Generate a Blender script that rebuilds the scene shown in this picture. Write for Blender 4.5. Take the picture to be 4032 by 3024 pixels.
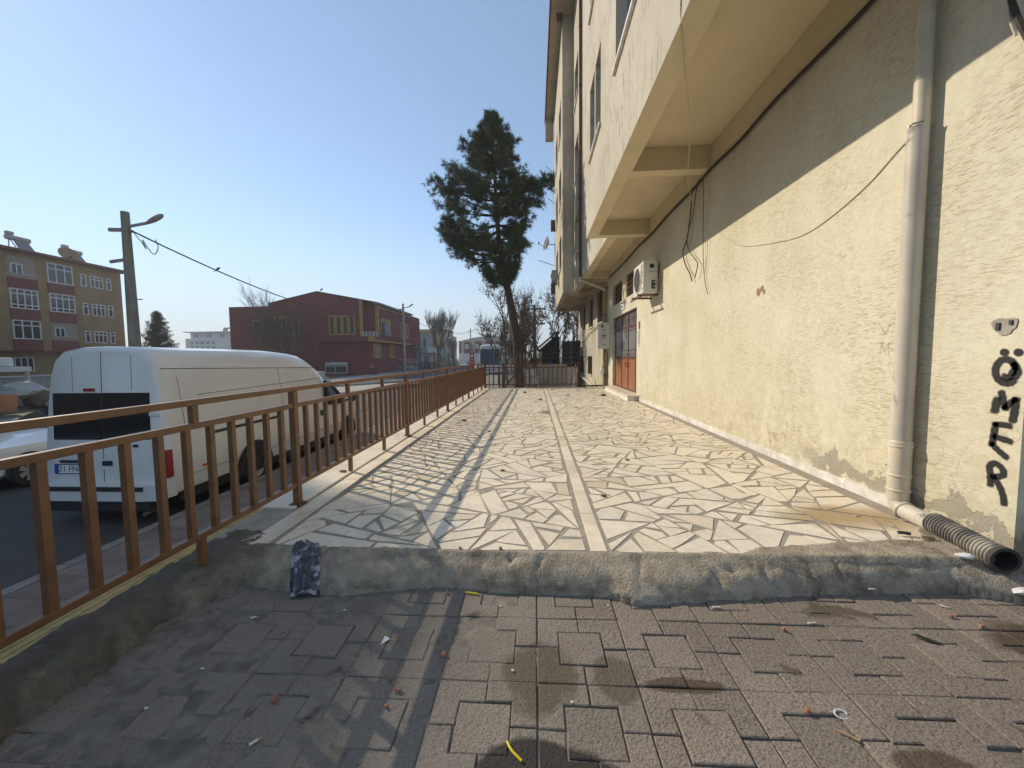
import bpy, bmesh, math, random
from mathutils import Vector, Matrix, noise as NZ

sc = bpy.context.scene
D = bpy.data
COL = sc.collection
for o_ in list(D.objects):
    D.objects.remove(o_)
R = math.radians
rnd = random.Random(7)

# ------------------------------------------------------------------ camera
cam = D.cameras.new('camera')
cam.sensor_fit = 'HORIZONTAL'
cam.sensor_width = 36.0
cam.lens = 1560.0 / 4032 * 36.0
cam.clip_start = 0.05
cam.clip_end = 4000
camo = D.objects.new('camera', cam)
COL.objects.link(camo)
yaw, pitch, roll = R(3.341), R(3.884), 0.012
fwd = Vector((-math.sin(yaw) * math.cos(pitch), math.cos(yaw) * math.cos(pitch), -math.sin(pitch)))
rgt = Vector((math.cos(yaw), math.sin(yaw), 0))
upv = rgt.cross(fwd)
r2 = rgt * math.cos(roll) - upv * math.sin(roll)
u2 = rgt * math.sin(roll) + upv * math.cos(roll)
camo.matrix_world = Matrix(((r2.x, u2.x, -fwd.x, 0), (r2.y, u2.y, -fwd.y, 0), (r2.z, u2.z, -fwd.z, 1.2), (0, 0, 0, 1)))
sc.camera = camo

# ------------------------------------------------------------------ sky and sun
SUN_EL = R(32.3)
SUN_AZ = R(-59.7)            # measured from +Y, negative towards -X
sun_dir = Vector((math.sin(SUN_AZ) * math.cos(SUN_EL), math.cos(SUN_AZ) * math.cos(SUN_EL), math.sin(SUN_EL)))
w = D.worlds.new('World')
sc.world = w
w.use_nodes = True
wn = w.node_tree
wn.nodes.clear()
wout = wn.nodes.new('ShaderNodeOutputWorld')
wbg = wn.nodes.new('ShaderNodeBackground')
sky = wn.nodes.new('ShaderNodeTexSky')
sky.sky_type = 'NISHITA'
sky.sun_disc = False
sky.sun_elevation = SUN_EL
sky.sun_rotation = SUN_AZ
sky.altitude = 600
sky.air_density = 1.0
sky.dust_density = 0.1
sky.ozone_density = 2.0
# thin cirrus veil low over the horizon
tcw = wn.nodes.new('ShaderNodeTexCoord')
mpw = wn.nodes.new('ShaderNodeMapping')
mpw.inputs['Scale'].default_value = (1.6, 1.6, 14)
nzw = wn.nodes.new('ShaderNodeTexNoise')
nzw.inputs['Scale'].default_value = 1.7
nzw.inputs['Detail'].default_value = 5
rpw = wn.nodes.new('ShaderNodeMapRange')
rpw.inputs[1].default_value = 0.5
rpw.inputs[2].default_value = 0.8
rpw.inputs[3].default_value = 0.0
rpw.inputs[4].default_value = 0.55
sxw = wn.nodes.new('ShaderNodeSeparateXYZ')
elw = wn.nodes.new('ShaderNodeMapRange')
elw.inputs[1].default_value = 0.02
elw.inputs[2].default_value = 0.30
elw.inputs[3].default_value = 1.0
elw.inputs[4].default_value = 0.0
muw = wn.nodes.new('ShaderNodeMath')
muw.operation = 'MULTIPLY'
mxw = wn.nodes.new('ShaderNodeMixRGB')
mxw.inputs[2].default_value = (4.5, 5.0, 5.4, 1)
L = wn.links.new
L(tcw.outputs['Generated'], mpw.inputs[0])
L(mpw.outputs[0], nzw.inputs['Vector'])
L(nzw.outputs['Fac'], rpw.inputs[0])
L(tcw.outputs['Generated'], sxw.inputs[0])
L(sxw.outputs['Z'], elw.inputs[0])
L(rpw.outputs[0], muw.inputs[0])
L(elw.outputs[0], muw.inputs[1])
hzw = wn.nodes.new('ShaderNodeMapRange')          # even haze layer that whitens the sky towards the horizon
hzw.interpolation_type = 'SMOOTHSTEP'
hzw.inputs[1].default_value = -0.02
hzw.inputs[2].default_value = 0.34
hzw.inputs[3].default_value = 0.9
hzw.inputs[4].default_value = 0.0
L(sxw.outputs['Z'], hzw.inputs[0])
mmw = wn.nodes.new('ShaderNodeMath')
mmw.operation = 'MAXIMUM'
L(muw.outputs[0], mmw.inputs[0])
L(hzw.outputs[0], mmw.inputs[1])
L(mmw.outputs[0], mxw.inputs[0])
vlw = wn.nodes.new('ShaderNodeMixRGB')
vlw.blend_type = 'ADD'
vlw.inputs[0].default_value = 1.0
vlw.inputs[2].default_value = (0.90, 1.16, 1.26, 1)     # thin even haze veil over the whole sky
L(sky.outputs[0], vlw.inputs[1])
L(vlw.outputs[0], mxw.inputs[1])
L(mxw.outputs[0], wbg.inputs[0])
wbg.inputs[1].default_value = 0.115
L(wbg.outputs[0], wout.inputs[0])

sl = D.lights.new('sun', 'SUN')
sl.energy = 3.6
sl.angle = R(0.53)
sl.color = (1.0, 0.87, 0.69)
slo = D.objects.new('sun', sl)
COL.objects.link(slo)
slo.rotation_euler = sun_dir.to_track_quat('Z', 'Y').to_euler()
slo.location = (-30, 20, 30)

sc.view_settings.view_transform = 'Standard'
sc.view_settings.look = 'None'
sc.view_settings.gamma = 1
sc.view_settings.use_curve_mapping = False
sc.view_settings.exposure = 0.28
sc.render.engine = 'CYCLES'
sc.cycles.max_bounces = 5
sc.cycles.diffuse_bounces = 3
sc.cycles.glossy_bounces = 2
sc.cycles.transparent_max_bounces = 24

# ------------------------------------------------------------------ materials
MATS = {}


def newmat(name):
    m = D.materials.new(name)
    m.use_nodes = True
    nt = m.node_tree
    b = nt.nodes['Principled BSDF']
    MATS[name] = m
    return m, nt, b


class NT:
    """tiny node-graph helper"""
    def __init__(s, nt):
        s.nt = nt

    def n(s, t, **kw):
        nd = s.nt.nodes.new(t)
        for k, v in kw.items():
            setattr(nd, k, v)
        return nd

    def lk(s, a, b):
        s.nt.links.new(a, b)

    def pos(s, scale=(1, 1, 1), rot=(0, 0, 0), loc=(0, 0, 0), obj=False):
        if obj:
            g = s.n('ShaderNodeTexCoord').outputs['Object']
        else:
            g = s.n('ShaderNodeNewGeometry').outputs['Position']
        mp = s.n('ShaderNodeMapping')
        mp.inputs['Scale'].default_value = scale
        mp.inputs['Rotation'].default_value = rot
        mp.inputs['Location'].default_value = loc
        s.lk(g, mp.inputs[0])
        return mp.outputs[0]

    def noise(s, vec, scale, detail=4, rough=0.55, dist=0):
        t = s.n('ShaderNodeTexNoise')
        t.inputs['Scale'].default_value = scale
        t.inputs['Detail'].default_value = detail
        t.inputs['Roughness'].default_value = rough
        t.inputs['Distortion'].default_value = dist
        s.lk(vec, t.inputs['Vector'])
        return t.outputs['Fac']

    def rng(s, v, a, b, c=0.0, d=1.0, smooth=False):
        r = s.n('ShaderNodeMapRange')
        if smooth:
            r.interpolation_type = 'SMOOTHSTEP'
        s.lk(v, r.inputs[0])
        for i, q in enumerate((a, b, c, d)):
            r.inputs[i + 1].default_value = q
        return r.outputs[0]

    def math(s, op, a, b=None):
        m = s.n('ShaderNodeMath', operation=op)
        for i, q in enumerate((a, b)):
            if q is None:
                continue
            if isinstance(q, (int, float)):
                m.inputs[i].default_value = q
            else:
                s.lk(q, m.inputs[i])
        return m.outputs[0]

    def mix(s, f, a, b, mode='MIX'):
        m = s.n('ShaderNodeMixRGB', blend_type=mode)
        for i, q in enumerate((f, a, b)):
            if isinstance(q, (int, float)):
                m.inputs[i].default_value = q
            elif isinstance(q, (tuple, list)):
                m.inputs[i].default_value = (q[0], q[1], q[2], 1)
            else:
                s.lk(q, m.inputs[i])
        return m.outputs[0]

    def bump(s, b, h, strength=0.3, dist=0.01):
        bp = s.n('ShaderNodeBump')
        bp.inputs['Strength'].default_value = strength
        bp.inputs['Distance'].default_value = dist
        s.lk(h, bp.inputs['Height'])
        s.lk(bp.outputs[0], b.inputs['Normal'])


def M(name, col, col2=None, scale=4.0, rough=0.8, bump=0.0, bscale=60.0, bdist=0.004, metal=0.0, spec=0.4, lo=0.35, hi=0.65,
      stretch=(1, 1, 1), dirt=None, dscale=1.2, dlo=0.5, dhi=0.75, dmax=0.6, coat=0.0, var=0.0, obj=False):
    if name in MATS:
        return MATS[name]
    m, nt, b = newmat(name)
    g = NT(nt)
    v = g.pos(stretch, obj=obj)
    c2 = col2 if col2 else tuple(x * 0.82 for x in col)
    c = g.mix(g.rng(g.noise(v, scale, 4, 0.6), lo, hi), col, c2)
    if dirt:
        c = g.mix(g.rng(g.noise(v, dscale, 4, 0.65, 0.4), dlo, dhi, 0, dmax), c, dirt)
    if var:
        oi = g.n('ShaderNodeObjectInfo')
        hs = g.n('ShaderNodeHueSaturation')
        g.lk(g.rng(oi.outputs['Random'], 0, 1, 1 - var, 1 + var), hs.inputs['Value'])
        g.lk(c, hs.inputs['Color'])
        c = hs.outputs[0]
    g.lk(c, b.inputs['Base Color'])
    b.inputs['Roughness'].default_value = rough
    b.inputs['Metallic'].default_value = metal
    b.inputs['Specular IOR Level'].default_value = spec
    if coat:
        b.inputs['Coat Weight'].default_value = coat
        b.inputs['Coat Roughness'].default_value = 0.06
    if bump:
        g.bump(b, g.noise(v, bscale, 3, 0.65), bump, bdist)
    return m


def glass(name, col=(0.02, 0.025, 0.03), rough=0.06):
    if name in MATS:
        return MATS[name]
    m, nt, b = newmat(name)
    b.inputs['Base Color'].default_value = (*col, 1)
    b.inputs['Roughness'].default_value = rough
    b.inputs['Specular IOR Level'].default_value = 0.7
    return m


# cream stucco with combed scratches, cracks and fallen plaster near the foot
def stucco(name, base, base2, groove=(0.42, 0.31, 0.16), gamt=0.75, cracks=True, gs=1.0, stain=0.0, vertical=False):
    m, nt, b = newmat(name)
    g = NT(nt)
    tilt = (R(9), 0, 0)
    if vertical:
        v1 = g.pos((1, 30 * gs, 5.0 * gs), (R(-6), 0, 0))
        v2 = g.pos((1, 44 * gs, 8 * gs), (R(5), 0, 0), (3, 1, 2))
    else:
        v1 = g.pos((1, 6.5 * gs, 62 * gs), tilt)
        v2 = g.pos((1, 11 * gs, 95 * gs), (R(14), 0, 0), (3, 1, 2))
    n1 = g.noise(v1, 1.0, 1, 0.5)
    n2 = g.noise(v2, 1.0, 1, 0.5)
    gr = g.math('MAXIMUM', g.rng(n1, 0.60, 0.68), g.rng(n2, 0.615, 0.69))
    vp = g.pos()
    big = g.noise(vp, 0.55, 3, 0.6)
    patch = g.rng(g.noise(vp, 1.1, 3, 0.5), 0.36, 0.6)
    gr = g.math('MULTIPLY', gr, patch)
    c = g.mix(g.rng(big, 0.35, 0.68), base, base2)
    c = g.mix(g.rng(g.noise(vp, 22, 3, 0.7), 0.40, 0.72, 0, 0.30), c, tuple(x * 0.62 for x in base2))
    fac = g.math('MULTIPLY', gr, gamt)
    c = g.mix(fac, c, groove)
    h = g.math('MULTIPLY', gr, -1.0)
    fine = g.noise(vp, 70, 3, 0.7)
    h = g.math('ADD', h, g.math('MULTIPLY', fine, 0.5))
    lump = g.noise(vp, 9, 2, 0.6)
    h = g.math('ADD', h, g.math('MULTIPLY', lump, 0.7))
    if cracks:
        sx = g.n('ShaderNodeSeparateXYZ')
        g.lk(g.n('ShaderNodeNewGeometry').outputs['Position'], sx.inputs[0])
        zz = sx.outputs['Z']
        vo = g.n('ShaderNodeTexVoronoi', feature='DISTANCE_TO_EDGE')
        vo.inputs['Scale'].default_value = 5.2
        wv = g.n('ShaderNodeTexNoise')
        wv.inputs['Scale'].default_value = 3.0
        wv.inputs['Detail'].default_value = 6
        g.lk(vp, wv.inputs['Vector'])
        wm = g.mix(0.42, vp, wv.outputs['Color'], 'ADD')
        g.lk(wm, vo.inputs['Vector'])
        ck = g.rng(vo.outputs['Distance'], 0.0, 0.018, 1, 0)
        lowz = g.math('ADD', zz, g.rng(g.noise(vp, 0.9, 3), 0, 1, -0.75, 0.75))
        low = g.rng(lowz, 0.25, 1.05, 1, 0)
        ck = g.math('MULTIPLY', ck, g.math('MULTIPLY', low, g.rng(g.noise(vp, 1.7, 3), 0.36, 0.56)))
        c = g.mix(g.math('MULTIPLY', ck, 0.8), c, (0.16, 0.11, 0.06))
                # plaster gone: grey render shows, in an uneven band just above the skirting
        band = g.math('ADD', zz, g.rng(g.noise(vp, 4.5, 6, 0.7), 0, 1, -0.36, 0.36))
        fall = g.math('MULTIPLY', g.rng(band, 0.20, 0.215, 1, 0), g.rng(band, 0.055, 0.07, 0, 1))
        fall = g.math('MULTIPLY', fall, g.rng(sx.outputs['Y'], 3.9, 4.4, 1, 0))
        c = g.mix(fall, c, g.mix(g.rng(fine, 0.3, 0.7), (0.30, 0.28, 0.23), (0.42, 0.39, 0.32)))
        h = g.math('SUBTRACT', h, g.math('MULTIPLY', fall, 1.6))
        # yellowish-grey grime that rises from the skirting
        c = g.mix(g.math('MULTIPLY', g.rng(lowz, 0.1, 1.3, 0.36, 0), g.rng(lump, 0.3, 0.7)), c, (0.36, 0.29, 0.16))
    if stain:
        st = g.noise(g.pos((1, 2.2, 0.22)), 1.6, 5, 0.65)
        c = g.mix(g.rng(st, 0.45, 0.75, 0, stain), c, (0.13, 0.12, 0.10))
    g.lk(c, b.inputs['Base Color'])
    b.inputs['Roughness'].default_value = 0.9
    b.inputs['Specular IOR Level'].default_value = 0.2
    g.bump(b, h, 0.55, 0.006)
    return m


stucco('stucco_cream', (0.70, 0.66, 0.515), (0.635, 0.585, 0.435), gs=1.75, gamt=0.55, stain=0.10)
stucco('stucco_upper', (0.60, 0.555, 0.45), (0.50, 0.465, 0.375), (0.28, 0.235, 0.175), 0.75, False, 0.55, 0.12, True)
stucco('stucco_old', (0.62, 0.56, 0.42), (0.46, 0.42, 0.33), (0.30, 0.25, 0.18), 0.4, False, 0.8, 0.55)
M('soffit', (0.72, 0.61, 0.41), (0.65, 0.55, 0.36), 1.5, 0.9, 0.25, 90)
M('plain_cream', (0.62, 0.57, 0.43), (0.52, 0.475, 0.35), 1.2, 0.9, 0.4, 60, dirt=(0.30, 0.26, 0.19), dscale=0.8)
M('soffit_old', (0.56, 0.49, 0.36), (0.40, 0.35, 0.26), 1.5, 0.9, 0.25, 90)


# crazy-paving marble: tint comes from the per-piece attribute
def marble(name):
    m, nt, b = newmat(name)
    g = NT(nt)
    at = g.n('ShaderNodeAttribute', attribute_name='tint')
    t = at.outputs['Fac']
    rp = g.n('ShaderNodeValToRGB')
    g.lk(t, rp.inputs[0])
    e = rp.color_ramp.elements
    e[0].color = (0.76, 0.67, 0.52, 1)
    e[1].position = 1.0
    e[1].color = (0.62, 0.51, 0.35, 1)
    for p_, c_ in ((0.3, (0.81, 0.72, 0.57)), (0.6, (0.74, 0.64, 0.48)), (0.8, (0.74, 0.68, 0.57)), (0.92, (0.69, 0.59, 0.43))):
        q = rp.color_ramp.elements.new(p_)
        q.color = (*c_, 1)
    vp = g.pos()
    off = g.n('ShaderNodeVectorMath', operation='ADD')
    cb = g.n('ShaderNodeCombineXYZ')
    g.lk(g.math('MULTIPLY', t, 37.0), cb.inputs[0])
    g.lk(g.math('MULTIPLY', t, 91.0), cb.inputs[2])
    g.lk(vp, off.inputs[0])
    g.lk(cb.outputs[0], off.inputs[1])
    vv = off.outputs[0]
    vein = g.noise(vv, 5, 6, 0.6, 2.2)
    vl = g.rng(g.math('ABSOLUTE', g.math('SUBTRACT', vein, 0.5)), 0.0, 0.035, 1, 0)
    c = g.mix(g.math('MULTIPLY', vl, g.rng(g.noise(vv, 3, 2), 0.45, 0.7, 0, 0.55)), rp.outputs[0], (0.42, 0.29, 0.15))
    c = g.mix(g.rng(g.noise(vv, 22, 4, 0.7), 0.42, 0.72, 0, 0.5), c, (0.50, 0.44, 0.36))
    c = g.mix(g.rng(g.noise(vp, 2.3, 4, 0.65), 0.5, 0.75, 0, 0.42), c, (0.38, 0.33, 0.26))
    # rusty run-off left by the downpipe
    sx = g.n('ShaderNodeSeparateXYZ')
    g.lk(vp, sx.inputs[0])
    dx = g.math('DIVIDE', g.math('SUBTRACT', sx.outputs['X'], 2.25), 0.50)
    dy = g.math('DIVIDE', g.math('SUBTRACT', sx.outputs['Y'], 2.98), 0.26)
    rr = g.math('ADD', g.math('MULTIPLY', dx, dx), g.math('MULTIPLY', dy, dy))
    rr = g.math('ADD', rr, g.rng(g.noise(vp, 4, 5), 0, 1, -0.7, 0.7))
    c = g.mix(g.rng(rr, 0.2, 1.2, 0.8, 0), c, (0.33, 0.21, 0.08))
    # old soot mark where something was burnt beside the middle strip
    ex = g.math('DIVIDE', g.math('SUBTRACT', sx.outputs['X'], 0.30), 0.26)
    ey = g.math('DIVIDE', g.math('SUBTRACT', sx.outputs['Y'], 8.55), 0.42)
    er = g.math('ADD', g.math('MULTIPLY', ex, ex), g.math('MULTIPLY', ey, ey))
    er = g.math('ADD', er, g.rng(g.noise(vp, 8, 4), 0, 1, -0.9, 0.9))
    c = g.mix(g.rng(er, 0.2, 0.9, 0.75, 0), c, (0.07, 0.06, 0.05))
    g.lk(c, b.inputs['Base Color'])
    g.lk(g.rng(g.noise(vp, 9, 4), 0.3, 0.7, 0.45, 0.75), b.inputs['Roughness'])
    b.inputs['Specular IOR Level'].default_value = 0.35
    g.bump(b, g.noise(vv, 34, 4, 0.6), 0.12, 0.003)
    return m


marble('marble')
M('marble_white', (0.78, 0.75, 0.70), (0.60, 0.57, 0.52), 9, 0.5, 0.1, 40, dirt=(0.38, 0.31, 0.22), dscale=3, var=0.1)
M('marble_border', (0.76, 0.67, 0.52), (0.64, 0.55, 0.41), 5, 0.55, 0.12, 40, dirt=(0.40, 0.32, 0.22), dscale=2, var=0.1)
M('grout', (0.355, 0.312, 0.255), (0.275, 0.24, 0.195), 8, 0.95, 0.5, 130, dirt=(0.28, 0.24, 0.19), dscale=1.6)
def rough_concrete(name):
    m, nt, b = newmat(name)
    g = NT(nt)
    v = g.pos()
    c = g.mix(g.rng(g.noise(v, 11, 4, 0.65), 0.36, 0.64), (0.44, 0.375, 0.285), (0.29, 0.245, 0.185))
    c = g.mix(g.rng(g.noise(v, 4.2, 4, 0.65, 0.5), 0.48, 0.66, 0, 0.75), c, (0.13, 0.108, 0.08))
    ag = g.n('ShaderNodeTexVoronoi')
    ag.inputs['Scale'].default_value = 62
    g.lk(v, ag.inputs['Vector'])
    pits = g.rng(ag.outputs['Distance'], 0.0, 0.22, 1, 0)
    c = g.mix(g.math('MULTIPLY', pits, g.rng(g.noise(v, 9, 2), 0.45, 0.6, 0, 0.8)), c, (0.07, 0.058, 0.045))
    # black street dirt ground into the old kerb under the railing
    sx = g.n('ShaderNodeSeparateXYZ')
    g.lk(v, sx.inputs[0])
    k = g.math('ADD', sx.outputs['X'], g.rng(g.noise(v, 6, 4, 0.7), 0, 1, -0.35, 0.35))
    c = g.mix(g.rng(k, -1.95, -1.6, 0.78, 0), c, g.mix(pits, (0.085, 0.072, 0.055), (0.24, 0.21, 0.17)))
    g.lk(c, b.inputs['Base Color'])
    b.inputs['Roughness'].default_value = 0.95
    b.inputs['Specular IOR Level'].default_value = 0.2
    h = g.math('ADD', g.noise(v, 60, 3, 0.7), g.math('MULTIPLY', pits, -0.6))
    g.bump(b, h, 1.0, 0.014)
    return m


rough_concrete('concrete')
M('concrete_pale', (0.40, 0.375, 0.33), (0.30, 0.28, 0.25), 3, 0.95, 0.5, 60, dirt=(0.16, 0.145, 0.12))


def paverm(name):
    m, nt, b = newmat(name)
    g = NT(nt)
    vp = g.pos()
    oi = g.n('ShaderNodeObjectInfo')
    c = g.mix(g.rng(oi.outputs['Random'], 0, 1), (0.305, 0.242, 0.185), (0.195, 0.157, 0.122))
    spk = g.n('ShaderNodeTexVoronoi')
    spk.inputs['Scale'].default_value = 85
    g.lk(vp, spk.inputs['Vector'])
    sp = g.rng(spk.outputs['Distance'], 0.18, 0.6)
    c = g.mix(g.math('MULTIPLY', sp, 0.45), c, (0.34, 0.30, 0.26))
    gra = g.noise(vp, 95, 3, 0.75)
    c = g.mix(g.rng(gra, 0.48, 0.68, 0, 0.8), c, (0.085, 0.068, 0.058))
    # mortar film spilt over the left half, worn in patches
    sx = g.n('ShaderNodeSeparateXYZ')
    g.lk(vp, sx.inputs[0])
    lf = g.math('ADD', sx.outputs['X'], g.rng(g.noise(vp, 2.6, 6, 0.7), 0, 1, -0.8, 0.8))
    film = g.math('MULTIPLY', g.rng(lf, -0.1, 0.55, 0.75, 0), g.rng(g.noise(vp, 7, 6, 0.7), 0.34, 0.6))
    c = g.mix(film, c, (0.27, 0.242, 0.205))
    # oil and water blots
    bl = g.noise(vp, 2.1, 4, 0.55, 0.6)
    c = g.mix(g.rng(bl, 0.635, 0.675, 0, 0.75), c, (0.075, 0.055, 0.035))
    bl2 = g.noise(g.pos(loc=(4, 7, 1)), 4.8, 3, 0.5, 0.4)
    c = g.mix(g.rng(bl2, 0.70, 0.725, 0, 0.65), c, (0.085, 0.06, 0.036))
    c = g.mix(g.rng(g.noise(vp, 1.1, 5, 0.6), 0.42, 0.7, 0, 0.45), c, (0.13, 0.105, 0.085))
    # three larger blots with soft edges: wet patch, oil by the straw, drip by the wall
    n9 = g.rng(g.noise(vp, 9, 3), 0, 1, -0.8, 0.8)
    for (bx, by, brx, bry, colr, amt) in ((0.005, 1.60, 0.155, 0.20, (0.115, 0.092, 0.062), 0.8), (0.02, 1.22, 0.24, 0.10, (0.035, 0.031, 0.028), 0.92),
                                          (2.55, 1.86, 0.42, 0.22, (0.075, 0.052, 0.03), 0.85), (0.33, 1.60, 0.09, 0.13, (0.10, 0.08, 0.055), 0.7),
                                          (0.60, 1.575, 0.16, 0.04, (0.08, 0.055, 0.033), 0.8), (1.30, 1.28, 0.13, 0.07, (0.08, 0.055, 0.035), 0.8)):
        ddx = g.math('DIVIDE', g.math('SUBTRACT', sx.outputs['X'], bx), brx)
        ddy = g.math('DIVIDE', g.math('SUBTRACT', sx.outputs['Y'], by), bry)
        q = g.math('ADD', g.math('MULTIPLY', ddx, ddx), g.math('MULTIPLY', ddy, ddy))
        q = g.math('ADD', q, n9)
        c = g.mix(g.rng(q, 0.7, 1.1, amt, 0), c, colr)
    g.lk(c, b.inputs['Base Color'])
    b.inputs['Roughness'].default_value = 0.9
    b.inputs['Specular IOR Level'].default_value = 0.25
    h = g.math('ADD', gra, g.math('MULTIPLY', g.noise(vp, 45, 3, 0.7), 0.8))
    g.bump(b, h, 0.9, 0.010)
    return m


paverm('paver')
M('joint_sand', (0.24, 0.212, 0.175), (0.135, 0.118, 0.095), 14, 0.95, 0.6, 120, dirt=(0.07, 0.075, 0.035), dscale=3.5, dlo=0.58, dhi=0.70, dmax=0.5)
M('asphalt', (0.085, 0.082, 0.078), (0.055, 0.053, 0.051), 1.2, 0.9, 0.6, 140, 0.006, dirt=(0.13, 0.12, 0.105), dscale=0.5)
M('earth', (0.16, 0.13, 0.095), (0.10, 0.085, 0.06), 0.8, 0.95, 0.5, 20, dirt=(0.07, 0.08, 0.035), dscale=0.3)
M('sidewalk', (0.24, 0.19, 0.165), (0.17, 0.14, 0.125), 3, 0.92, 0.5, 90, var=0.12)
M('tactile', (0.50, 0.36, 0.15), (0.36, 0.27, 0.13), 6, 0.85, 0.3, 80, var=0.1)
M('kerbstone', (0.27, 0.25, 0.225), (0.18, 0.165, 0.15), 3, 0.9, 0.5, 70, var=0.12)
M('rail_paint', (0.19, 0.085, 0.034), (0.145, 0.065, 0.026), 14, 0.42, 0.12, 90, spec=0.5, dirt=(0.085, 0.042, 0.022), dscale=9, dlo=0.54, dhi=0.66)
M('rail_rust', (0.125, 0.05, 0.026), (0.075, 0.035, 0.02), 14, 0.65, 0.2, 90)
M('van_white', (0.70, 0.70, 0.69), (0.66, 0.66, 0.65), 1.5, 0.28, spec=0.5, coat=0.55, dirt=(0.42, 0.38, 0.32), dscale=1.4, dlo=0.55, dhi=0.8, dmax=0.35)
M('car_white', (0.74, 0.74, 0.74), (0.70, 0.70, 0.70), 1.5, 0.25, spec=0.5, coat=0.7)
M('black_plastic', (0.022, 0.022, 0.024), (0.03, 0.03, 0.03), 12, 0.6, 0.1, 90)
M('tyre', (0.018, 0.018, 0.018), (0.03, 0.029, 0.027), 12, 0.85, 0.2, 60)
M('steel', (0.32, 0.32, 0.32), (0.20, 0.19, 0.18), 6, 0.45, metal=0.8)
M('alloy', (0.55, 0.55, 0.55), (0.48, 0.48, 0.48), 6, 0.3, metal=0.7)
M('red_lens', (0.30, 0.012, 0.02), (0.22, 0.01, 0.015), 9, 0.2, spec=0.6)
M('orange_lens', (0.62, 0.10, 0.02), None, 9, 0.3)
M('seam', (0.06, 0.06, 0.06), None, 9, 0.8)
glass('dark_glass', (0.012, 0.012, 0.016), 0.05)
glass('window_glass', (0.035, 0.04, 0.045), 0.08)
M('pvc', (0.60, 0.545, 0.46), (0.50, 0.455, 0.38), 5, 0.45, 0.05, 50, dirt=(0.14, 0.12, 0.10), dscale=5.5, dlo=0.60, dhi=0.68, dmax=0.8, stretch=(1.3, 1.3, 0.6))
M('pvc_beige', (0.64, 0.58, 0.45), (0.52, 0.46, 0.35), 5, 0.5, 0.05, 50, dirt=(0.2, 0.16, 0.11), dscale=4)
M('hose', (0.40, 0.375, 0.30), (0.13, 0.12, 0.105), 6, 0.7, 0.1, 60, lo=0.42, hi=0.6)
M('hose_dark', (0.03, 0.03, 0.03), (0.05, 0.047, 0.04), 9, 0.75)
M('cable_black', (0.03, 0.024, 0.02), (0.06, 0.045, 0.035), 20, 0.7)
M('cable_white', (0.55, 0.52, 0.45), (0.42, 0.39, 0.33), 20, 0.6)
M('spray', (0.02, 0.02, 0.022), None, 9, 0.8)
M('ac_body', (0.72, 0.70, 0.64), (0.64, 0.62, 0.55), 3, 0.5, dirt=(0.36, 0.30, 0.22), dscale=4, dlo=0.58, dhi=0.75)
M('grey_metal', (0.34, 0.34, 0.33), (0.24, 0.24, 0.235), 5, 0.55, metal=0.3)
M('brown_metal', (0.145, 0.062, 0.038), (0.10, 0.045, 0.03), 10, 0.5, 0.1, 70)
M('door_panel', (0.34, 0.145, 0.07), (0.28, 0.115, 0.055), 3, 0.4, 0.05, 50, spec=0.5)
M('curtain', (0.50, 0.52, 0.54), (0.30, 0.31, 0.33), 9, 0.85, stretch=(1, 9, 0.3))
M('gas_yellow', (0.36, 0.245, 0.03), (0.28, 0.19, 0.03), 8, 0.5)
M('box_white', (0.70, 0.68, 0.62), (0.60, 0.58, 0.52), 3, 0.5, dirt=(0.35, 0.25, 0.17), dscale=5, dlo=0.6, dhi=0.7)
M('print_red', (0.42, 0.05, 0.05), None, 9, 0.6)
M('print_dark', (0.05, 0.05, 0.06), None, 9, 0.7)
M('print_brown', (0.33, 0.20, 0.12), None, 9, 0.7)
M('print_white', (0.78, 0.78, 0.76), None, 9, 0.6)
M('plate_blue', (0.02, 0.06, 0.30), None, 9, 0.4)
M('plastic_white', (0.72, 0.72, 0.74), None, 9, 0.5)
M('brick_chip', (0.40, 0.19, 0.115), (0.30, 0.13, 0.075), 40, 0.9, 0.3, 90)
M('straw_yellow', (0.68, 0.52, 0.02), None, 9, 0.4)
M('butt_white', (0.74, 0.71, 0.65), None, 30, 0.8)
M('butt_tan', (0.55, 0.33, 0.14), None, 30, 0.8)
M('leaf_litter', (0.16, 0.10, 0.05), (0.10, 0.06, 0.03), 30, 0.9)
M('yellow_paint', (0.34, 0.24, 0.12), (0.27, 0.19, 0.095), 0.8, 0.9, 0.2, 40, dirt=(0.2, 0.13, 0.05), dscale=0.4)
M('red_paint', (0.20, 0.070, 0.058), (0.16, 0.055, 0.047), 0.8, 0.9, 0.2, 40)
M('hall_red', (0.20, 0.040, 0.050), (0.16, 0.033, 0.041), 0.6, 0.9, 0.2, 40, dirt=(0.08, 0.03, 0.033), dscale=0.35)
M('hall_yellow', (0.40, 0.26, 0.06), (0.33, 0.21, 0.05), 2, 0.7)
M('white_frame', (0.68, 0.70, 0.72), (0.58, 0.60, 0.62), 4, 0.5)
M('roof_tile', (0.20, 0.095, 0.07), (0.13, 0.07, 0.055), 3, 0.9, 0.3, 30)
M('roof_grey', (0.24, 0.235, 0.22), (0.16, 0.155, 0.145), 2, 0.8)
M('render_grey', (0.46, 0.46, 0.44), (0.36, 0.36, 0.35), 1.2, 0.9)
M('render_white', (0.60, 0.61, 0.62), (0.50, 0.51, 0.53), 0.6, 0.9)
M('render_beige', (0.50, 0.42, 0.29), (0.42, 0.35, 0.24), 1.2, 0.9)
M('render_orange', (0.50, 0.24, 0.12), (0.42, 0.2, 0.1), 1.2, 0.9)
M('pole_concrete', (0.27, 0.255, 0.22), (0.18, 0.17, 0.148), 3, 0.95, 0.4, 50, stretch=(1, 1, 0.4))
M('wood', (0.15, 0.10, 0.065), (0.09, 0.06, 0.04), 8, 0.9, 0.4, 40, stretch=(1, 1, 0.25))
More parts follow.
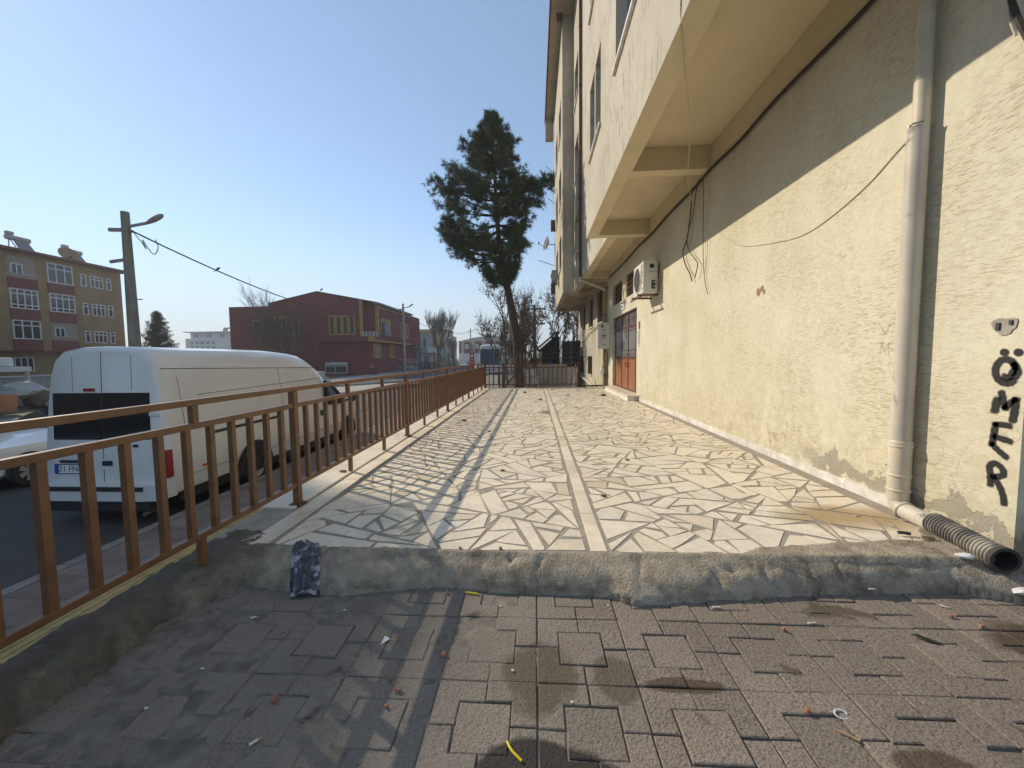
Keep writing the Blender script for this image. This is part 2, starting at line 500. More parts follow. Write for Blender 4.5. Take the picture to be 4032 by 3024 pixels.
M('wood_grey', (0.17, 0.145, 0.12), (0.09, 0.078, 0.066), 8, 0.9, 0.4, 40, stretch=(1, 1, 0.25))
M('bark_pine', (0.085, 0.056, 0.042), (0.045, 0.032, 0.026), 9, 0.95, 0.9, 22, 0.03, stretch=(1, 1, 0.4))
M('bark_grey', (0.115, 0.092, 0.075), (0.07, 0.057, 0.047), 9, 0.95, 0.4, 40)
M('needles', (0.095, 0.132, 0.072), (0.055, 0.085, 0.048), 2.5, 0.7, spec=0.3)
M('needles_far', (0.035, 0.055, 0.030), (0.022, 0.036, 0.022), 2.5, 0.8, spec=0.2)
M('dry_leaf', (0.24, 0.185, 0.14), (0.13, 0.10, 0.078), 3, 0.8, spec=0.3)
M('hedge', (0.030, 0.042, 0.020), (0.018, 0.026, 0.014), 3, 0.8, spec=0.2)
M('tarp_dark', (0.020, 0.028, 0.022), (0.013, 0.018, 0.015), 4, 0.8, 0.3, 30)
M('tin', (0.25, 0.26, 0.27), (0.17, 0.17, 0.175), 3, 0.5, metal=0.4)
M('bus_blue', (0.012, 0.06, 0.13), (0.01, 0.05, 0.10), 2, 0.5, spec=0.2)
M('sign_red', (0.42, 0.025, 0.04), (0.36, 0.02, 0.035), 2, 0.5)
M('blue_cloth', (0.02, 0.05, 0.22), None, 6, 0.8)
M('banner', (0.14, 0.16, 0.19), (0.10, 0.115, 0.14), 2, 0.7)
M('bag_dark', (0.055, 0.06, 0.072), (0.34, 0.36, 0.40), 16, 0.3, 0.5, 30, spec=0.6, lo=0.52, hi=0.60)

# ------------------------------------------------------------------ mesh helpers
def PW(o):
    m = Matrix.Identity(4)
    while o is not None:
        m = o.matrix_basis.copy() if o.parent is None else o.matrix_parent_inverse @ o.matrix_basis
        if o.parent is None:
            return m
        return PW(o.parent) @ m
    return m


def tag(o, label=None, cat=None, group=None, kind=None):
    if label:
        o['label'] = label
    if cat:
        o['category'] = cat
    if group:
        o['group'] = group
    if kind:
        o['kind'] = kind
    return o


def empty(name, loc=(0, 0, 0), rz=0.0):
    o = D.objects.new(name, None)
    o.empty_display_size = 0.2
    o.location = loc
    o.rotation_euler = (0, 0, rz)
    COL.objects.link(o)
    return o


def link(name, me, parent=None, local=False):
    o = D.objects.new(name, me)
    COL.objects.link(o)
    if parent is not None:
        o.parent = parent
        if not local:
            o.matrix_parent_inverse = PW(parent).inverted()
    return o


def kids(o):
    return [c for c in D.objects if c.parent == o]


def copy_tree(o, parent=None):
    ch = list(o.children)
    c = o.copy()
    COL.objects.link(c)
    if parent is not None:
        c.parent = parent
    for k in ch:
        copy_tree(k, c)
    return c


class MB:
    def __init__(s):
        s.v = []
        s.f = []
        s.tint = None

    def add(s, vs, fs):
        n = len(s.v)
        s.v += [tuple(q) for q in vs]
        s.f += [tuple(i + n for i in f) for f in fs]
        return s

    def box(s, x0, x1, y0, y1, z0, z1):
        return s.add([(x0, y0, z0), (x1, y0, z0), (x1, y1, z0), (x0, y1, z0), (x0, y0, z1), (x1, y0, z1), (x1, y1, z1), (x0, y1, z1)],
                     [(0, 3, 2, 1), (4, 5, 6, 7), (0, 1, 5, 4), (1, 2, 6, 5), (2, 3, 7, 6), (3, 0, 4, 7)])

    def obox(s, c, ax, ay, az):
        c, ax, ay, az = Vector(c), Vector(ax), Vector(ay), Vector(az)
        vs = [c - ax - ay - az, c + ax - ay - az, c + ax + ay - az, c - ax + ay - az, c - ax - ay + az, c + ax - ay + az, c + ax + ay + az, c - ax + ay + az]
        return s.add(vs, [(0, 3, 2, 1), (4, 5, 6, 7), (0, 1, 5, 4), (1, 2, 6, 5), (2, 3, 7, 6), (3, 0, 4, 7)])

    def bar(s, p, q, wd, ht=None, up=(0, 0, 1)):
        p, q = Vector(p), Vector(q)
        ht = ht or wd
        d = (q - p)
        l = d.length
        d.normalize()
        u = Vector(up)
        if abs(d.dot(u)) > 0.98:
            u = Vector((0, 1, 0))
        sd = d.cross(u).normalized()
        u = sd.cross(d)
        return s.obox((p + q) / 2, d * l / 2, sd * wd / 2, u * ht / 2)

    def tube(s, pts, r, n=8, cap=True):
        pts = [Vector(p) for p in pts]
        rs = r if isinstance(r, (list, tuple)) else [r] * len(pts)
        vs, fs = [], []
        prev = None
        for i, p in enumerate(pts):
            if i == 0:
                t = pts[1] - pts[0]
            elif i == len(pts) - 1:
                t = pts[-1] - pts[-2]
            else:
                t = pts[i + 1] - pts[i - 1]
            t.normalize()
            if prev is None:
                a = Vector((0, 0, 1)) if abs(t.z) < 0.9 else Vector((1, 0, 0))
                u = t.cross(a).normalized()
            else:
                u = (prev - t * prev.dot(t))
                if u.length < 1e-6:
                    u = t.orthogonal()
                u.normalize()
            prev = u
            w_ = t.cross(u)
            for k in range(n):
                an = 2 * math.pi * k / n
                vs.append(p + (u * math.cos(an) + w_ * math.sin(an)) * rs[i])
        for i in range(len(pts) - 1):
            for k in range(n):
                k2 = (k + 1) % n
                fs.append((i * n + k, i * n + k2, (i + 1) * n + k2, (i + 1) * n + k))
        if cap:
            fs.append(tuple(range(n - 1, -1, -1)))
            fs.append(tuple((len(pts) - 1) * n + k for k in range(n)))
        return s.add(vs, fs)

    def prism(s, poly, z0, z1, inset=0.0, drop=0.0):
        """poly: list of (x,y) counter-clockwise; optional chamfered top"""
        n = len(poly)
        vs = [(x, y, z0) for x, y in poly]
        fs = [tuple(range(n - 1, -1, -1))]
        if inset:
            vs += [(x, y, z1 - drop) for x, y in poly]
            ip = inset_poly(poly, inset)
            vs += [(x, y, z1) for x, y in ip]
            for i in range(n):
                j = (i + 1) % n
                fs.append((i, j, n + j, n + i))
                fs.append((n + i, n + j, 2 * n + j, 2 * n + i))
            fs.append(tuple(range(2 * n, 3 * n)))
        else:
            vs += [(x, y, z1) for x, y in poly]
            for i in range(n):
                j = (i + 1) % n
                fs.append((i, j, n + j, n + i))
            fs.append(tuple(range(n, 2 * n)))
        return s.add(vs, fs)

    def extrude(s, poly3, d):
        """poly3: planar 3d polygon, extruded by vector d"""
        d = Vector(d)
        n = len(poly3)
        vs = [Vector(p) for p in poly3] + [Vector(p) + d for p in poly3]
        fs = [tuple(range(n - 1, -1, -1)), tuple(range(n, 2 * n))]
        for i in range(n):
            j = (i + 1) % n
            fs.append((i, j, n + j, n + i))
        return s.add(vs, fs)

    def loft(s, rings, cap=True):
        n = len(rings[0])
        vs = [p for r_ in rings for p in r_]
        fs = []
        for i in range(len(rings) - 1):
            for k in range(n):
                k2 = (k + 1) % n
                fs.append((i * n + k, i * n + k2, (i + 1) * n + k2, (i + 1) * n + k))
        if cap:
            fs.append(tuple(range(n - 1, -1, -1)))
            fs.append(tuple((len(rings) - 1) * n + k for k in range(n)))
        return s.add(vs, fs)

    def lathe(s, prof, c, axis=(0, 0, 1), n=16, cap=False):
        a = Vector(axis).normalized()
        u = a.orthogonal().normalized()
        w_ = a.cross(u)
        c = Vector(c)
        rings = []
        for r_, h in prof:
            rings.append([c + a * h + (u * math.cos(2 * math.pi * k / n) + w_ * math.sin(2 * math.pi * k / n)) * r_ for k in range(n)])
        return s.loft(rings, cap)

    def mesh(s, name):
        me = D.meshes.new(name)
        me.from_pydata(s.v, [], s.f)
        me.update()
        return me

    def build(s, name, mat, parent=None, smooth=None, bevel=0.0, local=False, fix=True):
        me = s.mesh(name)
        if fix:
            bm = bmesh.new()
            bm.from_mesh(me)
            bmesh.ops.recalc_face_normals(bm, faces=bm.faces)
            bm.to_mesh(me)
            bm.free()
        if s.tint is not None:
            at = me.attributes.new('tint', 'FLOAT', 'POINT')
            at.data.foreach_set('value', s.tint)
        me.materials.append(MATS[mat])
        if smooth is not None:
            me.polygons.foreach_set('use_smooth', [True] * len(me.polygons))
            if smooth < 180:
                me.set_sharp_from_angle(angle=R(smooth))
        o = link(name, me, parent, local)
        if bevel:
            b = o.modifiers.new('bevel', 'BEVEL')
            b.width = bevel
            b.segments = 2
            b.limit_method = 'ANGLE'
            b.angle_limit = R(40)
            b.harden_normals = False
        return o


def inset_poly(poly, d):
    n = len(poly)
    out = []
    for i in range(n):
        p0, p1, p2 = Vector(poly[i - 1]), Vector(poly[i]), Vector(poly[(i + 1) % n])
        e1 = (p1 - p0).normalized()
        e2 = (p2 - p1).normalized()
        n1 = Vector((-e1.y, e1.x))
        n2 = Vector((-e2.y, e2.x))
        bs = n1 + n2
        k = d / max(0.25, (bs.dot(n1)) if bs.length else 1)
        q = p1 + bs * k
        out.append((q.x, q.y))
    return out


def clip(poly, p, nrm):
    """keep the side where (q-p).nrm >= 0"""
    out = []
    n = len(poly)
    for i in range(n):
        a, b = poly[i], poly[(i + 1) % n]
        da = (a[0] - p[0]) * nrm[0] + (a[1] - p[1]) * nrm[1]
        db = (b[0] - p[0]) * nrm[0] + (b[1] - p[1]) * nrm[1]
        if da >= 0:
            out.append(a)
        if (da >= 0) != (db >= 0):
            t = da / (da - db)
            out.append((a[0] + (b[0] - a[0]) * t, a[1] + (b[1] - a[1]) * t))
    return out


def area(p):
    return 0.5 * sum(p[i][0] * p[(i + 1) % len(p)][1] - p[(i + 1) % len(p)][0] * p[i][1] for i in range(len(p)))


def text(name, body, size, mat, parent, mw, depth=0.002, align='CENTER'):
    """flat lettering; mw maps the text's x,y,z to the world"""
    cu = D.curves.new(name, 'FONT')
    cu.body = body
    cu.size = size
    cu.align_x = align
    cu.align_y = 'CENTER'
    cu.extrude = depth
    cu.resolution_u = 3
    tmp = D.objects.new(name, cu)
    COL.objects.link(tmp)
    me = D.meshes.new_from_object(tmp.evaluated_get(bpy.context.evaluated_depsgraph_get()))
    D.objects.remove(tmp)
    me.transform(mw)
    me.materials.clear()
    me.materials.append(MATS[mat])
    me.name = name
    return link(name, me, parent)


def frame3(o, x, y):
    """matrix with origin o, text x axis along x and y axis along y"""
    x, y = Vector(x).normalized(), Vector(y).normalized()
    z = x.cross(y)
    return Matrix(((x.x, y.x, z.x, o[0]), (x.y, y.y, z.y, o[1]), (x.z, y.z, z.z, o[2]), (0, 0, 0, 1)))


def fbm(x, y, z=0.0, o=4):
    return NZ.fractal(Vector((x, y, z)), 0.6, 2.1, o)


# ------------------------------------------------------------------ ground, road, pavement
def zg(y):
    return -1.22 + 0.0085 * (min(max(y, 6), 60) - 6)


def strip(name, mat, x0, x1, dz, ys, kind='structure'):
    mb = MB()
    for i in range(len(ys) - 1):
        a, b = ys[i], ys[i + 1]
        mb.add([(x0, a, zg(a) + dz), (x1, a, zg(a) + dz), (x1, b, zg(b) + dz), (x0, b, zg(b) + dz)], [(0, 1, 2, 3)])
    o = mb.build(name, mat)
    return tag(o, kind=kind)


YS = [-60, 0, 6, 15, 25, 35, 45, 60, 120, 400, 1500]
tag(strip('ground', 'earth', -1500, 1500, -0.05, YS), 'bare earth ground running out to the horizon')
tag(strip('road', 'asphalt', -17.0, -5.22, 0.0, YS[:9]), 'worn grey asphalt road beside the pavement')
tag(strip('far_pavement', 'concrete_pale', -21.0, -17.2, 0.11, YS[:9]), 'pale concrete pavement on the far side of the road')
tag(strip('crossing_road', 'asphalt', -60, -21.2, 0.004, [24, 25, 30, 34]), 'side road that meets the street')
kb = empty('far_kerb', (-17.1, 10, -1.2))
tag(kb, 'low concrete kerb along the far edge of the road', kind='structure')
k0 = MB().box(-17.2, -17.0, 0, 0.98, -0.15, 0.13)
km = k0.mesh('kerb_stone')
km.materials.append(MATS['kerbstone'])
for i in range(46):
    o = link('kerb_stone', km, kb, True)
    o.location = (17.1, i * 1.0 - 6, zg(i + 4) + 1.2)

# traffic island kerb seen past the van
isl = empty('traffic_island', (-13.6, 27, -1.1))
tag(isl, 'pale raised traffic island with a rounded dark kerb', kind='structure')
mb = MB()
prof = []
for i in range(25):
    t = i / 24
    an = math.pi * t
    prof.append((-12.9 + 2.3 * math.cos(an) * -1, 22 + (17 if 0.02 < t < 0.98 and False else 0) + 0))
pl = [(-15.4, 21.0), (-13.4, 20.6), (-10.6, 27.0), (-8.8, 33.5), (-8.6, 35.2), (-9.4, 36.0), (-11.5, 35.5), (-15.4, 30)]
MB().prism(pl, -1.4, zg(27) + 0.10).build('island_top', 'concrete_pale', isl)
mb = MB()
op = [(pl[i][0], pl[i][1], zg(pl[i][1]) + 0.09) for i in range(len(pl))]
mb.tube(op + [op[0]], 0.12, 8)
mb.build('island_kerb', 'kerbstone', isl, 50)

# near sidewalk: slabs with a tactile strip
sw = strip('sidewalk', 'joint_sand', -5.2, -2.3, 0.145, YS[:9])
tag(sw, 'pavement of small dark red pavers with a ribbed yellow guide strip')
slab = MB().prism([(0, 0), (0.395, 0), (0.395, 0.395), (0, 0.395)], -0.02, 0.012, 0.006, 0.006).mesh('paving_slab')
slab.materials.append(MATS['sidewalk'])
gm = MB().prism([(0, 0), (0.395, 0), (0.395, 0.395), (0, 0.395)], -0.02, 0.010)
for k in range(4):
    gm.prism([(0.04 + k * 0.09, 0.01), (0.085 + k * 0.09, 0.01), (0.085 + k * 0.09, 0.385), (0.04 + k * 0.09, 0.385)], 0.010, 0.017)
gme = gm.mesh('tactile_slab')
gme.materials.append(MATS['tactile'])
n_ = 0
for ix in range(4):
    for iy in range(48):
        x = -5.17 + ix * 0.40
        y = 1.0 + iy * 0.40
        z = zg(y + 0.2) + 0.145
        tac = ix == 2
        o = link('tactile_slab' if tac else 'paving_slab', gme if tac else slab, sw, True)
        o.location = (x, y, z)
kb = empty('near_kerb', (-5.2, 6, -1.2))
tag(kb, 'grey kerb stones where the pavement meets the road', kind='structure')
k0 = MB().box(-0.075, 0.075, 0, 0.985, -0.3, 0.165)
km = k0.mesh('kerb_stone')
km.materials.append(MATS['kerbstone'])
for i in range(26):
    o = link('kerb_stone', km, kb, True)
    o.location = (-5.25 + 5.2, i * 1.0 - 6, zg(i + 0.5) + 1.2)

# ------------------------------------------------------------------ terrace
TX0, TX1, TY0, TY1 = -2.22, 2.75, 2.36, 15.42
mb = MB()
mb.box(TX0 + 0.02, TX1 + 0.3, TY0, TY1, -1.6, -0.0035)
terr = mb.build('terrace', 'grout')
tag(terr, 'raised terrace paved with broken cream marble in grey mortar', kind='structure')


def crazy(x0, x1, y0, y1, target, rg):
    out = []

    def rec(p, lim):
        a = area(p)
        if a < lim or len(p) < 3:
            out.append(p)
            return
        cx = sum(q[0] for q in p) / len(p)
        cy = sum(q[1] for q in p) / len(p)
        best, bd = None, 0
        for i in range(len(p)):
            for j in range(i + 1, len(p)):
                d = math.hypot(p[i][0] - p[j][0], p[i][1] - p[j][1])
                if d > bd:
                    bd, best = d, (p[j][0] - p[i][0], p[j][1] - p[i][1])
        an = math.atan2(best[1], best[0]) + rg.gauss(0, 0.55)
        k = rg.uniform(-0.22, 0.22)
        pt = (cx + best[0] * k * 0.6, cy + best[1] * k * 0.6)
        nr = (math.cos(an), math.sin(an))
        for sg in (1, -1):
            q = clip(p, pt, (nr[0] * sg, nr[1] * sg))
            if len(q) >= 3 and area(q) > 0.0015:
                rec(q, target * math.exp(rg.gauss(0, 0.55)))

    ny = int((y1 - y0) / 1.3)
    yy = [y0 + (y1 - y0) * i / ny for i in range(ny + 1)]
    base = [(x0, y0), (x1, y0), (x1, y1), (x0, y1)]
    rec(base, target)
    return out


def shrink(p, rg):
    q = list(p)
    n = len(p)
    for i in range(n):
        a, b = p[i], p[(i + 1) % n]
        ex, ey = b[0] - a[0], b[1] - a[1]
        l = math.hypot(ex, ey)
        if l < 1e-4:
            continue
        nx, ny = -ey / l, ex / l
        d = rg.choice((0.006, 0.008, 0.011, 0.014, 0.021))
        tl = rg.gauss(0, 0.05)
        nx, ny = nx * math.cos(tl) - ny * math.sin(tl), nx * math.sin(tl) + ny * math.cos(tl)
        mx, my = (a[0] + b[0]) / 2, (a[1] + b[1]) / 2
        q = clip(q, (mx + nx * d, my + ny * d), (nx, ny))
        if len(q) < 3:
            return None
    if rg.random() < 0.25 and len(q) >= 3:     # a chipped corner
        i = rg.randrange(len(q))
        c = q[i]
        mx = sum(t[0] for t in q) / len(q)
        my = sum(t[1] for t in q) / len(q)
        nx, ny = mx - c[0], my - c[1]
        l = math.hypot(nx, ny)
        an = rg.gauss(0, 0.4)
        nx, ny = nx / l, ny / l
        q = clip(q, (c[0] + nx * l * 0.22, c[1] + ny * l * 0.22), (nx * math.cos(an) - ny * math.sin(an), nx * math.sin(an) + ny * math.cos(an)))
    # remove tiny edges
    r_ = []
    for i in range(len(q)):
        if math.hypot(q[i][0] - q[i - 1][0], q[i][1] - q[i - 1][1]) > 0.006:
            r_.append(q[i])
    if len(r_) < 3 or area(r_) < 0.0016:
        return None
    return r_


rg = random.Random(21)
tiles = []
for (a, b) in ((-1.72, 0.312), (0.458, 2.635)):
    for p in crazy(a, b, TY0 + 0.02, TY1 - 0.03, 0.047, rg):
        q = shrink(p, rg)
        if q:
            tiles.append(q)


def dist2(p):
    cx = sum(q[0] for q in p) / len(p)
    cy = sum(q[1] for q in p) / len(p)
    return math.hypot(cx, cy)


tiles.sort(key=dist2)


def tilebuild(mbx, p, z):
    n0 = len(mbx.v)
    mbx.prism(p, -0.02, z)
    t = rg.random() ** 1.5
    mbx.tint += [t] * (len(mbx.v) - n0)


rest = MB()
rest.tint = []
for i, p in enumerate(tiles):
    z = rg.uniform(-0.001, 0.0015)
    if i < 290:
        t_ = MB()
        t_.tint = []
        tilebuild(t_, p, z)
        t_.build('marble_tile', 'marble', terr, fix=False)
    else:
        tilebuild(rest, p, z)
ro = rest.build('marble_tile_field', 'marble', terr, fix=False)
ro['kind'] = 'stuff'
# narrow marble strip down the middle, border courses and coping
for (xa, xb, nm, mt, ln, z) in ((0.337, 0.437, 'strip_slab', 'marble_border', 0.62, 0.001), (-1.92, -1.765, 'border_slab', 'marble_border', 0.8, 0.0),
                                (-2.24, -1.945, 'coping_slab', 'marble_border', 0.95, 0.012)):
    y = TY0 + 0.03 if nm != 'coping_slab' else 3.02
    while y < TY1 - 0.1:
        l = ln * rg.uniform(0.75, 1.2)
        y1 = min(y + l, TY1)
        jx = rg.uniform(-0.003, 0.003)
        MB().prism([(xa + jx, y + 0.0015), (xb + jx, y + 0.0015), (xb + jx, y1 - 0.0015), (xa + jx, y1 - 0.0015)], -0.03, z + rg.uniform(-0.001, 0.002), 0.003, 0.002).build(nm, mt, terr)
        y = y1
# marble skirting along the wall
y = 3.0
while y < 11.1:
    l = rg.choice((0.3, 0.45, 0.5, 0.6))
    y1 = min(y + l, 11.15)
    MB().box(2.728, 2.752, y + 0.001, y1 - 0.001, -0.02, 0.082).build('skirting_slab', 'marble_white', terr, bevel=0.003)
    y = y1
MB().box(2.60, 2.728, 2.9, 15.3, -0.03, 0.002).build('mortar_channel', 'grout', terr)

# ------------------------------------------------------------------ forecourt pavers
PZ = -0.155
fore = MB().box(-1.98, 6, -6, 2.4, -1.6, PZ - 0.035).build('forecourt', 'joint_sand')
tag(fore, 'forecourt of brown concrete pavers, L shaped stones round square ones', kind='structure')
u = 0.205
G = 0.0028


def rect(x0, y0, x1, y1):
    return [(x0 + G, y0 + G), (x1 - G, y0 + G), (x1 - G, y1 - G), (x0 + G, y1 - G)]


h_ = u / 2
Ls = []
for sx in (0, 1):
    for sy in (0, 1):
        # quarter cell with the corner next to the cell centre cut out
        pts = [(0 + G, 0 + G), (u - G, 0 + G), (u - G, h_ - G), (h_ - G, h_ - G), (h_ - G, u - G), (0 + G, u - G)]
        q = [((2 * u - x) if sx else x, (2 * u - y) if sy else y) for x, y in pts]
        if (sx + sy) % 2 == 1:
            q.reverse()
        Ls.append(MB().prism(q, -0.05, 0.0, 0.0035, 0.003).mesh('paver'))
Ls.append(MB().prism(rect(h_, h_, h_ + u, h_ + u), -0.05, 0.0, 0.0035, 0.003).mesh('paver'))
for me in Ls:
    me.materials.append(MATS['paver'])
rg = random.Random(5)
mass = MB()
for ix in range(-7, 11):
    for iy in range(-9, 2):
        x0 = 0.82 + ix * 2 * u
        y0 = 1.565 + iy * 2 * u
        if x0 > 4.6:
            continue
        near = iy >= -2 and -7 <= ix <= 5
        for me in Ls:
            dz = rg.gauss(0, 0.0025)
            if near:
                o = link('paver', me, fore, True)
                o.location = (x0, y0, PZ + dz)
                o.rotation_euler = (rg.gauss(0, 0.006), rg.gauss(0, 0.006), rg.gauss(0, 0.006))
            else:
                mass.add([(v.co.x + x0, v.co.y + y0, v.co.z + PZ + dz) for v in me.vertices], [tuple(p.vertices) for p in me.polygons])
mo = mass.build('paver_field', 'paver', fore)
mo['kind'] = 'stuff'
# sand and spilt mortar in the joints: fills them unevenly, nearly flush on the left
mb = MB()
nx, ny = 170, 66
for j in range(ny + 1):
    for i in range(nx + 1):
        x = -1.96 + 5.0 * i / nx
        y = 0.3 + 2.0 * j / ny
        f = fbm(x * 2.2, y * 2.2, 1.3)
        left = max(0.0, min(1.0, (0.35 - x + 0.5 * f) / 0.7))
        edge = max(0.0, min(1.0, (-1.35 - x) / 0.5))
        fill = -0.0095 + 0.0035 * f + left * 0.006 + 0.004 * left * fbm(x * 7, y * 7, 4) + edge * 0.004
        mb.v.append((x, y, PZ + fill))
for j in range(ny):
    for i in range(nx):
        a = j * (nx + 1) + i
        mb.f.append((a, a + 1, a + nx + 2, a + nx + 1))
jo = mb.build('joint_fill', 'joint_sand', fore, 180, fix=False)
jo['kind'] = 'stuff'

# ------------------------------------------------------------------ rough concrete lip, kerb and apron (one cast mass)
FRONT = [(-2.3, 2.20), (-1.9, 2.19), (-1.12, 2.10), (-0.73, 2.20), (-0.02, 2.17), (0.42, 2.15), (0.536, 2.08), (0.67, 2.09), (0.95, 2.135), (1.15, 2.14), (1.29, 2.18),
         (1.68, 2.22), (1.98, 2.24), (2.34, 2.255), (2.6, 2.17), (3.0, 2.0), (3.6, 1.7), (4.6, 1.4)]
BACK = [(-2.3, 2.50), (-1.98, 2.46), (-1.90, 2.42), (-0.62, 2.385), (0.43, 2.372), (0.76, 2.392), (1.26, 2.40), (1.38, 2.47), (1.74, 2.53), (2.14, 2.60), (2.45, 2.60), (2.65, 2.85), (2.75, 3.2), (4.6, 3.2)]


def lerp(tab, x):
    for i in range(len(tab) - 1):
        if tab[i][0] <= x <= tab[i + 1][0]:
            t = (x - tab[i][0]) / (tab[i + 1][0] - tab[i][0])
            return tab[i][1] + (tab[i + 1][1] - tab[i][1]) * t
    return tab[-1][1]


def sst(a, b, x):
    t = max(0.0, min(1.0, (x - a) / (b - a)))
    return t * t * (3 - 2 * t)


def hconc(x, y):
    yf = lerp(FRONT, x) + 0.014 + 0.012 * fbm(x * 3.1, 3.1, 0, 3)
    yb = lerp(BACK, x) + 0.014 * fbm(x * 6, 9.7) + 0.008 * fbm(x * 22, 2.7)
    z = -0.30
    if yf < y < yb + 0.02:
        t = min(1.0, max(0.0, (y - yf) / max(0.05, (min(yb, 2.372) - yf))))
        z = -0.148 + 0.070 * sst(-0.25, 0.42, t) + 0.078 * t
        z += (0.009 * fbm(x * 2.6, y * 3.2, 2, 2) + 0.004 * fbm(x * 13, y * 13, 5)) * sst(0, 0.2, 1 - t) + 0.0025 * fbm(x * 42, y * 42, 9, 2)
        # old trowel ridges and gouges
        for (gx, gy, w_, l_, dp) in ((0.02, 2.31, 0.02, 0.07, 0.02), (-0.15, 2.35, 0.016, 0.045, 0.028), (0.60, 2.27, 0.012, 0.10, 0.014), (1.02, 2.22, 0.03, 0.05, 0.022),
                                     (1.13, 2.28, 0.05, 0.03, 0.026), (1.30, 2.25, 0.018, 0.06, 0.018), (1.48, 2.26, 0.055, 0.045, 0.03), (1.56, 2.24, 0.02, 0.06, 0.02),
                                     (1.74, 2.33, 0.012, 0.13, 0.016), (0.30, 2.36, 0.05, 0.02, 0.012), (1.36, 2.30, 0.03, 0.016, 0.014)):
            ax = gx + (y - gy) * 0.25
            z -= dp * math.exp(-((x - ax) / w_) ** 2 - ((y - gy) / l_) ** 2)
        if y > 2.35:
            z = max(z, 0.004 * sst(2.35, 2.38, y) + 0.003 * fbm(x * 12, y * 12, 3) + 0.01 * sst(0, 0.25, yb - y))
        if y > yb:
            z = min(z, -0.02)
    if y >= yb + 0.02:
        z = -0.03
    # kerb under the near railing, broken along its inner edge
    if y < 2.6:
        xi = -1.955 + 0.03 * fbm(y * 3.2, 11.0) + 0.012 * fbm(y * 14, 4.0) + 0.16 * sst(1.7, 2.35, y)
        if y < 1.95 and y > 1.7:
            xi -= 0.05 * math.sin((y - 1.7) / 0.25 * math.pi)
        if x < xi:
            zk = 0.0 - 0.03 * sst(xi - 0.12, xi, x) + 0.016 * fbm(x * 9, y * 6, 6) + 0.008 * fbm(x * 22, y * 22) + 0.003 * fbm(x * 50, y * 50, 2, 2)
            z = max(z, zk)
        else:
            zk = -0.03 - (x - xi) * 2.2 + 0.024 * fbm(x * 9, y * 9, 8) + 0.010 * fbm(x * 26, y * 26, 3)
            if zk > PZ - 0.02:
                z = max(z, zk)
    return z


mb = MB()
nx, ny = 400, 215
XA, XB, YA, YB = -2.16, 4.2, 0.0, 3.15
for j in range(ny + 1):
    for i in range(nx + 1):
        x = XA + (XB - XA) * i / nx
        y = YA + (YB - YA) * j / ny
        mb.v.append((x, y, hconc(x, y)))
for j in range(ny):
    for i in range(nx):
        a = j * (nx + 1) + i
        q = (a, a + 1, a + nx + 2, a + nx + 1)
        if max(mb.v[k][2] for k in q) > -0.29 and not (all(abs(mb.v[k][2] + 0.03) < 1e-6 for k in q)):
            mb.f.append(q)
lip = mb.build('concrete_lip', 'concrete', None, 180, fix=False)
tag(lip, 'rough hand trowelled concrete ramp and kerb at the terrace edge', kind='structure')
MB().box(-2.16, -2.0, -6, 0.01, -1.6, -0.004).build('kerb_wall', 'concrete', lip)
MB().box(-2.155, -2.06, 0.01, 2.42, -1.6, -0.05).build('kerb_wall', 'concrete', lip)

# ------------------------------------------------------------------ brown railing
RX = -1.968
rail = empty('railing', (RX, 8.8, 0))
tag(rail, 'long brown painted steel railing along the left edge of the terrace', 'railing')


def rsag(y):
    return 0.0


T = 0.038
RY0, RY1 = -0.6, 15.55
for (zc, nm) in ((0.962, 'top_rail'), (0.827, 'middle_rail'), (0.176, 'bottom_rail')):
    MB().box(RX - T / 2, RX + T / 2, RY0, RY1 - 0.03, zc - 0.018, zc + 0.018).build(nm, 'rail_paint', rail, bevel=0.003)
bal = MB().box(-0.0165, 0.0165, -0.0165, 0.0165, 0.194, 0.809).mesh('baluster')
bal.materials.append(MATS['rail_paint'])
posts = [0.265, 3.10, 5.935, 8.77, 11.605, 14.44]
conn = []
for i in range(len(posts)):
    for k in (1, 2):
        conn.append(posts[i] + 0.945 * k)
y = 3.10 - 0.1668 * 22
while y < 15.5:
    if min(abs(y - p) for p in posts) > 0.05:
        o = link('baluster', bal, rail, True)
        o.location = (0, y - 8.8 + rnd.gauss(0, 0.002), 0)
        o.rotation_euler = (0, 0, rnd.gauss(0, 0.02))
    y += 0.1668
for p in posts:
    MB().box(RX - 0.026, RX + 0.026, p - 0.026, p + 0.026, -0.02, 0.943).build('post', 'rail_paint', rail, bevel=0.003)
    MB().box(RX - 0.05, RX + 0.05, p - 0.05, p + 0.05, -0.002, 0.018).build('base_plate', 'rail_rust', rail)
for c in conn:
    if c < 15.4:
        MB().box(RX - 0.017, RX + 0.017, c - 0.0185, c + 0.0185, 0.846, 0.943).build('upright', 'rail_paint', rail)
        MB().box(RX - 0.017, RX + 0.017, c - 0.0185, c + 0.0185, -0.02, 0.157).build('foot', 'rail_paint', rail)

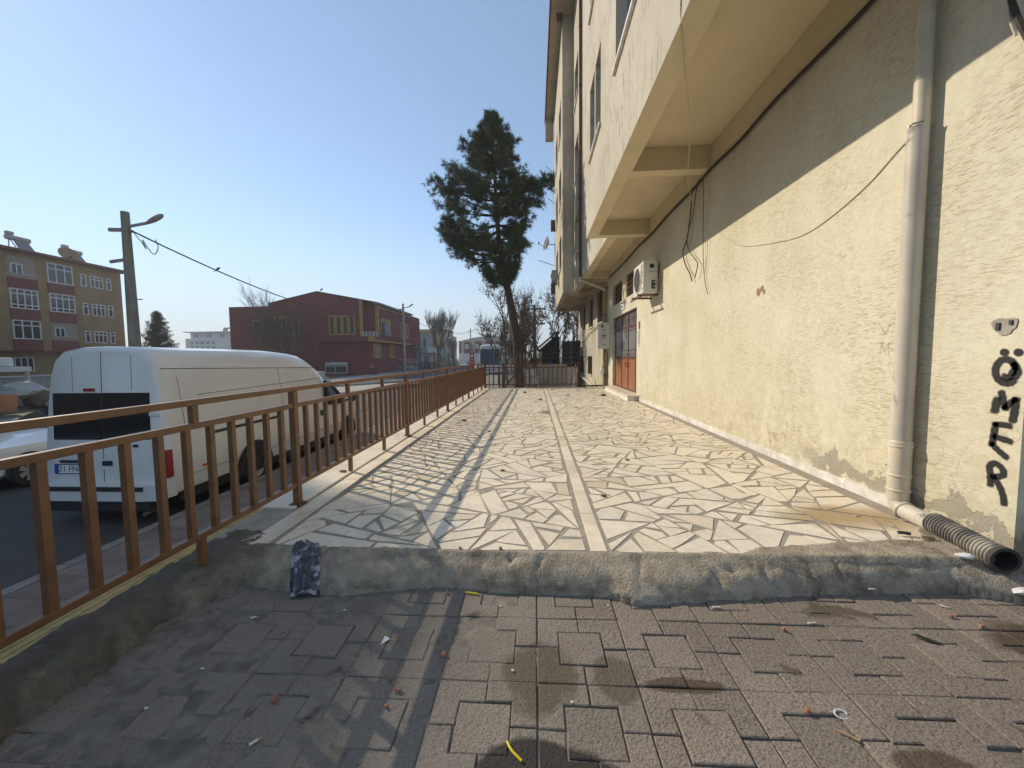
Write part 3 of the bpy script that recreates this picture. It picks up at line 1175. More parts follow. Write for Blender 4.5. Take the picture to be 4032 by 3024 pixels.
# fence across the far end
FY = 15.50
ff = empty('end_fence', (-0.2, FY, 0))
tag(ff, 'dark rusty brown steel fence across the far end of the terrace', 'fence')
for (za, nm) in ((0.93, 'top_rail'), (0.80, 'middle_rail'), (0.125, 'bottom_rail')):
    MB().box(-1.94, 1.66, FY - 0.018, FY + 0.018, za - 0.018, za + 0.018).build(nm, 'rail_rust', ff)
for x in (-1.955, -0.215, 1.67):
    MB().box(x - 0.03, x + 0.03, FY - 0.03, FY + 0.03, -0.1, 0.99).build('post', 'rail_rust', ff)
bl = MB().box(-0.014, 0.014, -0.014, 0.014, 0.143, 0.782).mesh('baluster')
bl.materials.append(MATS['rail_rust'])
for i in range(20):
    x = -1.80 + i * 0.178
    if abs(x + 0.215) < 0.06 or x > 1.6:
        continue
    o = link('baluster', bl, ff, True)
    o.location = (x + 0.2, 0, 0)
MB().box(1.70, 2.70, FY - 0.02, FY + 0.02, 0.03, 0.085).build('floor_bar', 'rail_rust', ff)

# ------------------------------------------------------------------ cream building beside the terrace
def wall_x(x0, x1, y0, y1, z0, z1, ops):
    """wall in a plane of constant x with rectangular openings (ya, yb, za, zb)"""
    mb = MB()
    ys = sorted({y0, y1, *[o[0] for o in ops], *[o[1] for o in ops]})
    ys = [y for y in ys if y0 <= y <= y1]
    for i in range(len(ys) - 1):
        a, b = ys[i], ys[i + 1]
        m = (a + b) / 2
        cuts = sorted([(o[2], o[3]) for o in ops if o[0] < m < o[1]])
        z = z0
        for (za, zb) in cuts:
            if za > z:
                mb.box(x0, x1, a, b, z, za)
            z = zb
        if z < z1:
            mb.box(x0, x1, a, b, z, z1)
    bm = bmesh.new()
    me = mb.mesh('tmp')
    bm.from_mesh(me)
    bmesh.ops.remove_doubles(bm, verts=bm.verts, dist=1e-5)
    # drop faces shared by two neighbouring boxes
    seen = {}
    for f in bm.faces:
        seen.setdefault(tuple(sorted(v.index for v in f.verts)), []).append(f)
    bmesh.ops.delete(bm, geom=[f for fs in seen.values() if len(fs) > 1 for f in fs], context='FACES')
    bm.to_mesh(me)
    bm.free()
    out = MB()
    out.v = [tuple(v.co) for v in me.vertices]
    out.f = [tuple(p.vertices) for p in me.polygons]
    return out


def window_x(parent, x, ya, yb, za, zb, frame='white_frame', nv=2, nh=1, sill=True, fw=0.05, curtain=True, depth=0.14, bars=0, sillmat='marble_white'):
    """window set into an opening of a wall whose outer face lies at x and looks towards -x"""
    fx = x + depth
    f = MB()
    f.box(fx, fx + 0.05, ya, yb, za, za + fw).box(fx, fx + 0.05, ya, yb, zb - fw, zb)
    f.box(fx, fx + 0.05, ya, ya + fw, za + fw, zb - fw).box(fx, fx + 0.05, yb - fw, yb, za + fw, zb - fw)
    for k in range(1, nv):
        y = ya + (yb - ya) * k / nv
        f.box(fx, fx + 0.05, y - fw / 2, y + fw / 2, za + fw, zb - fw)
    wd = f.build('window', frame, parent)
    for k in range(nv):
        a = ya + (yb - ya) * k / nv + fw * 0.5
        b = ya + (yb - ya) * (k + 1) / nv - fw * 0.5
        MB().box(fx + 0.02, fx + 0.028, a, b, za + fw, zb - fw).build('pane', 'window_glass', wd)
    if sill:
        MB().box(x - 0.05, x + depth, ya - 0.06, yb + 0.06, za - 0.05, za + 0.004).build('sill', sillmat, wd, bevel=0.005)
    if bars:
        g = MB()
        for k in range(bars):
            y = ya + (yb - ya) * (k + 0.5) / bars
            g.box(x + 0.02, x + 0.034, y - 0.007, y + 0.007, za, zb)
        for t in (0.35, 0.58):
            z = za + (zb - za) * t
            g.box(x - 0.02, x - 0.005, ya - 0.04, yb + 0.04, z - 0.007, z + 0.007)
        g.build('grille', 'brown_metal', wd)
    return wd


YN, YE1, YE2 = 2.38, 10.05, 15.19
ZS, ZT = 4.08, 16.6
bld = empty('cream_building', (2.75, 8.8, 0))
tag(bld, 'cream stuccoed apartment house whose upper floors jut over the terrace', 'building')
door = (10.95, 14.24, 0.15, 2.51)
w1 = (12.80, 14.22, 2.93, 3.60)
w2 = (11.35, 12.22, 2.93, 3.60)
wall_x(2.75, 3.05, YN, YE2, -1.4, ZS + 0.36, [door, w1, w2]).build('wall', 'stucco_cream', bld)
MB().box(3.052, 9, YN + 0.003, YE2, -1.4, ZS + 0.36).build('side_wall', 'plain_cream', bld)
# overhanging floors
up_ops = []
for zb in (5.62, 8.62, 11.62):
    up_ops += [(5.20, 6.55, zb, zb + 1.5), (7.95, 8.60, zb, zb + 1.5), (8.72, 9.40, zb, zb + 1.5), (3.0, 4.0, zb, zb + 1.5)]
fac = wall_x(1.286, 1.54, YN, YE1, ZS, ZT, up_ops).build('upper_wall', 'stucco_upper', bld)
for op in up_ops:
    window_x(bld, 1.286, *op, nv=2 if op[1] - op[0] > 0.8 else 1)
MB().box(1.62, 1.64, YN + 0.3, YE1 - 0.1, ZS + 0.5, ZT - 0.2).build('curtain', 'curtain', bld)
wall_x(1.788, 2.02, YE1 + 0.002, YE2, ZS, ZT, []).build('upper_wall', 'stucco_upper', bld)
MB().box(1.542, 9, YN, YE1 - 0.003, ZS + 0.36, ZS + 0.52).build('soffit', 'soffit', bld)
MB().box(2.022, 9, YE1, YE2 - 0.003, ZS + 0.26, ZS + 0.52).build('soffit', 'soffit', bld)
for (xa, xb, ya, yb, nm) in ((1.542, 2.748, 9.83, YE1 - 0.004, 'cross_beam'), (1.542, 2.748, 6.53, 6.75, 'cross_beam'), (1.542, 2.748, YN + 0.01, 2.62, 'cross_beam'),
                             (2.022, 2.748, YE2 - 0.25, YE2 - 0.002, 'cross_beam')):
    MB().box(xa, xb, ya, yb, ZS + 0.002, ZS + 0.36).build(nm, 'soffit', bld, bevel=0.006)
MB().box(1.29, 1.54, YN + 0.004, YE1 - 0.004, ZS - 0.004, ZS - 0.001).build('soffit_edge', 'soffit', bld)
MB().box(1.792, 2.02, YE1 + 0.006, YE2 - 0.004, ZS - 0.004, ZS - 0.001).build('soffit_edge', 'soffit', bld)
MB().box(2.744, 2.749, YN + 0.01, YE2 - 0.01, ZS - 0.03, ZS + 0.358).build('beam_face', 'soffit', bld)
MB().box(1.56, 9, YN + 0.004, YN + 0.2, ZS + 0.52, ZT).build('gable_wall', 'plain_cream', bld)
MB().box(0.7, 9.5, YN - 0.5, YE2, ZT, ZT + 0.25).build('roof_slab', 'stucco_upper', bld)
MB().box(1.80, 9, YE1 - 0.15, YE1, ZS + 0.52, ZT).build('step_wall', 'plain_cream', bld)
for wdw in (w1, w2):
    window_x(bld, 2.75, *wdw, frame='brown_metal', nv=2, sill=False, bars=7, fw=0.045, depth=0.08)
    MB().box(2.92, 2.93, wdw[0], wdw[1], wdw[2], wdw[3]).build('curtain', 'curtain', bld)
# door with transom, grille and four leaves
ya, yb, za, zb = door
dr = MB()
fx = 2.83
dr.box(fx, fx + 0.06, ya, ya + 0.06, za, zb).box(fx, fx + 0.06, yb - 0.06, yb, za, zb).box(fx, fx + 0.06, ya + 0.06, yb - 0.06, zb - 0.06, zb)
dr.box(fx, fx + 0.06, ya + 0.06, yb - 0.06, 2.03, 2.10).box(fx, fx + 0.06, ya + 0.06, yb - 0.06, za, za + 0.05)
for y in (11.36, 12.28, 13.17):
    dr.box(fx - 0.004, fx + 0.06, y - 0.04, y + 0.04, za + 0.05, zb - 0.06)
dr.box(fx - 0.002, fx + 0.056, ya + 0.06, yb - 0.06, 1.10, 1.17)
dro = dr.build('door', 'brown_metal', bld)
ed = [ya + 0.06, 11.36, 12.28, 13.17, yb - 0.06]
for i in range(4):
    a, b = ed[i] + 0.04, ed[i + 1] - 0.04
    MB().box(fx + 0.01, fx + 0.035, a, b, za + 0.05, 1.10).build('panel', 'door_panel', dro, bevel=0.004)
    MB().box(fx + 0.025, fx + 0.03, a, b, 1.17, 2.03).build('pane', 'window_glass', dro)
    MB().box(fx + 0.025, fx + 0.03, a, b, 2.10, zb - 0.06).build('pane', 'window_glass', dro)
    cu = MB()
    n = max(3, int((b - a) / 0.075))
    for k in range(n):
        y0 = a + (b - a) * k / n
        cu.box(fx + 0.012, fx + 0.02, y0 + 0.006, y0 + (b - a) / n * 0.42, 1.18, 2.02)
        cu.box(fx + 0.012, fx + 0.02, y0 + 0.006, y0 + (b - a) / n * 0.42, 2.11, zb - 0.07)
    cu.build('blind_slats', 'curtain', dro)
for z in (1.28, 1.40, 2.00, 2.14, 2.32):
    MB().tube([(fx - 0.05, ya - 0.03, z), (fx - 0.05, yb + 0.03, z)], 0.009, 6).build('grille_bar', 'brown_metal', dro)
for k in range(22):
    y = ya + 0.1 + (yb - ya - 0.2) * k / 21
    MB().box(fx - 0.045, fx - 0.035, y - 0.004, y + 0.004, 2.14, 2.46).build('grille_rod', 'brown_metal', dro)
for y, sg in ((12.40, 1), (12.14, -1)):
    MB().tube([(fx, y, 0.86), (fx - 0.05, y, 0.88), (fx - 0.055, y, 0.96), (fx, y, 1.0)], 0.010, 6).build('handle', 'brown_metal', dro)
MB().tube([(fx - 0.06, 12.30, 1.98), (fx - 0.06, 12.30, 1.80), (fx - 0.06, 12.25, 1.74), (fx - 0.06, 12.32, 1.70), (fx - 0.06, 12.30, 1.82)], 0.012, 6).build('padlock_chain', 'steel', dro)
MB().box(fx - 0.006, fx - 0.002, 11.10, 11.19, 0.88, 1.02).build('paper_notice', 'print_white', dro)
# door step
st = MB().box(2.46, 2.83, 10.66, 14.05, -0.01, 0.105).build('door_step', 'marble_white', bld, bevel=0.004)
MB().box(2.44, 2.84, 10.62, 14.07, 0.107, 0.147).build('tread', 'marble_border', st, bevel=0.006)
# wall plates round the door
pq = MB().box(2.722, 2.752, 12.40, 12.84, 2.63, 2.91).build('name_plaque', 'print_white', bld, bevel=0.004)
for (z, a, b) in ((2.83, 12.45, 12.78), (2.72, 12.52, 12.62), (2.72, 12.66, 12.78)):
    MB().box(2.7205, 2.7215, a, b, z - 0.025, z + 0.025).build('lettering', 'print_dark', pq)
MB().box(2.735, 2.752, 10.60, 10.70, 1.90, 2.09).build('number_plate', 'print_red', bld)
ic = MB().box(2.732, 2.752, 10.62, 10.80, 1.46, 1.90).build('bell_panel', 'print_white', bld, bevel=0.003)
for k in range(9):
    MB().box(2.7305, 2.7318, 10.65, 10.77, 1.50 + k * 0.042, 1.525 + k * 0.042).build('bell_label', 'print_dark' if k % 3 == 1 else 'grey_metal', ic)


# sprayed letters and scratches on the wall
def ribbon(pts, wd, x, name, mat, parent, n=6, soft=True):
    """flat paint stroke on the wall plane: points are (y, z)"""
    P = []
    for i in range(len(pts) - 1):
        p0 = Vector(pts[max(i - 1, 0)])
        p1, p2 = Vector(pts[i]), Vector(pts[i + 1])
        p3 = Vector(pts[min(i + 2, len(pts) - 1)])
        for k in range(n):
            t = k / n
            P.append(0.5 * ((2 * p1) + (p2 - p0) * t + (2 * p0 - 5 * p1 + 4 * p2 - p3) * t * t + (3 * p1 - p0 - 3 * p2 + p3) * t ** 3))
    P.append(Vector(pts[-1]))
    mb = MB()
    mb.tint = []
    cs = ((-1, 0), (-0.5, 0.72), (0, 1.0), (0.5, 0.72), (1, 0))
    ext = []
    d0 = (P[0] - P[1]).normalized()
    d1 = (P[-1] - P[-2]).normalized()
    P = [P[0] + d0 * wd * 0.9] + P + [P[-1] + d1 * wd * 0.9]
    for i, p in enumerate(P):
        t = (P[min(i + 1, len(P) - 1)] - P[max(i - 1, 0)]).normalized()
        nn = Vector((-t.y, t.x))
        endf = 0.0 if i in (0, len(P) - 1) else 1.0
        for s_, a_ in cs:
            q = p + nn * wd * s_ * (1 + 0.08 * math.sin(i * 1.7))
            mb.v.append((x, q.x, q.y))
            mb.tint.append(a_ * endf)
    for i in range(len(P) - 1):
        for k in range(4):
            a = i * 5 + k
            mb.f.append((a, a + 1, a + 6, a + 5))
    return mb.build(name, mat, parent, fix=False)


m_, nt_, b_ = newmat('spray_paint')
g_ = NT(nt_)
b_.inputs['Base Color'].default_value = (0.012, 0.012, 0.013, 1)
b_.inputs['Roughness'].default_value = 0.6
at_ = g_.n('ShaderNodeAttribute', attribute_name='tint')
al = g_.math('ADD', at_.outputs['Fac'], g_.rng(g_.noise(g_.pos(), 260, 2, 0.6), 0.3, 0.7, -0.18, 0.18))
g_.lk(g_.rng(al, 0.10, 0.55), b_.inputs['Alpha'])
GX = 2.7455
gf = empty('graffiti', (GX, 2.47, 0.8))
gf.parent = bld
gf.matrix_parent_inverse = PW(bld).inverted()
gf['label'] = 'black spray painted letters running down the wall by the corner'
Z0 = 0.0
S = [
     ([(2.485, 1.052), (2.462, 1.045), (2.440, 1.085), (2.436, 1.116), (2.465, 1.150), (2.507, 1.146), (2.530, 1.101), (2.523, 1.05), (2.490, 1.016), (2.455, 1.016), (2.440, 1.03)], 0.019),
     ([(2.441, 1.125), (2.420, 1.085), (2.432, 1.050)], 0.018),
     ([(2.520, 0.845), (2.512, 0.915)], 0.021), ([(2.493, 0.958), (2.480, 0.91), (2.468, 0.868)], 0.018), ([(2.468, 0.868), (2.445, 0.90), (2.420, 0.925)], 0.017), ([(2.420, 0.925), (2.422, 0.86), (2.428, 0.80)], 0.019),
     ([(2.440, 0.768), (2.475, 0.768), (2.511, 0.765)], 0.017), ([(2.511, 0.765), (2.516, 0.70), (2.522, 0.640)], 0.018), ([(2.520, 0.640), (2.485, 0.61), (2.446, 0.583)], 0.017), ([(2.507, 0.690), (2.434, 0.679)], 0.018),
     ([(2.515, 0.395), (2.520, 0.46), (2.526, 0.505), (2.500, 0.532), (2.462, 0.510), (2.456, 0.472), (2.502, 0.447)], 0.017), ([(2.502, 0.447), (2.468, 0.40), (2.446, 0.345), (2.440, 0.305)], 0.017)]
for p, wd in S:
    ribbon(p, wd * 1.25, GX, 'paint_stroke', 'spray_paint', gf)
for (dy_, dz_) in ((2.492, 1.194), (2.424, 1.193)):
    mb = MB()
    mb.tint = []
    for (r_, t_) in ((0.0, 1.0), (0.015, 0.95), (0.026, 0.0)):
        for k in range(12):
            a = 2 * math.pi * k / 12
            mb.v.append((GX, dy_ + r_ * math.cos(a), dz_ + r_ * math.sin(a)))
            mb.tint.append(t_)
    for j in range(2):
        for k in range(12):
            mb.f.append((j * 12 + k, j * 12 + (k + 1) % 12, (j + 1) * 12 + (k + 1) % 12, (j + 1) * 12 + k))
    mb.build('paint_dot', 'spray_paint', gf, fix=False)
m_, nt_, b_ = newmat('scratch')
g_ = NT(nt_)
b_.inputs['Base Color'].default_value = (0.40, 0.31, 0.17, 1)
b_.inputs['Roughness'].default_value = 0.9
at_ = g_.n('ShaderNodeAttribute', attribute_name='tint')
g_.lk(g_.rng(at_.outputs['Fac'], 0.1, 0.7, 0, 0.45), b_.inputs['Alpha'])
for p in ([(3.36, 1.438), (3.292, 1.345)], [(3.292, 1.345), (3.254, 1.429)], [(3.335, 1.189), (3.321, 1.283)], [(3.321, 1.283), (3.292, 1.206)], [(3.292, 1.206), (3.258, 1.28)], [(3.258, 1.28), (3.258, 1.181)]):
    ribbon(p, 0.0045, GX, 'scratched_letter', 'scratch', gf)
# broken hole in the plaster with a dark socket, and a chipped spot
hole = MB()
rg = random.Random(3)
ring = []
for k in range(18):
    an = 2 * math.pi * k / 18
    rr = 1 + 0.16 * math.sin(3 * an) + rg.uniform(-0.1, 0.1)
    ring.append((2.50 + 0.064 * rr * math.cos(an), 1.350 + 0.05 * rr * math.sin(an)))
hole.add([(GX - 0.001, y, z) for y, z in ring] + [(GX + 0.0015, 2.50 + (y - 2.50) * 0.72, 1.35 + (z - 1.35) * 0.72) for y, z in ring] + [(GX + 0.003, 2.50, 1.35)],
         [(k, (k + 1) % 18, 18 + (k + 1) % 18, 18 + k) for k in range(18)] + [(18 + k, 18 + (k + 1) % 18, 36) for k in range(18)])
ho = hole.build('plaster_hole', 'concrete_pale', bld, 180)
MB().box(GX - 0.006, GX + 0.002, 2.520, 2.540, 1.325, 1.368).build('socket', 'print_dark', ho)
MB().box(GX - 0.006, GX + 0.002, 2.458, 2.474, 1.352, 1.378).build('socket', 'print_dark', ho)
for (y, z, s_) in ((5.10, 1.97, 0.05), (5.02, 2.0, 0.035), (4.98, 1.95, 0.03)):
    c_ = MB()
    rr = [(y + s_ * rg.uniform(0.5, 1.2) * math.cos(a), z + 1.1 * s_ * rg.uniform(0.5, 1.2) * math.sin(a)) for a in [2 * math.pi * k / 9 for k in range(9)]]
    c_.add([(GX + 0.001, a, b) for a, b in rr], [tuple(range(8, -1, -1))])
    c_.build('chipped_spot', 'print_brown', bld)

# ------------------------------------------------------------------ pipes on the wall
dp = empty('downpipe', (2.675, 3.03, 0))
tag(dp, 'white plastic downpipe on the cream wall, ending in a grey elbow', 'pipe')
PX, PY = 2.675, 3.03
MB().tube([(PX + 0.012, PY - 0.005, 2.70), (PX + 0.012, PY - 0.005, 4.10)], 0.047, 20).build('upper_pipe', 'pvc_beige', dp, 50)
MB().tube([(PX, PY, 0.53), (PX, PY, 2.76)], 0.060, 24).build('pipe', 'pvc', dp, 50)
MB().lathe([(0.060, 0.52), (0.068, 0.53), (0.068, 0.55), (0.063, 0.56)], (PX, PY, 0), n=24).build('collar', 'pvc_beige', dp, 50)
MB().tube([(PX, PY, 0.12), (PX, PY, 0.525)], 0.066, 24).build('socket', 'pvc_beige', dp, 50)
for z in (0.19, 0.30, 0.52):
    MB().lathe([(0.066, z - 0.012), (0.0715, z - 0.006), (0.0715, z + 0.006), (0.066, z + 0.012)], (PX, PY, 0), n=24).build('ring', 'pvc_beige', dp, 50)
el = []
for k in range(7):
    a = math.pi / 2 * k / 6
    el.append((PX - 0.01 * k / 6, PY - 0.085 * (1 - math.cos(a)), 0.14 - 0.085 * math.sin(a)))
el.append((PX - 0.02, PY - 0.38, 0.045))
MB().tube(el, 0.058, 20).build('elbow', 'pvc', dp, 60)
MB().lathe([(0.061, -0.01), (0.069, -0.004), (0.069, 0.008), (0.061, 0.014)], el[5], Vector(el[6]) - Vector(el[4]), n=20).build('ring', 'pvc_beige', dp, 60)
# small clamp
MB().tube([(PX + 0.07, PY, 2.76), (PX - 0.066, PY, 2.77), (PX - 0.063, PY - 0.03, 2.77), (PX - 0.02, PY - 0.062, 2.77)], 0.005, 6).build('clamp', 'steel', dp)
hz = empty('corrugated_hose', (2.63, 2.5, 0))
tag(hz, 'short dirty corrugated drain hose lying at the foot of the wall', 'hose')
a0, a1 = Vector((2.655, 2.74, 0.062)), Vector((2.585, 2.27, 0.045))
prof = []
n = 22
ln = (a1 - a0).length
for k in range(n):
    h0 = ln * k / n
    for (dh, r_) in ((0, 0.060), (0.25, 0.0695), (0.6, 0.0695), (0.85, 0.060)):
        prof.append((r_, h0 + ln / n * dh))
MB().lathe(prof, a0, a1 - a0, 24).build('hose_wall', 'hose', hz, 60)
MB().lathe([(0.068, ln - 0.03), (0.073, ln - 0.02), (0.073, ln + 0.004), (0.056, ln + 0.004), (0.054, ln - 0.12), (0.0, ln - 0.13)], a0, a1 - a0, 24).build('hose_mouth', 'hose_dark', hz, 60)

# air conditioner
ac = empty('air_conditioner', (2.56, 9.4, 2.57))
tag(ac, 'white outdoor air conditioner unit on brackets high on the cream wall', 'air conditioner')
AX0, AX1, AY0, AY1, AZ0, AZ1 = 2.385, 2.70, 8.97, 9.80, 2.575, 3.265
MB().box(AX0, AX1, AY0, AY1, AZ0, AZ1).build('casing', 'ac_body', ac, bevel=0.012)
fc = Vector((AX0 - 0.001, 9.45, 2.92))
MB().lathe([(0.30, -0.012), (0.30, 0.012), (0.285, 0.02), (0.27, 0.012), (0.27, -0.012)], fc, (-1, 0, 0), 32).build('fan_ring', 'ac_body', ac, 40)
MB().lathe([(0.27, 0.002), (0.0, 0.002)], fc, (-1, 0, 0), 32).build('fan_opening', 'black_plastic', ac)
for k in range(1, 7):
    MB().lathe([(0.04 * k, 0.012), (0.04 * k + 0.006, 0.012), (0.04 * k + 0.006, 0.018), (0.04 * k, 0.018)], fc, (-1, 0, 0), 28).build('grille_ring', 'grey_metal', ac)
for k in range(8):
    a = 2 * math.pi * k / 8
    MB().bar(fc + Vector((-0.015, 0, 0)), fc + Vector((-0.015, 0.27 * math.cos(a), 0.27 * math.sin(a))), 0.006).build('grille_spoke', 'grey_metal', ac)
text('lettering', 'arçelik', 0.17, 'print_dark', ac, frame3((AX0 - 0.003, 9.09, 3.0), (0, 0, 1), (0, 1, 0)), 0.001)
MB().lathe([(0.035, 0.001), (0.0, 0.001)], (AX0 - 0.002, 9.09, 2.69), (-1, 0, 0), 14).build('logo_dot', 'print_red', ac)
MB().box(AX0 + 0.03, AX1 - 0.02, AY0 - 0.004, AY0 - 0.001, 2.62, 3.22).build('end_plate', 'ac_body', ac)
MB().lathe([(0.05, 0.0), (0.05, 0.004), (0.0, 0.004)], (2.565, AY0 - 0.004, 3.15), (0, -1, 0), 16).build('hand_hold', 'black_plastic', ac)
MB().box(2.50, 2.68, AY0 - 0.008, AY0 - 0.0045, 3.02, 3.03).build('louvre', 'grey_metal', ac)
MB().box(2.565, 2.635, AY0 - 0.03, AY0 - 0.0045, 2.66, 2.84).build('valve_cover', 'black_plastic', ac, bevel=0.004)
for z in (2.70, 2.79):
    MB().tube([(2.60, AY0 - 0.03, z), (2.60, AY0 - 0.06, z), (2.66, AY0 - 0.07, z + 0.01), (2.73, AY0 - 0.03, z + 0.10), (2.735, AY0 + 0.02, z + 0.22), (2.74, AY0 + 0.10, z + 0.20)], 0.014, 8).build('hose', 'cable_white', ac, 60)
for y in (9.10, 9.66):
    MB().bar((2.30, y, 2.545), (2.752, y, 2.545), 0.035, 0.035).build('bracket', 'brown_metal', ac)
MB().bar((2.33, 8.95, 2.50), (2.33, 9.85, 2.50), 0.03, 0.03).build('bracket', 'brown_metal', ac)

# gas meter cabinet with its yellow pipe
gb = empty('gas_meter_box', (2.58, 15.2, 1.45))
tag(gb, 'white gas meter cabinet mounted beside the brown door', 'cabinet')
MB().box(2.385, 2.749, 14.78, 15.18, 1.47, 2.42).build('casing', 'box_white', gb, bevel=0.008)
MB().box(2.40, 2.735, 14.768, 14.777, 1.49, 2.40).build('door_leaf', 'box_white', gb, bevel=0.003)
for (xa, xb, za, zb, m) in ((2.43, 2.52, 2.24, 2.34, 'print_red'), (2.46, 2.60, 2.13, 2.16, 'print_dark'), (2.45, 2.60, 1.90, 1.98, 'print_brown'), (2.47, 2.57, 1.83, 1.86, 'print_dark'), (2.45, 2.50, 1.585, 1.61, 'print_dark'),
                            (2.53, 2.59, 1.60, 1.63, 'print_dark')):
    MB().box(xa, xb, 14.7655, 14.767, za, zb).build('sticker', m, gb)
gp = empty('gas_pipe', (2.62, 15.4, 0))
tag(gp, 'mustard yellow gas pipe rising behind the white cabinet', 'pipe')
MB().tube([(2.64, 15.27, 0.0), (2.64, 15.27, 1.5), (2.64, 15.27, 3.62), (2.68, 15.30, 3.74), (2.80, 15.35, 3.80)], 0.055, 12).build('riser', 'gas_yellow', gp, 50)
for z in (0.45, 2.75):
    MB().lathe([(0.055, z - 0.02), (0.068, z - 0.02), (0.068, z + 0.02), (0.055, z + 0.02)], (2.64, 15.27, 0), n=12).build('clamp_ring', 'brown_metal', gp)
MB().tube([(2.72, 15.12, 0.1), (2.72, 15.12, 1.3)], 0.018, 8).build('branch', 'brown_metal', gp)
# diagonal white drainpipe under the step of the overhang and its brown downpipe
dd = empty('corner_drainpipe', (1.74, 15.2, 4))
tag(dd, 'brown drainpipe down the corner joint that turns back to the wall', 'pipe')
MB().tube([(1.70, 15.15, 16.4), (1.70, 15.15, 4.15)], 0.045, 10).build('drop', 'brown_metal', dd, 50)
for z in (5, 7, 9, 11, 13):
    MB().lathe([(0.045, z - 0.04), (0.058, z - 0.04), (0.058, z + 0.04), (0.045, z + 0.04)], (1.70, 15.15, 0), n=10).build('clamp_ring', 'brown_metal', dd)
MB().tube([(1.70, 15.15, 4.15), (1.74, 15.16, 4.04), (2.5, 15.2, 3.74), (2.66, 15.22, 3.66)], 0.05, 10).build('return_pipe', 'pvc_beige', dd, 50)
# white carrier bag hung on the gas pipe
wb = MB()
rg = random.Random(9)
rings = []
for k, (r_, z) in enumerate(((0.008, 0.92), (0.012, 0.86), (0.03, 0.80), (0.065, 0.72), (0.085, 0.64), (0.075, 0.56), (0.03, 0.52))):
    rings.append([(2.545 + r_ * math.cos(a) * (1 + rg.uniform(-0.2, 0.2)), 15.20 + r_ * 0.8 * math.sin(a) * (1 + rg.uniform(-0.2, 0.2)), z + rg.uniform(-0.008, 0.008)) for a in [2 * math.pi * j / 10 for j in range(10)]])
wb.loft(rings)
tag(wb.build('carrier_bag', 'plastic_white', None, 60), 'small white carrier bag hanging from the yellow gas pipe', 'bag')

# cables
def cable(name, pts, r, mat, label, n=5, sub=6):
    P = []
    for i in range(len(pts) - 1):
        p0, p1, p2, p3 = (Vector(pts[max(i - 1, 0)]), Vector(pts[i]), Vector(pts[i + 1]), Vector(pts[min(i + 2, len(pts) - 1)]))
        for k in range(sub):
            t = k / sub
            P.append(0.5 * ((2 * p1) + (p2 - p0) * t + (2 * p0 - 5 * p1 + 4 * p2 - p3) * t * t + (3 * p1 - p0 - 3 * p2 + p3) * t ** 3))
    P.append(Vector(pts[-1]))
    o = MB().tube(P, r, n).build(name, mat, None, 60)
    return tag(o, label, 'cable')


cable('cable', [(2.725, y, 4.03 + 0.02 * math.sin(y * 3.1)) for y in (2.4, 3.6, 4.8, 5.6, 6.4, 7.2, 8.4, 9.6, 10.8, 12.0, 13.4, 14.9)], 0.022, 'cable_black', 'thick black cable bundle along the angle of wall and soffit')
cable('cable', [(2.7445, y, z) for y, z in ((6.21, 3.02), (5.757, 2.741), (5.37, 2.586), (4.61, 2.438), (4.228, 2.41), (3.867, 2.472), (3.516, 2.583), (3.26, 2.717), (3.12, 2.78))], 0.0045, 'cable_white', 'thin pale wire sagging across the cream wall to the downpipe')
cable('cable', [(2.70, y, z) for y, z in ((6.81, 4.04), (7.14, 3.96), (7.167, 3.725), (7.307, 3.272), (7.511, 3.071), (7.369, 2.809), (7.15, 2.60), (7.067, 2.462))], 0.010, 'cable_black', 'longest black cable end dangling on the wall, kinked at its tip')
cable('cable', [(2.69, y, z) for y, z in ((6.90, 4.0), (7.05, 3.6), (7.30, 3.25), (7.172, 2.999), (6.90, 2.78), (6.814, 2.683), (6.916, 2.494))], 0.008, 'cable_black', 'shorter dark cable end beside the longest dangling one')
cable('cable', [(2.72, y, z) for y, z in ((6.72, 4.0), (6.69, 3.032), (6.649, 2.616), (6.589, 2.372), (6.478, 2.152))], 0.005, 'cable_black', 'thin wire hanging lowest on the cream wall')
cable('cable', [(2.72, y, z) for y, z in ((6.55, 4.0), (6.521, 3.012), (6.537, 2.677), (6.628, 2.467))], 0.005, 'cable_white', 'thin pale wire hanging just right of the dark loose ends')
cable('cable', [(1.275, 3.70, 4.32), (1.30, 3.75, 4.07), (1.42, 4.018, 4.02), (1.75, 4.76, 3.931), (1.98, 5.346, 3.88), (2.25, 6.115, 3.819), (2.5, 6.698, 3.80), (2.72, 7.006, 3.547)], 0.006, 'cable_white', 'pale wire slung from the overhang edge across to the wall')
cable('cable', [(2.70, 2.545, 3.25), (2.70, 2.54, 3.10), (2.70, 2.50, 2.96)], 0.008, 'cable_white', 'short white cable tied to the black one by the corner')
cable('cable', [(2.70, 2.60, 4.0), (2.70, 2.58, 3.55), (2.70, 2.55, 3.25), (2.70, 2.48, 3.0), (2.70, 2.40, 2.8)], 0.016, 'cable_black', 'black cable at the top of the near wall corner')

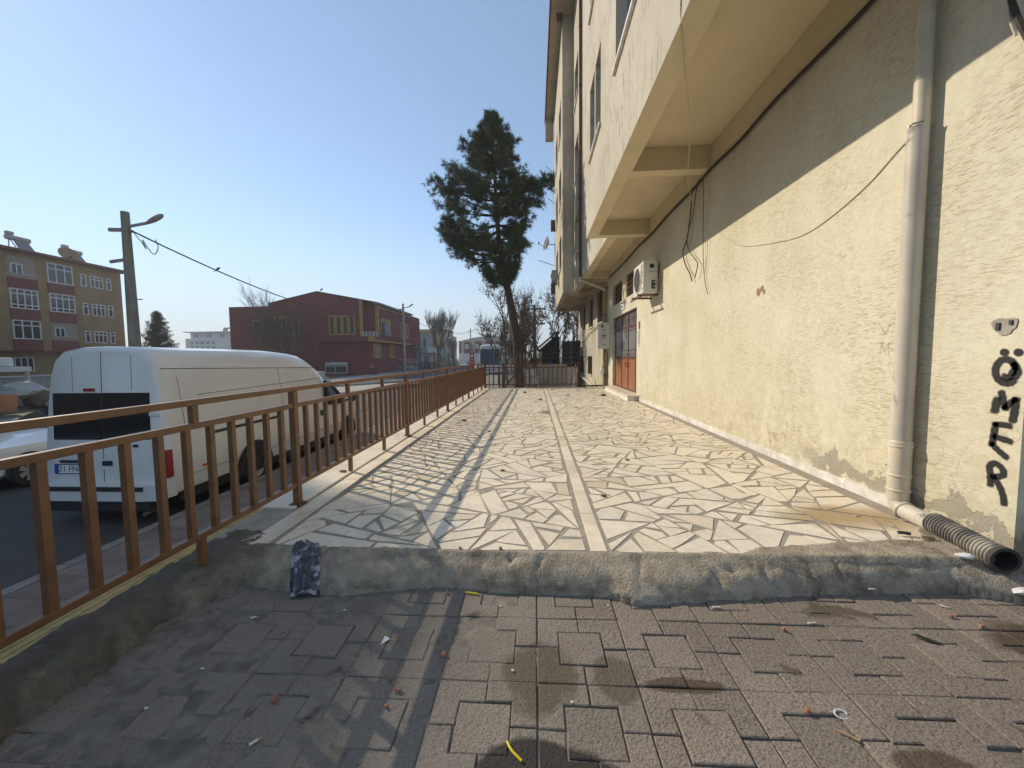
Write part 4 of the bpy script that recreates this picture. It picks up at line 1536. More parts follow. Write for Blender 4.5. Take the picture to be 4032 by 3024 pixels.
# ------------------------------------------------------------------ older building adjoining the cream one
ob = empty('old_building', (2.75, 20, -1))
tag(ob, 'weathered grey beige apartment house with stepped overhang beyond the cream one', 'building')
XA2, XB2, YB2, YE3 = 1.713, 1.25, 17.62, 24.9
low_ops = [(16.35, 17.75, 2.6, 3.95), (19.0, 20.5, 2.6, 4.0), (21.85, 23.3, 2.6, 4.0), (19.3, 20.9, 0.28, 1.2), (22.6, 24.3, 0.22, 1.2)]
wall_x(2.75, 3.0, YE2 + 0.003, 25.3, -1.4, 4.2, low_ops).build('wall', 'stucco_old', ob)
MB().box(3.003, 9, YE2 + 0.003, 25.3, -1.4, 4.2).build('side_wall', 'stucco_old', ob)
for op in low_ops[:3]:
    window_x(ob, 2.75, *op, frame='brown_metal', nv=2, depth=0.10, bars=8 if op[0] < 17 else 0)
for op in low_ops[3:]:
    window_x(ob, 2.75, *op, frame='grey_metal', nv=1, depth=0.06, sill=True, bars=9)
opsA, opsB = [], []
for zb in (5.3, 8.25, 11.2):
    opsA += [(15.75, 17.1, zb, zb + 1.5)]
    opsB += [(18.6, 20.1, zb, zb + 1.5), (21.3, 22.9, zb, zb + 1.5)]
ZO = 3.97
wall_x(XA2, XA2 + 0.22, YE2 + 0.003, YB2 + 0.2, ZO, 15.4, opsA).build('upper_wall', 'stucco_old', ob)
wall_x(XB2, XB2 + 0.22, YB2, YE3, ZO, 15.4, opsB).build('upper_wall', 'stucco_old', ob)
MB().box(XB2 + 0.222, XA2 - 0.002, YB2, YB2 + 0.2, ZO, 15.4).build('return_wall', 'stucco_old', ob)
MB().box(XB2 + 0.222, 9, YE3 - 0.2, YE3 - 0.002, ZO, 15.4).build('end_wall', 'stucco_old', ob)
for op in opsA:
    window_x(ob, XA2, *op, frame='white_frame')
for op in opsB:
    window_x(ob, XB2, *op, frame='brown_metal')
MB().box(1.60, 1.62, YB2 + 0.3, YE3 - 0.3, ZO + 0.3, 15.2).build('curtain', 'curtain', ob)
MB().box(XA2 + 0.224, 9, YE2 + 0.01, YB2 + 0.2, ZO + 0.22, ZO + 0.4).build('soffit', 'soffit_old', ob)
MB().box(XB2 + 0.224, 9, YB2 + 0.2, YE3 - 0.2, ZO + 0.22, ZO + 0.4).build('soffit', 'soffit_old', ob)
for (xa, y0, y1) in ((XB2 + 0.222, 20.9, 21.15), (XB2 + 0.222, YB2 + 0.201, YB2 + 0.4), (XA2 + 0.222, YE2 + 0.01, YE2 + 0.22)):
    MB().box(xa, 2.748, y0, y1, ZO + 0.002, ZO + 0.22).build('cross_beam', 'soffit_old', ob)
ev = MB().box(0.78, 9.5, YE2 - 0.05, 25.3, 15.402, 15.62).build('eaves', 'soffit_old', ob)
MB().box(0.70, 0.78, YE2 - 0.05, 25.35, 15.36, 15.70).build('gutter', 'brown_metal', ev)
MB().box(0.74, 1.22, 24.9, 25.3, 14.3, 15.40).build('eaves_box', 'soffit_old', ev)
MB().box(1.02, 1.26, 17.50, 17.62, 15.12, 15.40).build('rain_hopper', 'brown_metal', ev)
# drain at the far corner and a pipe along the foot
MB().tube([(1.5, 25.1, 4.1), (2.45, 25.2, 3.72), (2.66, 25.2, 3.5), (2.66, 25.2, -1.0)], 0.05, 8).build('drainpipe', 'brown_metal', ob, 50)
MB().tube([(2.66, 24.6, 0.12), (2.66, 22.2, 0.02), (2.66, 19.4, -0.14), (2.66, 16.0, -0.30)], 0.07, 8).build('waste_pipe', 'pvc_beige', ob, 50)
for k, (y, z) in enumerate(((24.5, 5.0), (24.2, 8.6), (24.5, 11.3))):
    MB().box(1.0, 1.24, y - 0.4, y, z, z + 0.55).build('balcony_box', 'wood', ob)
cable('cable', [(1.30, 17.7, 4.05), (1.8, 17.6, 3.85), (2.5, 17.0, 3.95), (2.72, 16.4, 4.1)], 0.02, 'cable_white', 'grey cable sagging under the stepped overhang of the old building')
cable('cable', [(2.72, 25.2, 2.2), (2.70, 22.5, 2.0), (2.70, 20.0, 2.3), (2.70, 17.5, 2.45), (2.70, 15.4, 2.5)], 0.016, 'cable_black', 'black cable slung along the low wall of the old building')


def dish(loc, r, face, label, armlen=0.5):
    rt = empty('satellite_dish', loc)
    tag(rt, label, 'satellite dish', 'dishes on the old building')
    c = Vector(loc)
    f = Vector(face).normalized()
    MB().lathe([(0.0, 0.0), (r * 0.5, 0.04 * r / 0.4), (r * 0.85, 0.12 * r / 0.4), (r, 0.17 * r / 0.4), (r * 1.0, 0.15 * r / 0.4), (r * 0.5, 0.015)], c, f, 24).build('reflector', 'render_grey', rt, 60)
    MB().bar(c + Vector((0, 0, -r * 0.8)), c + f * armlen + Vector((0, 0, -r * 0.35)), 0.025).build('arm', 'grey_metal', rt)
    MB().obox(c + f * armlen + Vector((0, 0, -r * 0.25)), (0.04, 0, 0), (0, 0.04, 0), (0, 0, 0.07)).build('receiver', 'print_brown', rt)
    MB().bar(c - f * 0.02, c + Vector((0.42, 0.0, -0.05)), 0.04).build('bracket', 'grey_metal', rt)
    return rt


dish((0.86, 24.6, 8.0), 0.42, (-1, -0.25, 0.25), 'larger satellite dish on the old building, above the other', 0.6)
dish((0.90, 24.6, 4.75), 0.36, (-1, -0.2, 0.25), 'lower satellite dish on the old building just above the overhang', 0.5)
for (z, l_) in ((12.7, 'upper'), (9.6, 'middle')):
    MB()
aerial = empty('roof_aerial', (0.8, 25, 12.2))
tag(aerial, 'thin bent metal clothes line rods jutting from the old building', 'rods')
for (y, z, dx, dz) in ((24.8, 12.2, -0.5, 0.45), (24.8, 12.0, -0.5, 0.15), (24.6, 6.7, -1.0, 0.35), (24.7, 10.4, -0.4, 0.35)):
    MB().bar((1.26, y, z), (1.26 + dx, y, z + dz), 0.03).build('rod', 'grey_metal', aerial)
a2 = empty('air_conditioner', (1.05, 23.4, 4.9))
tag(a2, 'small grey air conditioner unit hung on the old building wall', 'air conditioner')
MB().box(0.88, 1.17, 20.4, 21.1, 4.95, 5.55).build('casing', 'grey_metal', a2, bevel=0.01)
MB().lathe([(0.2, 0.004), (0, 0.004)], (1.02, 20.4, 5.25), (0, -1, 0), 18).build('vent_plate', 'render_grey', a2)
MB().box(0.84, 1.25, 20.45, 20.5, 4.90, 4.94).build('bracket', 'brown_metal', a2)
MB().box(0.84, 1.25, 21.0, 21.05, 4.90, 4.94).build('bracket', 'brown_metal', a2)


# ------------------------------------------------------------------ generic flat windows on far facades
def fwin(parent, plane, c, a0, a1, z0, z1, out, frame, nv=2, nh=(0.72,), fw=0.09, gl='window_glass', inset=0.10):
    """window on plane 'x' or 'y' at coordinate c; out is the sign of the outward normal"""
    def bx(d0, d1, p0, p1, q0, q1, nm, mt, par):
        m = MB()
        lo, hi = sorted((c + out * d0, c + out * d1))
        if plane == 'x':
            m.box(lo, hi, p0, p1, q0, q1)
        else:
            m.box(p0, p1, lo, hi, q0, q1)
        return m.build(nm, mt, par)
    m = MB()

    def add(p0, p1, q0, q1):
        lo, hi = sorted((c - out * 0.02, c + out * 0.07))
        if plane == 'x':
            m.box(lo, hi, p0, p1, q0, q1)
        else:
            m.box(p0, p1, lo, hi, q0, q1)
    add(a0, a1, z0, z0 + fw)
    add(a0, a1, z1 - fw, z1)
    add(a0, a0 + fw, z0 + fw, z1 - fw)
    add(a1 - fw, a1, z0 + fw, z1 - fw)
    for k in range(1, nv):
        p = a0 + (a1 - a0) * k / nv
        add(p - fw / 2, p + fw / 2, z0 + fw, z1 - fw)
    for t in nh:
        z = z0 + (z1 - z0) * t
        for k in range(nv):
            p0 = a0 + (a1 - a0) * k / nv + fw * (1.0 if k == 0 else 0.5)
            p1 = a0 + (a1 - a0) * (k + 1) / nv - fw * (1.0 if k == nv - 1 else 0.5)
            add(p0, p1, z - fw / 2, z + fw / 2)
    wd = m.build('window', frame, parent)
    for k in range(nv):
        p0 = a0 + (a1 - a0) * k / nv + fw * 0.5
        p1 = a0 + (a1 - a0) * (k + 1) / nv - fw * 0.5
        bx(0.006, 0.02, p0, p1, z0 + fw, z1 - fw, 'pane', gl, wd)
    return wd


# yellow apartment block, facade looks towards +x
yb_ = empty('yellow_apartments', (-53, 38, -1.2))
tag(yb_, 'ochre and brick red apartment block with tiled roof behind the van', 'building')
FXY = -48.5
MB().box(-60, FXY, 14.0, 44.55, 2.35, 11.62).build('wall', 'yellow_paint', yb_)
MB().box(-60, FXY - 0.9, 14.0, 44.2, -1.6, 2.35).build('ground_floor', 'yellow_paint', yb_)
MB().add([(-61, 13.4, 11.62), (FXY + 0.7, 13.4, 11.62), (FXY + 0.7, 45.2, 11.62), (-61, 45.2, 11.62), (-61, 13.4, 11.85), (FXY + 0.7, 13.4, 11.85), (FXY + 0.7, 45.2, 11.85), (-61, 45.2, 11.85),
          (-54.5, 18, 13.0), (-54.5, 40.5, 13.0)],
         [(0, 3, 2, 1), (0, 1, 5, 4), (1, 2, 6, 5), (2, 3, 7, 6), (3, 0, 4, 7), (4, 5, 8), (5, 6, 9, 8), (6, 7, 9), (7, 4, 8, 9)]).build('roof', 'roof_tile', yb_)
for (a0, a1) in ((34.4, 36.52), (37.42, 39.62), (30.3, 33.2)):
    for (z0, z1) in ((8.23, 9.20), (5.28, 6.30), (2.36, 3.45)):
        MB().box(FXY - 0.02, FXY + 0.10, a0 - 0.05, a1 + 0.05, z0, z1).build('parapet', 'red_paint', yb_)
for (a0, a1, open_) in ((34.4, 36.52, 3), (37.42, 39.62, 1), (30.3, 33.2, 0)):
    for k, (z0, z1) in enumerate(((3.46, 5.26), (6.32, 8.20), (9.22, 11.2))):
        if k + 1 == open_:
            MB().box(FXY + 0.002, FXY + 0.02, a0, a1, z0, z1).build('balcony_recess', 'grout', yb_)
            fwin(yb_, 'x', FXY + 0.02, a0 + 0.2, a0 + 1.1, z0 + 0.3, z0 + 1.3, 1, 'white_frame', 2, ())
            MB().box(FXY + 0.05, FXY + 0.09, a0, a1, z0 + 0.35, z0 + 0.39).build('balcony_rail', 'white_frame', yb_)
        else:
            fwin(yb_, 'x', FXY, a0, a1, z0, z1, 1, 'white_frame', 3 if k != 1 else 4, (0.72,) if k != 1 else (0.2, 0.75), 0.10)
for k, z0 in enumerate((3.30, 6.30, 9.35)):
    for (a0, a1, nv) in ((40.32, 40.86, 1), (41.22, 42.55, 3), (42.86, 43.40, 1), (27.2, 28.6, 3)):
        fwin(yb_, 'x', FXY, a0, a1, z0, z0 + 1.3, 1, 'white_frame', nv, (0.7,), 0.09)
for (a0, a1) in ((34.9, 36.4), (38.6, 40.0), (41.8, 43.0)):
    fwin(yb_, 'x', FXY - 0.9, a0, a1, 0.35, 1.75, 1, 'white_frame', 3, ())
for z0 in (3.4, 6.3, 9.2):
    MB().box(FXY - 1.4, FXY - 0.4, 44.56, 44.75, z0, z0 + 1.7).build('side_balcony', 'white_frame', yb_)
for k, (y, z) in enumerate(((36.15, 12.2), (40.7, 12.15))):
    sh = empty('solar_heater', (-50.5, y + 0.7, 12))
    tag(sh, ('nearer rooftop solar water heater with tank, leftmost on the tiled roof' if k == 0 else 'farther rooftop solar water heater half hidden by the dish'), 'solar heater')
    MB().tube([(-50.6, y - 0.1, z + 1.15), (-50.6, y + 1.65, z + 1.15)], 0.25, 14).build('tank', 'render_grey', sh, 50)
    MB().box(-50.75, -50.45, y - 0.1, y + 0.42, z + 1.42, z + 1.70).build('filler_tank', 'render_grey', sh)
    MB().add([(-49.6, y + 0.1, z - 0.1), (-49.6, y + 1.45, z - 0.1), (-50.4, y + 1.35, z + 1.0), (-50.4, y + 0.2, z + 1.0)], [(0, 1, 2, 3)]).build('collector', 'tin', sh)
    for yy in (y + 0.1, y + 1.45):
        MB().bar((-49.6, yy, z - 0.3), (-50.6, yy, z + 1.1), 0.06).build('strut', 'render_grey', sh)
        MB().bar((-50.7, yy, z - 0.2), (-50.6, yy, z + 1.1), 0.06).build('leg', 'render_grey', sh)
sd = empty('satellite_dish', (-49.8, 40.3, 12.5))
tag(sd, 'big round satellite dish on the tiled roof of the ochre block', 'satellite dish')
MB().lathe([(0.0, 0.0), (0.45, 0.05), (0.8, 0.2), (0.82, 0.18), (0.45, 0.02)], (-49.7, 40.35, 12.65), (0.9, -0.25, 0.45), 24).build('reflector', 'print_brown', sd, 60)
MB().bar((-49.7, 40.35, 12.6), (-49.9, 40.4, 11.9), 0.15).build('mount', 'grey_metal', sd)
MB().bar((-49.6, 40.3, 12.25), (-49.0, 40.15, 12.45), 0.1).build('arm', 'black_plastic', sd)
ch = empty('chimney', (-50, 34.9, 12))
ch.parent = yb_
ch.matrix_parent_inverse = PW(yb_).inverted()
MB().box(-50.4, -49.8, 34.1, 34.8, 11.8, 12.9).build('stack', 'render_grey', ch)
MB().box(-50.5, -49.7, 33.9, 35.0, 12.95, 13.1).build('cap', 'roof_tile', ch)

# dark red hall with yellow window frames
hl = empty('red_hall', (-29, 58, -0.9))
tag(hl, 'dark red two storey hall with mustard window frames across the street', 'hall')
HY, HX = 48.5, -20.0
gz = -0.95
prof = [(-38.6, gz), (HX - 1.6, gz), (HX - 1.6, 8.48), (-26.75, 9.62), (-33.4, 8.22), (-33.4, 7.95), (-38.6, 7.93)]
# upper body: leaves a recessed balcony at the corner
MB().extrude([(-38.6, HY, 3.38), (-21.72, HY, 3.38), (-21.72, HY, 8.50), (-26.75, HY, 9.62), (-33.4, HY, 8.22), (-33.4, HY, 7.95), (-38.6, HY, 7.93)], (0, 20, 0)).build('upper_wall', 'hall_red', hl)
MB().box(-21.72, HX, HY + 1.7, HY + 20, 3.38, 8.06).build('upper_wall', 'hall_red', hl)
MB().box(-21.72, HX, HY, HY + 1.7, 3.38, 3.98).build('balcony_floor', 'hall_red', hl)
MB().box(-38.6, HX - 0.85, HY + 0.85, HY + 20, gz, 3.38).build('lower_wall', 'hall_red', hl)
MB().box(-38.6, -27.2, HY + 0.02, HY + 0.85, gz, 3.38).build('lower_wall', 'hall_red', hl)
for (x0, x1, y0, y1, z0, z1) in ((-21.70, -21.40, HY - 0.06, HY + 0.25, 3.98, 8.52), (HX - 0.30, HX + 0.06, HY + 1.45, HY + 1.80, 3.98, 8.05), (HX - 0.7, HX + 0.05, HY - 0.05, HY + 0.3, 3.36, 3.99)):
    MB().box(x0, x1, y0, y1, z0, z1).build('pilaster', 'hall_yellow', hl)
MB().box(HX - 0.02, HX + 0.06, HY + 0.3, HY + 15, 3.34, 3.54).build('string_course', 'hall_yellow', hl)
MB().box(HX - 0.02, HX + 0.06, HY + 1.8, HY + 14.6, 7.72, 7.90).build('string_course', 'hall_yellow', hl)
MB().box(HX - 0.3, HX + 0.45, HY + 0.9, HY + 15, 8.07, 8.28).build('gutter', 'roof_grey', hl)
MB().add([(HX + 0.45, HY + 0.9, 8.285), (HX + 0.45, HY + 15, 8.285), (-26.75, HY + 15, 9.70), (-26.75, HY + 0.9, 9.70)], [(0, 1, 2, 3)]).build('roof', 'roof_grey', hl)
MB().add([(-27.0, HY - 0.12, 9.68), (-27.0, HY + 20, 9.68), (-33.5, HY + 20, 8.30), (-33.5, HY - 0.12, 8.30), (-21.5, HY - 0.12, 8.56), (-21.5, HY + 20, 8.56)], [(0, 1, 2, 3), (0, 1, 5, 4)]).build('roof', 'roof_grey', hl)
MB().add([(-35, HY + 6, 8.0), (-28, HY + 6, 8.0), (-28, HY + 16, 8.0), (-35, HY + 16, 8.0), (-31.5, HY + 11, 10.6)], [(0, 1, 4), (1, 2, 4), (2, 3, 4), (3, 0, 4)]).build('rear_roof', 'roof_tile', hl)


def hwin(a0, a1, z0, z1, n, plane='y', c=HY):
    w_ = (a1 - a0) / n
    for k in range(n):
        fwin(hl, plane, c, a0 + k * w_ + 0.04, a0 + (k + 1) * w_ - 0.04, z0, z1, -1 if plane == 'y' else 1, 'hall_yellow', 1, (), 0.15)


hwin(-35.59, -34.33, 4.7, 6.22, 1)
hwin(-32.73, -29.45, 4.29, 6.62, 4)
hwin(-25.66, -22.28, 4.21, 6.62, 4)
hwin(50.87, 54.48, 4.33, 6.46, 4, 'x', HX)
hwin(58.6, 62.25, 4.33, 6.5, 4, 'x', HX)
hwin(50.4, 52.9, 1.28, 3.25, 3, 'x', HX - 0.85)
hwin(56.0, 58.0, 1.28, 3.25, 3, 'x', HX - 0.85)
bn = MB().add([(HX + 0.12, 51.5, 6.05), (HX + 0.12, 53.5, 6.02), (HX + 0.16, 53.55, 5.2), (HX + 0.22, 53.5, 4.25), (HX + 0.24, 51.6, 4.22), (HX + 0.15, 51.5, 5.2)], [(0, 1, 2, 5), (5, 2, 3, 4)]).build('banner', 'banner', hl)
for (z, a, b) in ((5.75, 52.0, 52.7), (5.45, 51.9, 53.0), (5.2, 51.8, 53.2), (4.9, 51.9, 53.1), (4.5, 52.0, 52.9)):
    MB().box(HX + 0.25, HX + 0.255, a, b, z - 0.05, z + 0.05).build('lettering', 'render_grey', bn)
for z in (4.1, 4.25, 4.4, 4.55):
    MB().bar((-21.4, HY - 0.02, z), (HX, HY - 0.02, z), 0.04).build('balcony_rail', 'white_frame', hl)
    MB().bar((HX, HY - 0.02, z), (HX, HY + 1.4, z), 0.04).build('balcony_rail', 'white_frame', hl)
for x in (-21.3, -20.9, -20.45, -20.02):
    MB().bar((x, HY - 0.02, 3.98), (x, HY - 0.02, 4.6), 0.06).build('balcony_post', 'white_frame', hl)
sf = MB().box(-26.8, -23.9, HY + 0.80, HY + 0.845, -0.6, 0.78).build('shopfront', 'white_frame', hl)
for (a, b, c, d) in ((-26.7, -25.5, -0.5, 0.3), (-25.4, -24.0, -0.5, 0.3), (-26.7, -24.0, 0.4, 0.5)):
    MB().box(a, b, HY + 0.77, HY + 0.80, c, d).build('pane', 'window_glass', sf)
MB().box(-22.5, -19.6, HY - 0.3, HY - 0.2, gz, 1.0).build('gate_leaf', 'hall_red', hl)
for k in range(2):
    MB().box(-20.6 + 0.05 * k, -19.9, HY - 0.31, HY - 0.304, 0.1 + 0.3 * k, 0.25 + 0.3 * k).build('scrawl', 'print_brown', hl)
for k in range(5):
    MB().box(HX - 0.84, HX + 0.3 + 0.3 * k, 59.2 + 0.35 * k, 63.5, gz, 0.1 - 0.22 * k).build('step', 'concrete_pale', hl)
for yy in (59.3, 61.2, 63.4):
    MB().bar((HX + 1.4, yy, gz + 0.1), (HX + 1.4, yy, gz + 1.3), 0.06).build('stair_post', 'white_frame', hl)
    MB().bar((HX - 0.6, yy, 1.2), (HX + 1.4, yy, gz + 1.3), 0.06).build('stair_rail', 'white_frame', hl)

# modern grey and beige shop building down the street
mbd = empty('shop_building', (-24, 84, -0.9))
tag(mbd, 'low grey and beige modern building with raised parapet beyond the hall', 'building')
MB().box(-32, -20, 69.5, 77.2, -1, 5.9).build('wall', 'render_grey', mbd)
MB().box(-32, -19.6, 77.2, 81, -1, 6.5).build('wall', 'render_orange', mbd)
MB().box(-32, -20, 81, 86, -1, 6.3).build('wall', 'render_grey', mbd)
MB().box(-32, -19.4, 86, 94, -1, 7.2).build('wall', 'render_beige', mbd)
MB().box(-32.2, -19.2, 85.8, 94.2, 7.2, 7.5).build('cornice', 'render_beige', mbd)
MB().box(-32, -20, 94, 101, -1, 6.5).build('wall', 'render_beige', mbd)
for (a, b, z0, z1, c) in ((70.2, 72.2, 3.2, 4.9, -20), (81.6, 85.4, 3.0, 5.4, -20), (87, 93, 3.3, 5.6, -19.4), (95, 99, 3.3, 5.5, -20), (87, 90, -0.9, 2.2, -19.4), (81.6, 85, -0.9, 2.0, -20), (95, 98, -0.9, 2.2, -20), (70.2, 74.5, -0.5, 1.8, -20)):
    fwin(mbd, 'x', c, a, b, z0, z1, 1, 'grey_metal', 3, (), 0.12)
MB().box(-19.99, -19.0, 69.7, 77, 2.2, 2.5).build('balcony', 'render_white', mbd)
MB().box(-19.1, -19.0, 69.7, 77, 2.5, 3.2).build('balcony_rail', 'render_white', mbd)
for k in range(9):
    MB().bar((-17.5, 71 + k * 0.9, -0.8), (-17.5, 71 + k * 0.9, 0.3), 0.06).build('ramp_post', 'white_frame', mbd)
MB().bar((-17.5, 71, 0.3), (-17.5, 78.2, 0.3), 0.08).build('ramp_rail', 'white_frame', mbd)

# gabled factory at the end of the street
gbl = empty('gabled_block', (-15, 116, -0.9))
tag(gbl, 'far pink and yellow block with a wide pale gable at the street end', 'building')
MB().box(-21.5, -3, 112, 124, 2.4, 5.75).build('wall', 'red_paint', gbl)
MB().box(-21.5, -3, 111.8, 124, -1, 2.4).build('base', 'render_white', gbl)
MB().extrude([(-21.9, 111.7, 5.75), (-2.6, 111.7, 5.75), (-12.0, 111.7, 7.4), (-16.7, 111.7, 6.9)], (0, 12.5, 0)).build('gable', 'render_grey', gbl)
for k in range(5):
    MB().box(-20.9 + k * 3.0, -20.0 + k * 3.0, 111.9, 111.995, 2.4, 5.75).build('pier', 'render_beige', gbl)
for k in range(5):
    fwin(gbl, 'y', 112, -19.75 + k * 2.9, -18.75 + k * 2.9, 3.7, 4.95, -1, 'white_frame', 3, (), 0.16)
# distant white apartments
wa = empty('white_apartments', (-107, 130, 0))
tag(wa, 'distant white flat roofed apartment block low on the horizon', 'building')
MB().box(-116, -101, 126, 140, -1, 8.6).build('wall', 'render_white', wa)
MB().box(-115, -99.5, 127, 140, 8.6, 10.6).build('top_floor', 'render_white', wa)
MB().box(-116.4, -98.8, 125.6, 140, 10.6, 10.85).build('roof', 'render_white', wa)
for z in (2.0, 5.0, 6.6):
    for k in range(5):
        fwin(wa, 'y', 126, -114.6 + k * 1.9, -113.2 + k * 1.9, z, z + 1.2, -1, 'white_frame', 2, (), 0.12)
for k in range(3):
    fwin(wa, 'y', 127, -114 + k * 4.6, -112 + k * 4.6, 8.9, 10.2, -1, 'white_frame', 2, (), 0.12)
MB().box(-106, -105, 130, 131, 10.85, 12.0).build('roof_tank', 'tin', wa)
MB().tube([(-105.5, 130, 12.2), (-103.8, 130, 12.2)], 0.35, 10).build('roof_tank', 'tin', wa)

# tall block standing to the left of the picture; its shadow covers the near corner
tb = empty('tall_block', (-45, 10, -1.2))
tag(tb, 'tall plain apartment block outside the left edge, shading the near corner', 'building')
BX, BYE = -39.12, 25.3
MB().box(-52, BX, -30, BYE, -1.6, 27.6).build('wall', 'render_beige', tb)
MB().box(-52.3, BX + 0.12, -30.3, BYE + 0.04, 27.6, 28.0).build('roof_slab', 'render_grey', tb)
for z in range(8):
    for k in range(6):
        fwin(tb, 'x', BX, 2 + k * 3.6, 3.6 + k * 3.6, 1.0 + z * 3.2, 2.5 + z * 3.2, 1, 'white_frame', 2, (), 0.09)

# ------------------------------------------------------------------ white panel van
GZ = -1.21
van = empty('panel_van', (-6.45, 8.6, GZ))
tag(van, 'long white high roof panel van parked along the kerb', 'van')
VX = -6.45
LEV = [(0.86, 0.34), (0.955, 0.40), (0.985, 0.55), (0.992, 0.85), (0.985, 1.12), (0.955, 1.50), (0.915, 1.90), (0.865, 2.25), (0.80, 2.46), (0.66, 2.585), (0.36, 2.635), (0.0, 2.645)]


def vring(y, zt, wf=1.0, zb=0.0, lean=0.0):
    half = []
    for w_, h in LEV:
        if h > 1.12:
            h2 = 1.12 + (h - 1.12) * (zt - 1.12) / (2.645 - 1.12) if zt > 1.14 else 1.12 + (h - 1.12) * 0.01
            if zt < 1.14:
                h2 = zt * (h2 / 1.135)
        else:
            h2 = h if zt > 1.14 else h * min(1, zt / 1.13)
        half.append((w_ * wf, h2 + zb))
    pts = [(VX + w_, y + lean * h, GZ + h) for w_, h in half] + [(VX - w_, y + lean * h, GZ + h) for w_, h in reversed(half[:-1])]
    return pts


stn = [(5.44, 2.56, 0.93, 0.045), (5.455, 2.59, 0.955, 0.045), (5.50, 2.625, 0.985, 0.04), (5.58, 2.645, 1.0, 0.03), (6.4, 2.645, 1.0, 0), (7.4, 2.645, 1.0, 0), (8.4, 2.635, 1.0, 0), (9.0, 2.60, 1.0, 0), (9.35, 2.55, 1.0, 0),
       (9.65, 2.44, 0.995, 0), (9.95, 2.26, 0.99, 0), (10.30, 1.98, 0.985, 0), (10.62, 1.72, 0.98, 0), (11.0, 1.42, 0.97, 0), (11.25, 1.22, 0.96, 0), (11.5, 1.10, 0.94, 0), (11.75, 1.00, 0.90, 0), (11.90, 0.86, 0.82, 0), (11.95, 0.70, 0.74, 0)]
MB().loft([vring(y, zt, wf, 0, ln) for y, zt, wf, ln in stn]).build('body', 'van_white', van, 32)


def vside(y, h, off=0.004):
    """point on the right-hand flank at height h"""
    prev = LEV[0]
    for w_, hh in LEV[1:]:
        if h <= hh:
            t = (h - prev[1]) / (hh - prev[1])
            return (VX + prev[0] + (w_ - prev[0]) * t + off, y, GZ + h)
        prev = (w_, hh)
    return (VX, y, GZ + h)


def vstrip(y0, y1, h0, h1, wd, name, mat, off=0.0025, n=8):
    """thin line along the flank from (y0,h0) to (y1,h1)"""
    mb = MB()
    for i in range(n + 1):
        t = i / n
        y, h = y0 + (y1 - y0) * t, h0 + (h1 - h0) * t
        if abs(y1 - y0) > abs(h1 - h0):
            mb.v += [vside(y, h - wd / 2, off), vside(y, h + wd / 2, off)]
        else:
            mb.v += [vside(y - wd / 2, h, off), vside(y + wd / 2, h, off)]
    for i in range(n):
        mb.f.append((2 * i, 2 * i + 1, 2 * i + 3, 2 * i + 2))
    return mb.build(name, mat, van)


vstrip(5.62, 10.0, 2.30, 2.20, 0.012, 'roof_seam', 'seam')
vstrip(5.85, 5.85, 0.42, 2.28, 0.008, 'panel_seam', 'seam')
vstrip(8.25, 8.30, 0.45, 2.24, 0.011, 'door_seam', 'seam')
vstrip(9.90, 9.90, 0.45, 2.0, 0.010, 'door_seam', 'seam')
vstrip(6.15, 9.9, 1.86, 1.93, 0.010, 'panel_crease', 'seam', 0.0015)
vstrip(5.7, 7.0, 0.62, 0.62, 0.008, 'panel_crease', 'seam', 0.0015)
vstrip(7.8, 11.0, 0.60, 0.62, 0.008, 'panel_crease', 'seam', 0.0015)
vstrip(6.35, 8.2, 1.20, 1.21, 0.05, 'slide_rail', 'black_plastic', 0.006)
vstrip(5.75, 6.75, 0.38, 0.38, 0.05, 'skirt', 'black_plastic', 0.006)
# lower grey corner skirt and underbody
MB().box(VX - 0.88, VX + 0.90, 5.75, 11.6, GZ + 0.22, GZ + 0.40).build('underbody', 'black_plastic', van)
for (y, h) in ((6.15, 0.70), (8.16, 0.78)):
    MB().box(VX + 0.985, VX + 1.004, y - 0.05, y + 0.05, GZ + h - 0.022, GZ + h + 0.022).build('marker_lamp', 'orange_lens', van, bevel=0.004)
# driver's-side front door window, handle, mirror, windscreen
mb = MB()
mb.add([vside(9.98, 1.22, 0.006), vside(11.15, 1.16, 0.006), vside(10.75, 1.52, 0.006), vside(10.42, 1.82, 0.006), vside(10.02, 1.86, 0.006)], [(0, 1, 2, 3, 4)])
mb.build('side_window', 'dark_glass', van)
MB().box(VX + 0.985, VX + 1.008, 9.72, 9.86, GZ + 0.98, GZ + 1.12).build('door_handle', 'black_plastic', van, bevel=0.01)
MB().lathe([(0.03, -0.02), (0.10, 0.0), (0.11, 0.06), (0.09, 0.10), (0.0, 0.11)], (VX + 1.10, 11.18, GZ + 1.28), (0.3, 1, 0), 14).build('mirror', 'black_plastic', van, 60)
MB().bar((VX + 0.94, 11.15, GZ + 1.22), (VX + 1.10, 11.18, GZ + 1.26), 0.05).build('mirror_arm', 'black_plastic', van)
mb = MB()
for (y, zt, wf) in ((10.25, 2.02, 0.70), (10.62, 1.725, 0.80), (11.0, 1.425, 0.86), (11.24, 1.235, 0.86)):
    mb.v += [(VX - wf, y + 0.012, GZ + zt - 0.05), (VX - wf * 0.4, y + 0.02, GZ + zt + 0.012), (VX + wf * 0.4, y + 0.02, GZ + zt + 0.012), (VX + wf, y + 0.012, GZ + zt - 0.05)]
for i in range(3):
    for k in range(3):
        a = i * 4 + k
        mb.f.append((a, a + 1, a + 5, a + 4))
mb.build('windscreen', 'dark_glass', van)
MB().box(VX - 0.7, VX + 0.7, 11.90, 11.99, GZ + 0.36, GZ + 0.62).build('front_bumper', 'black_plastic', van, bevel=0.03)
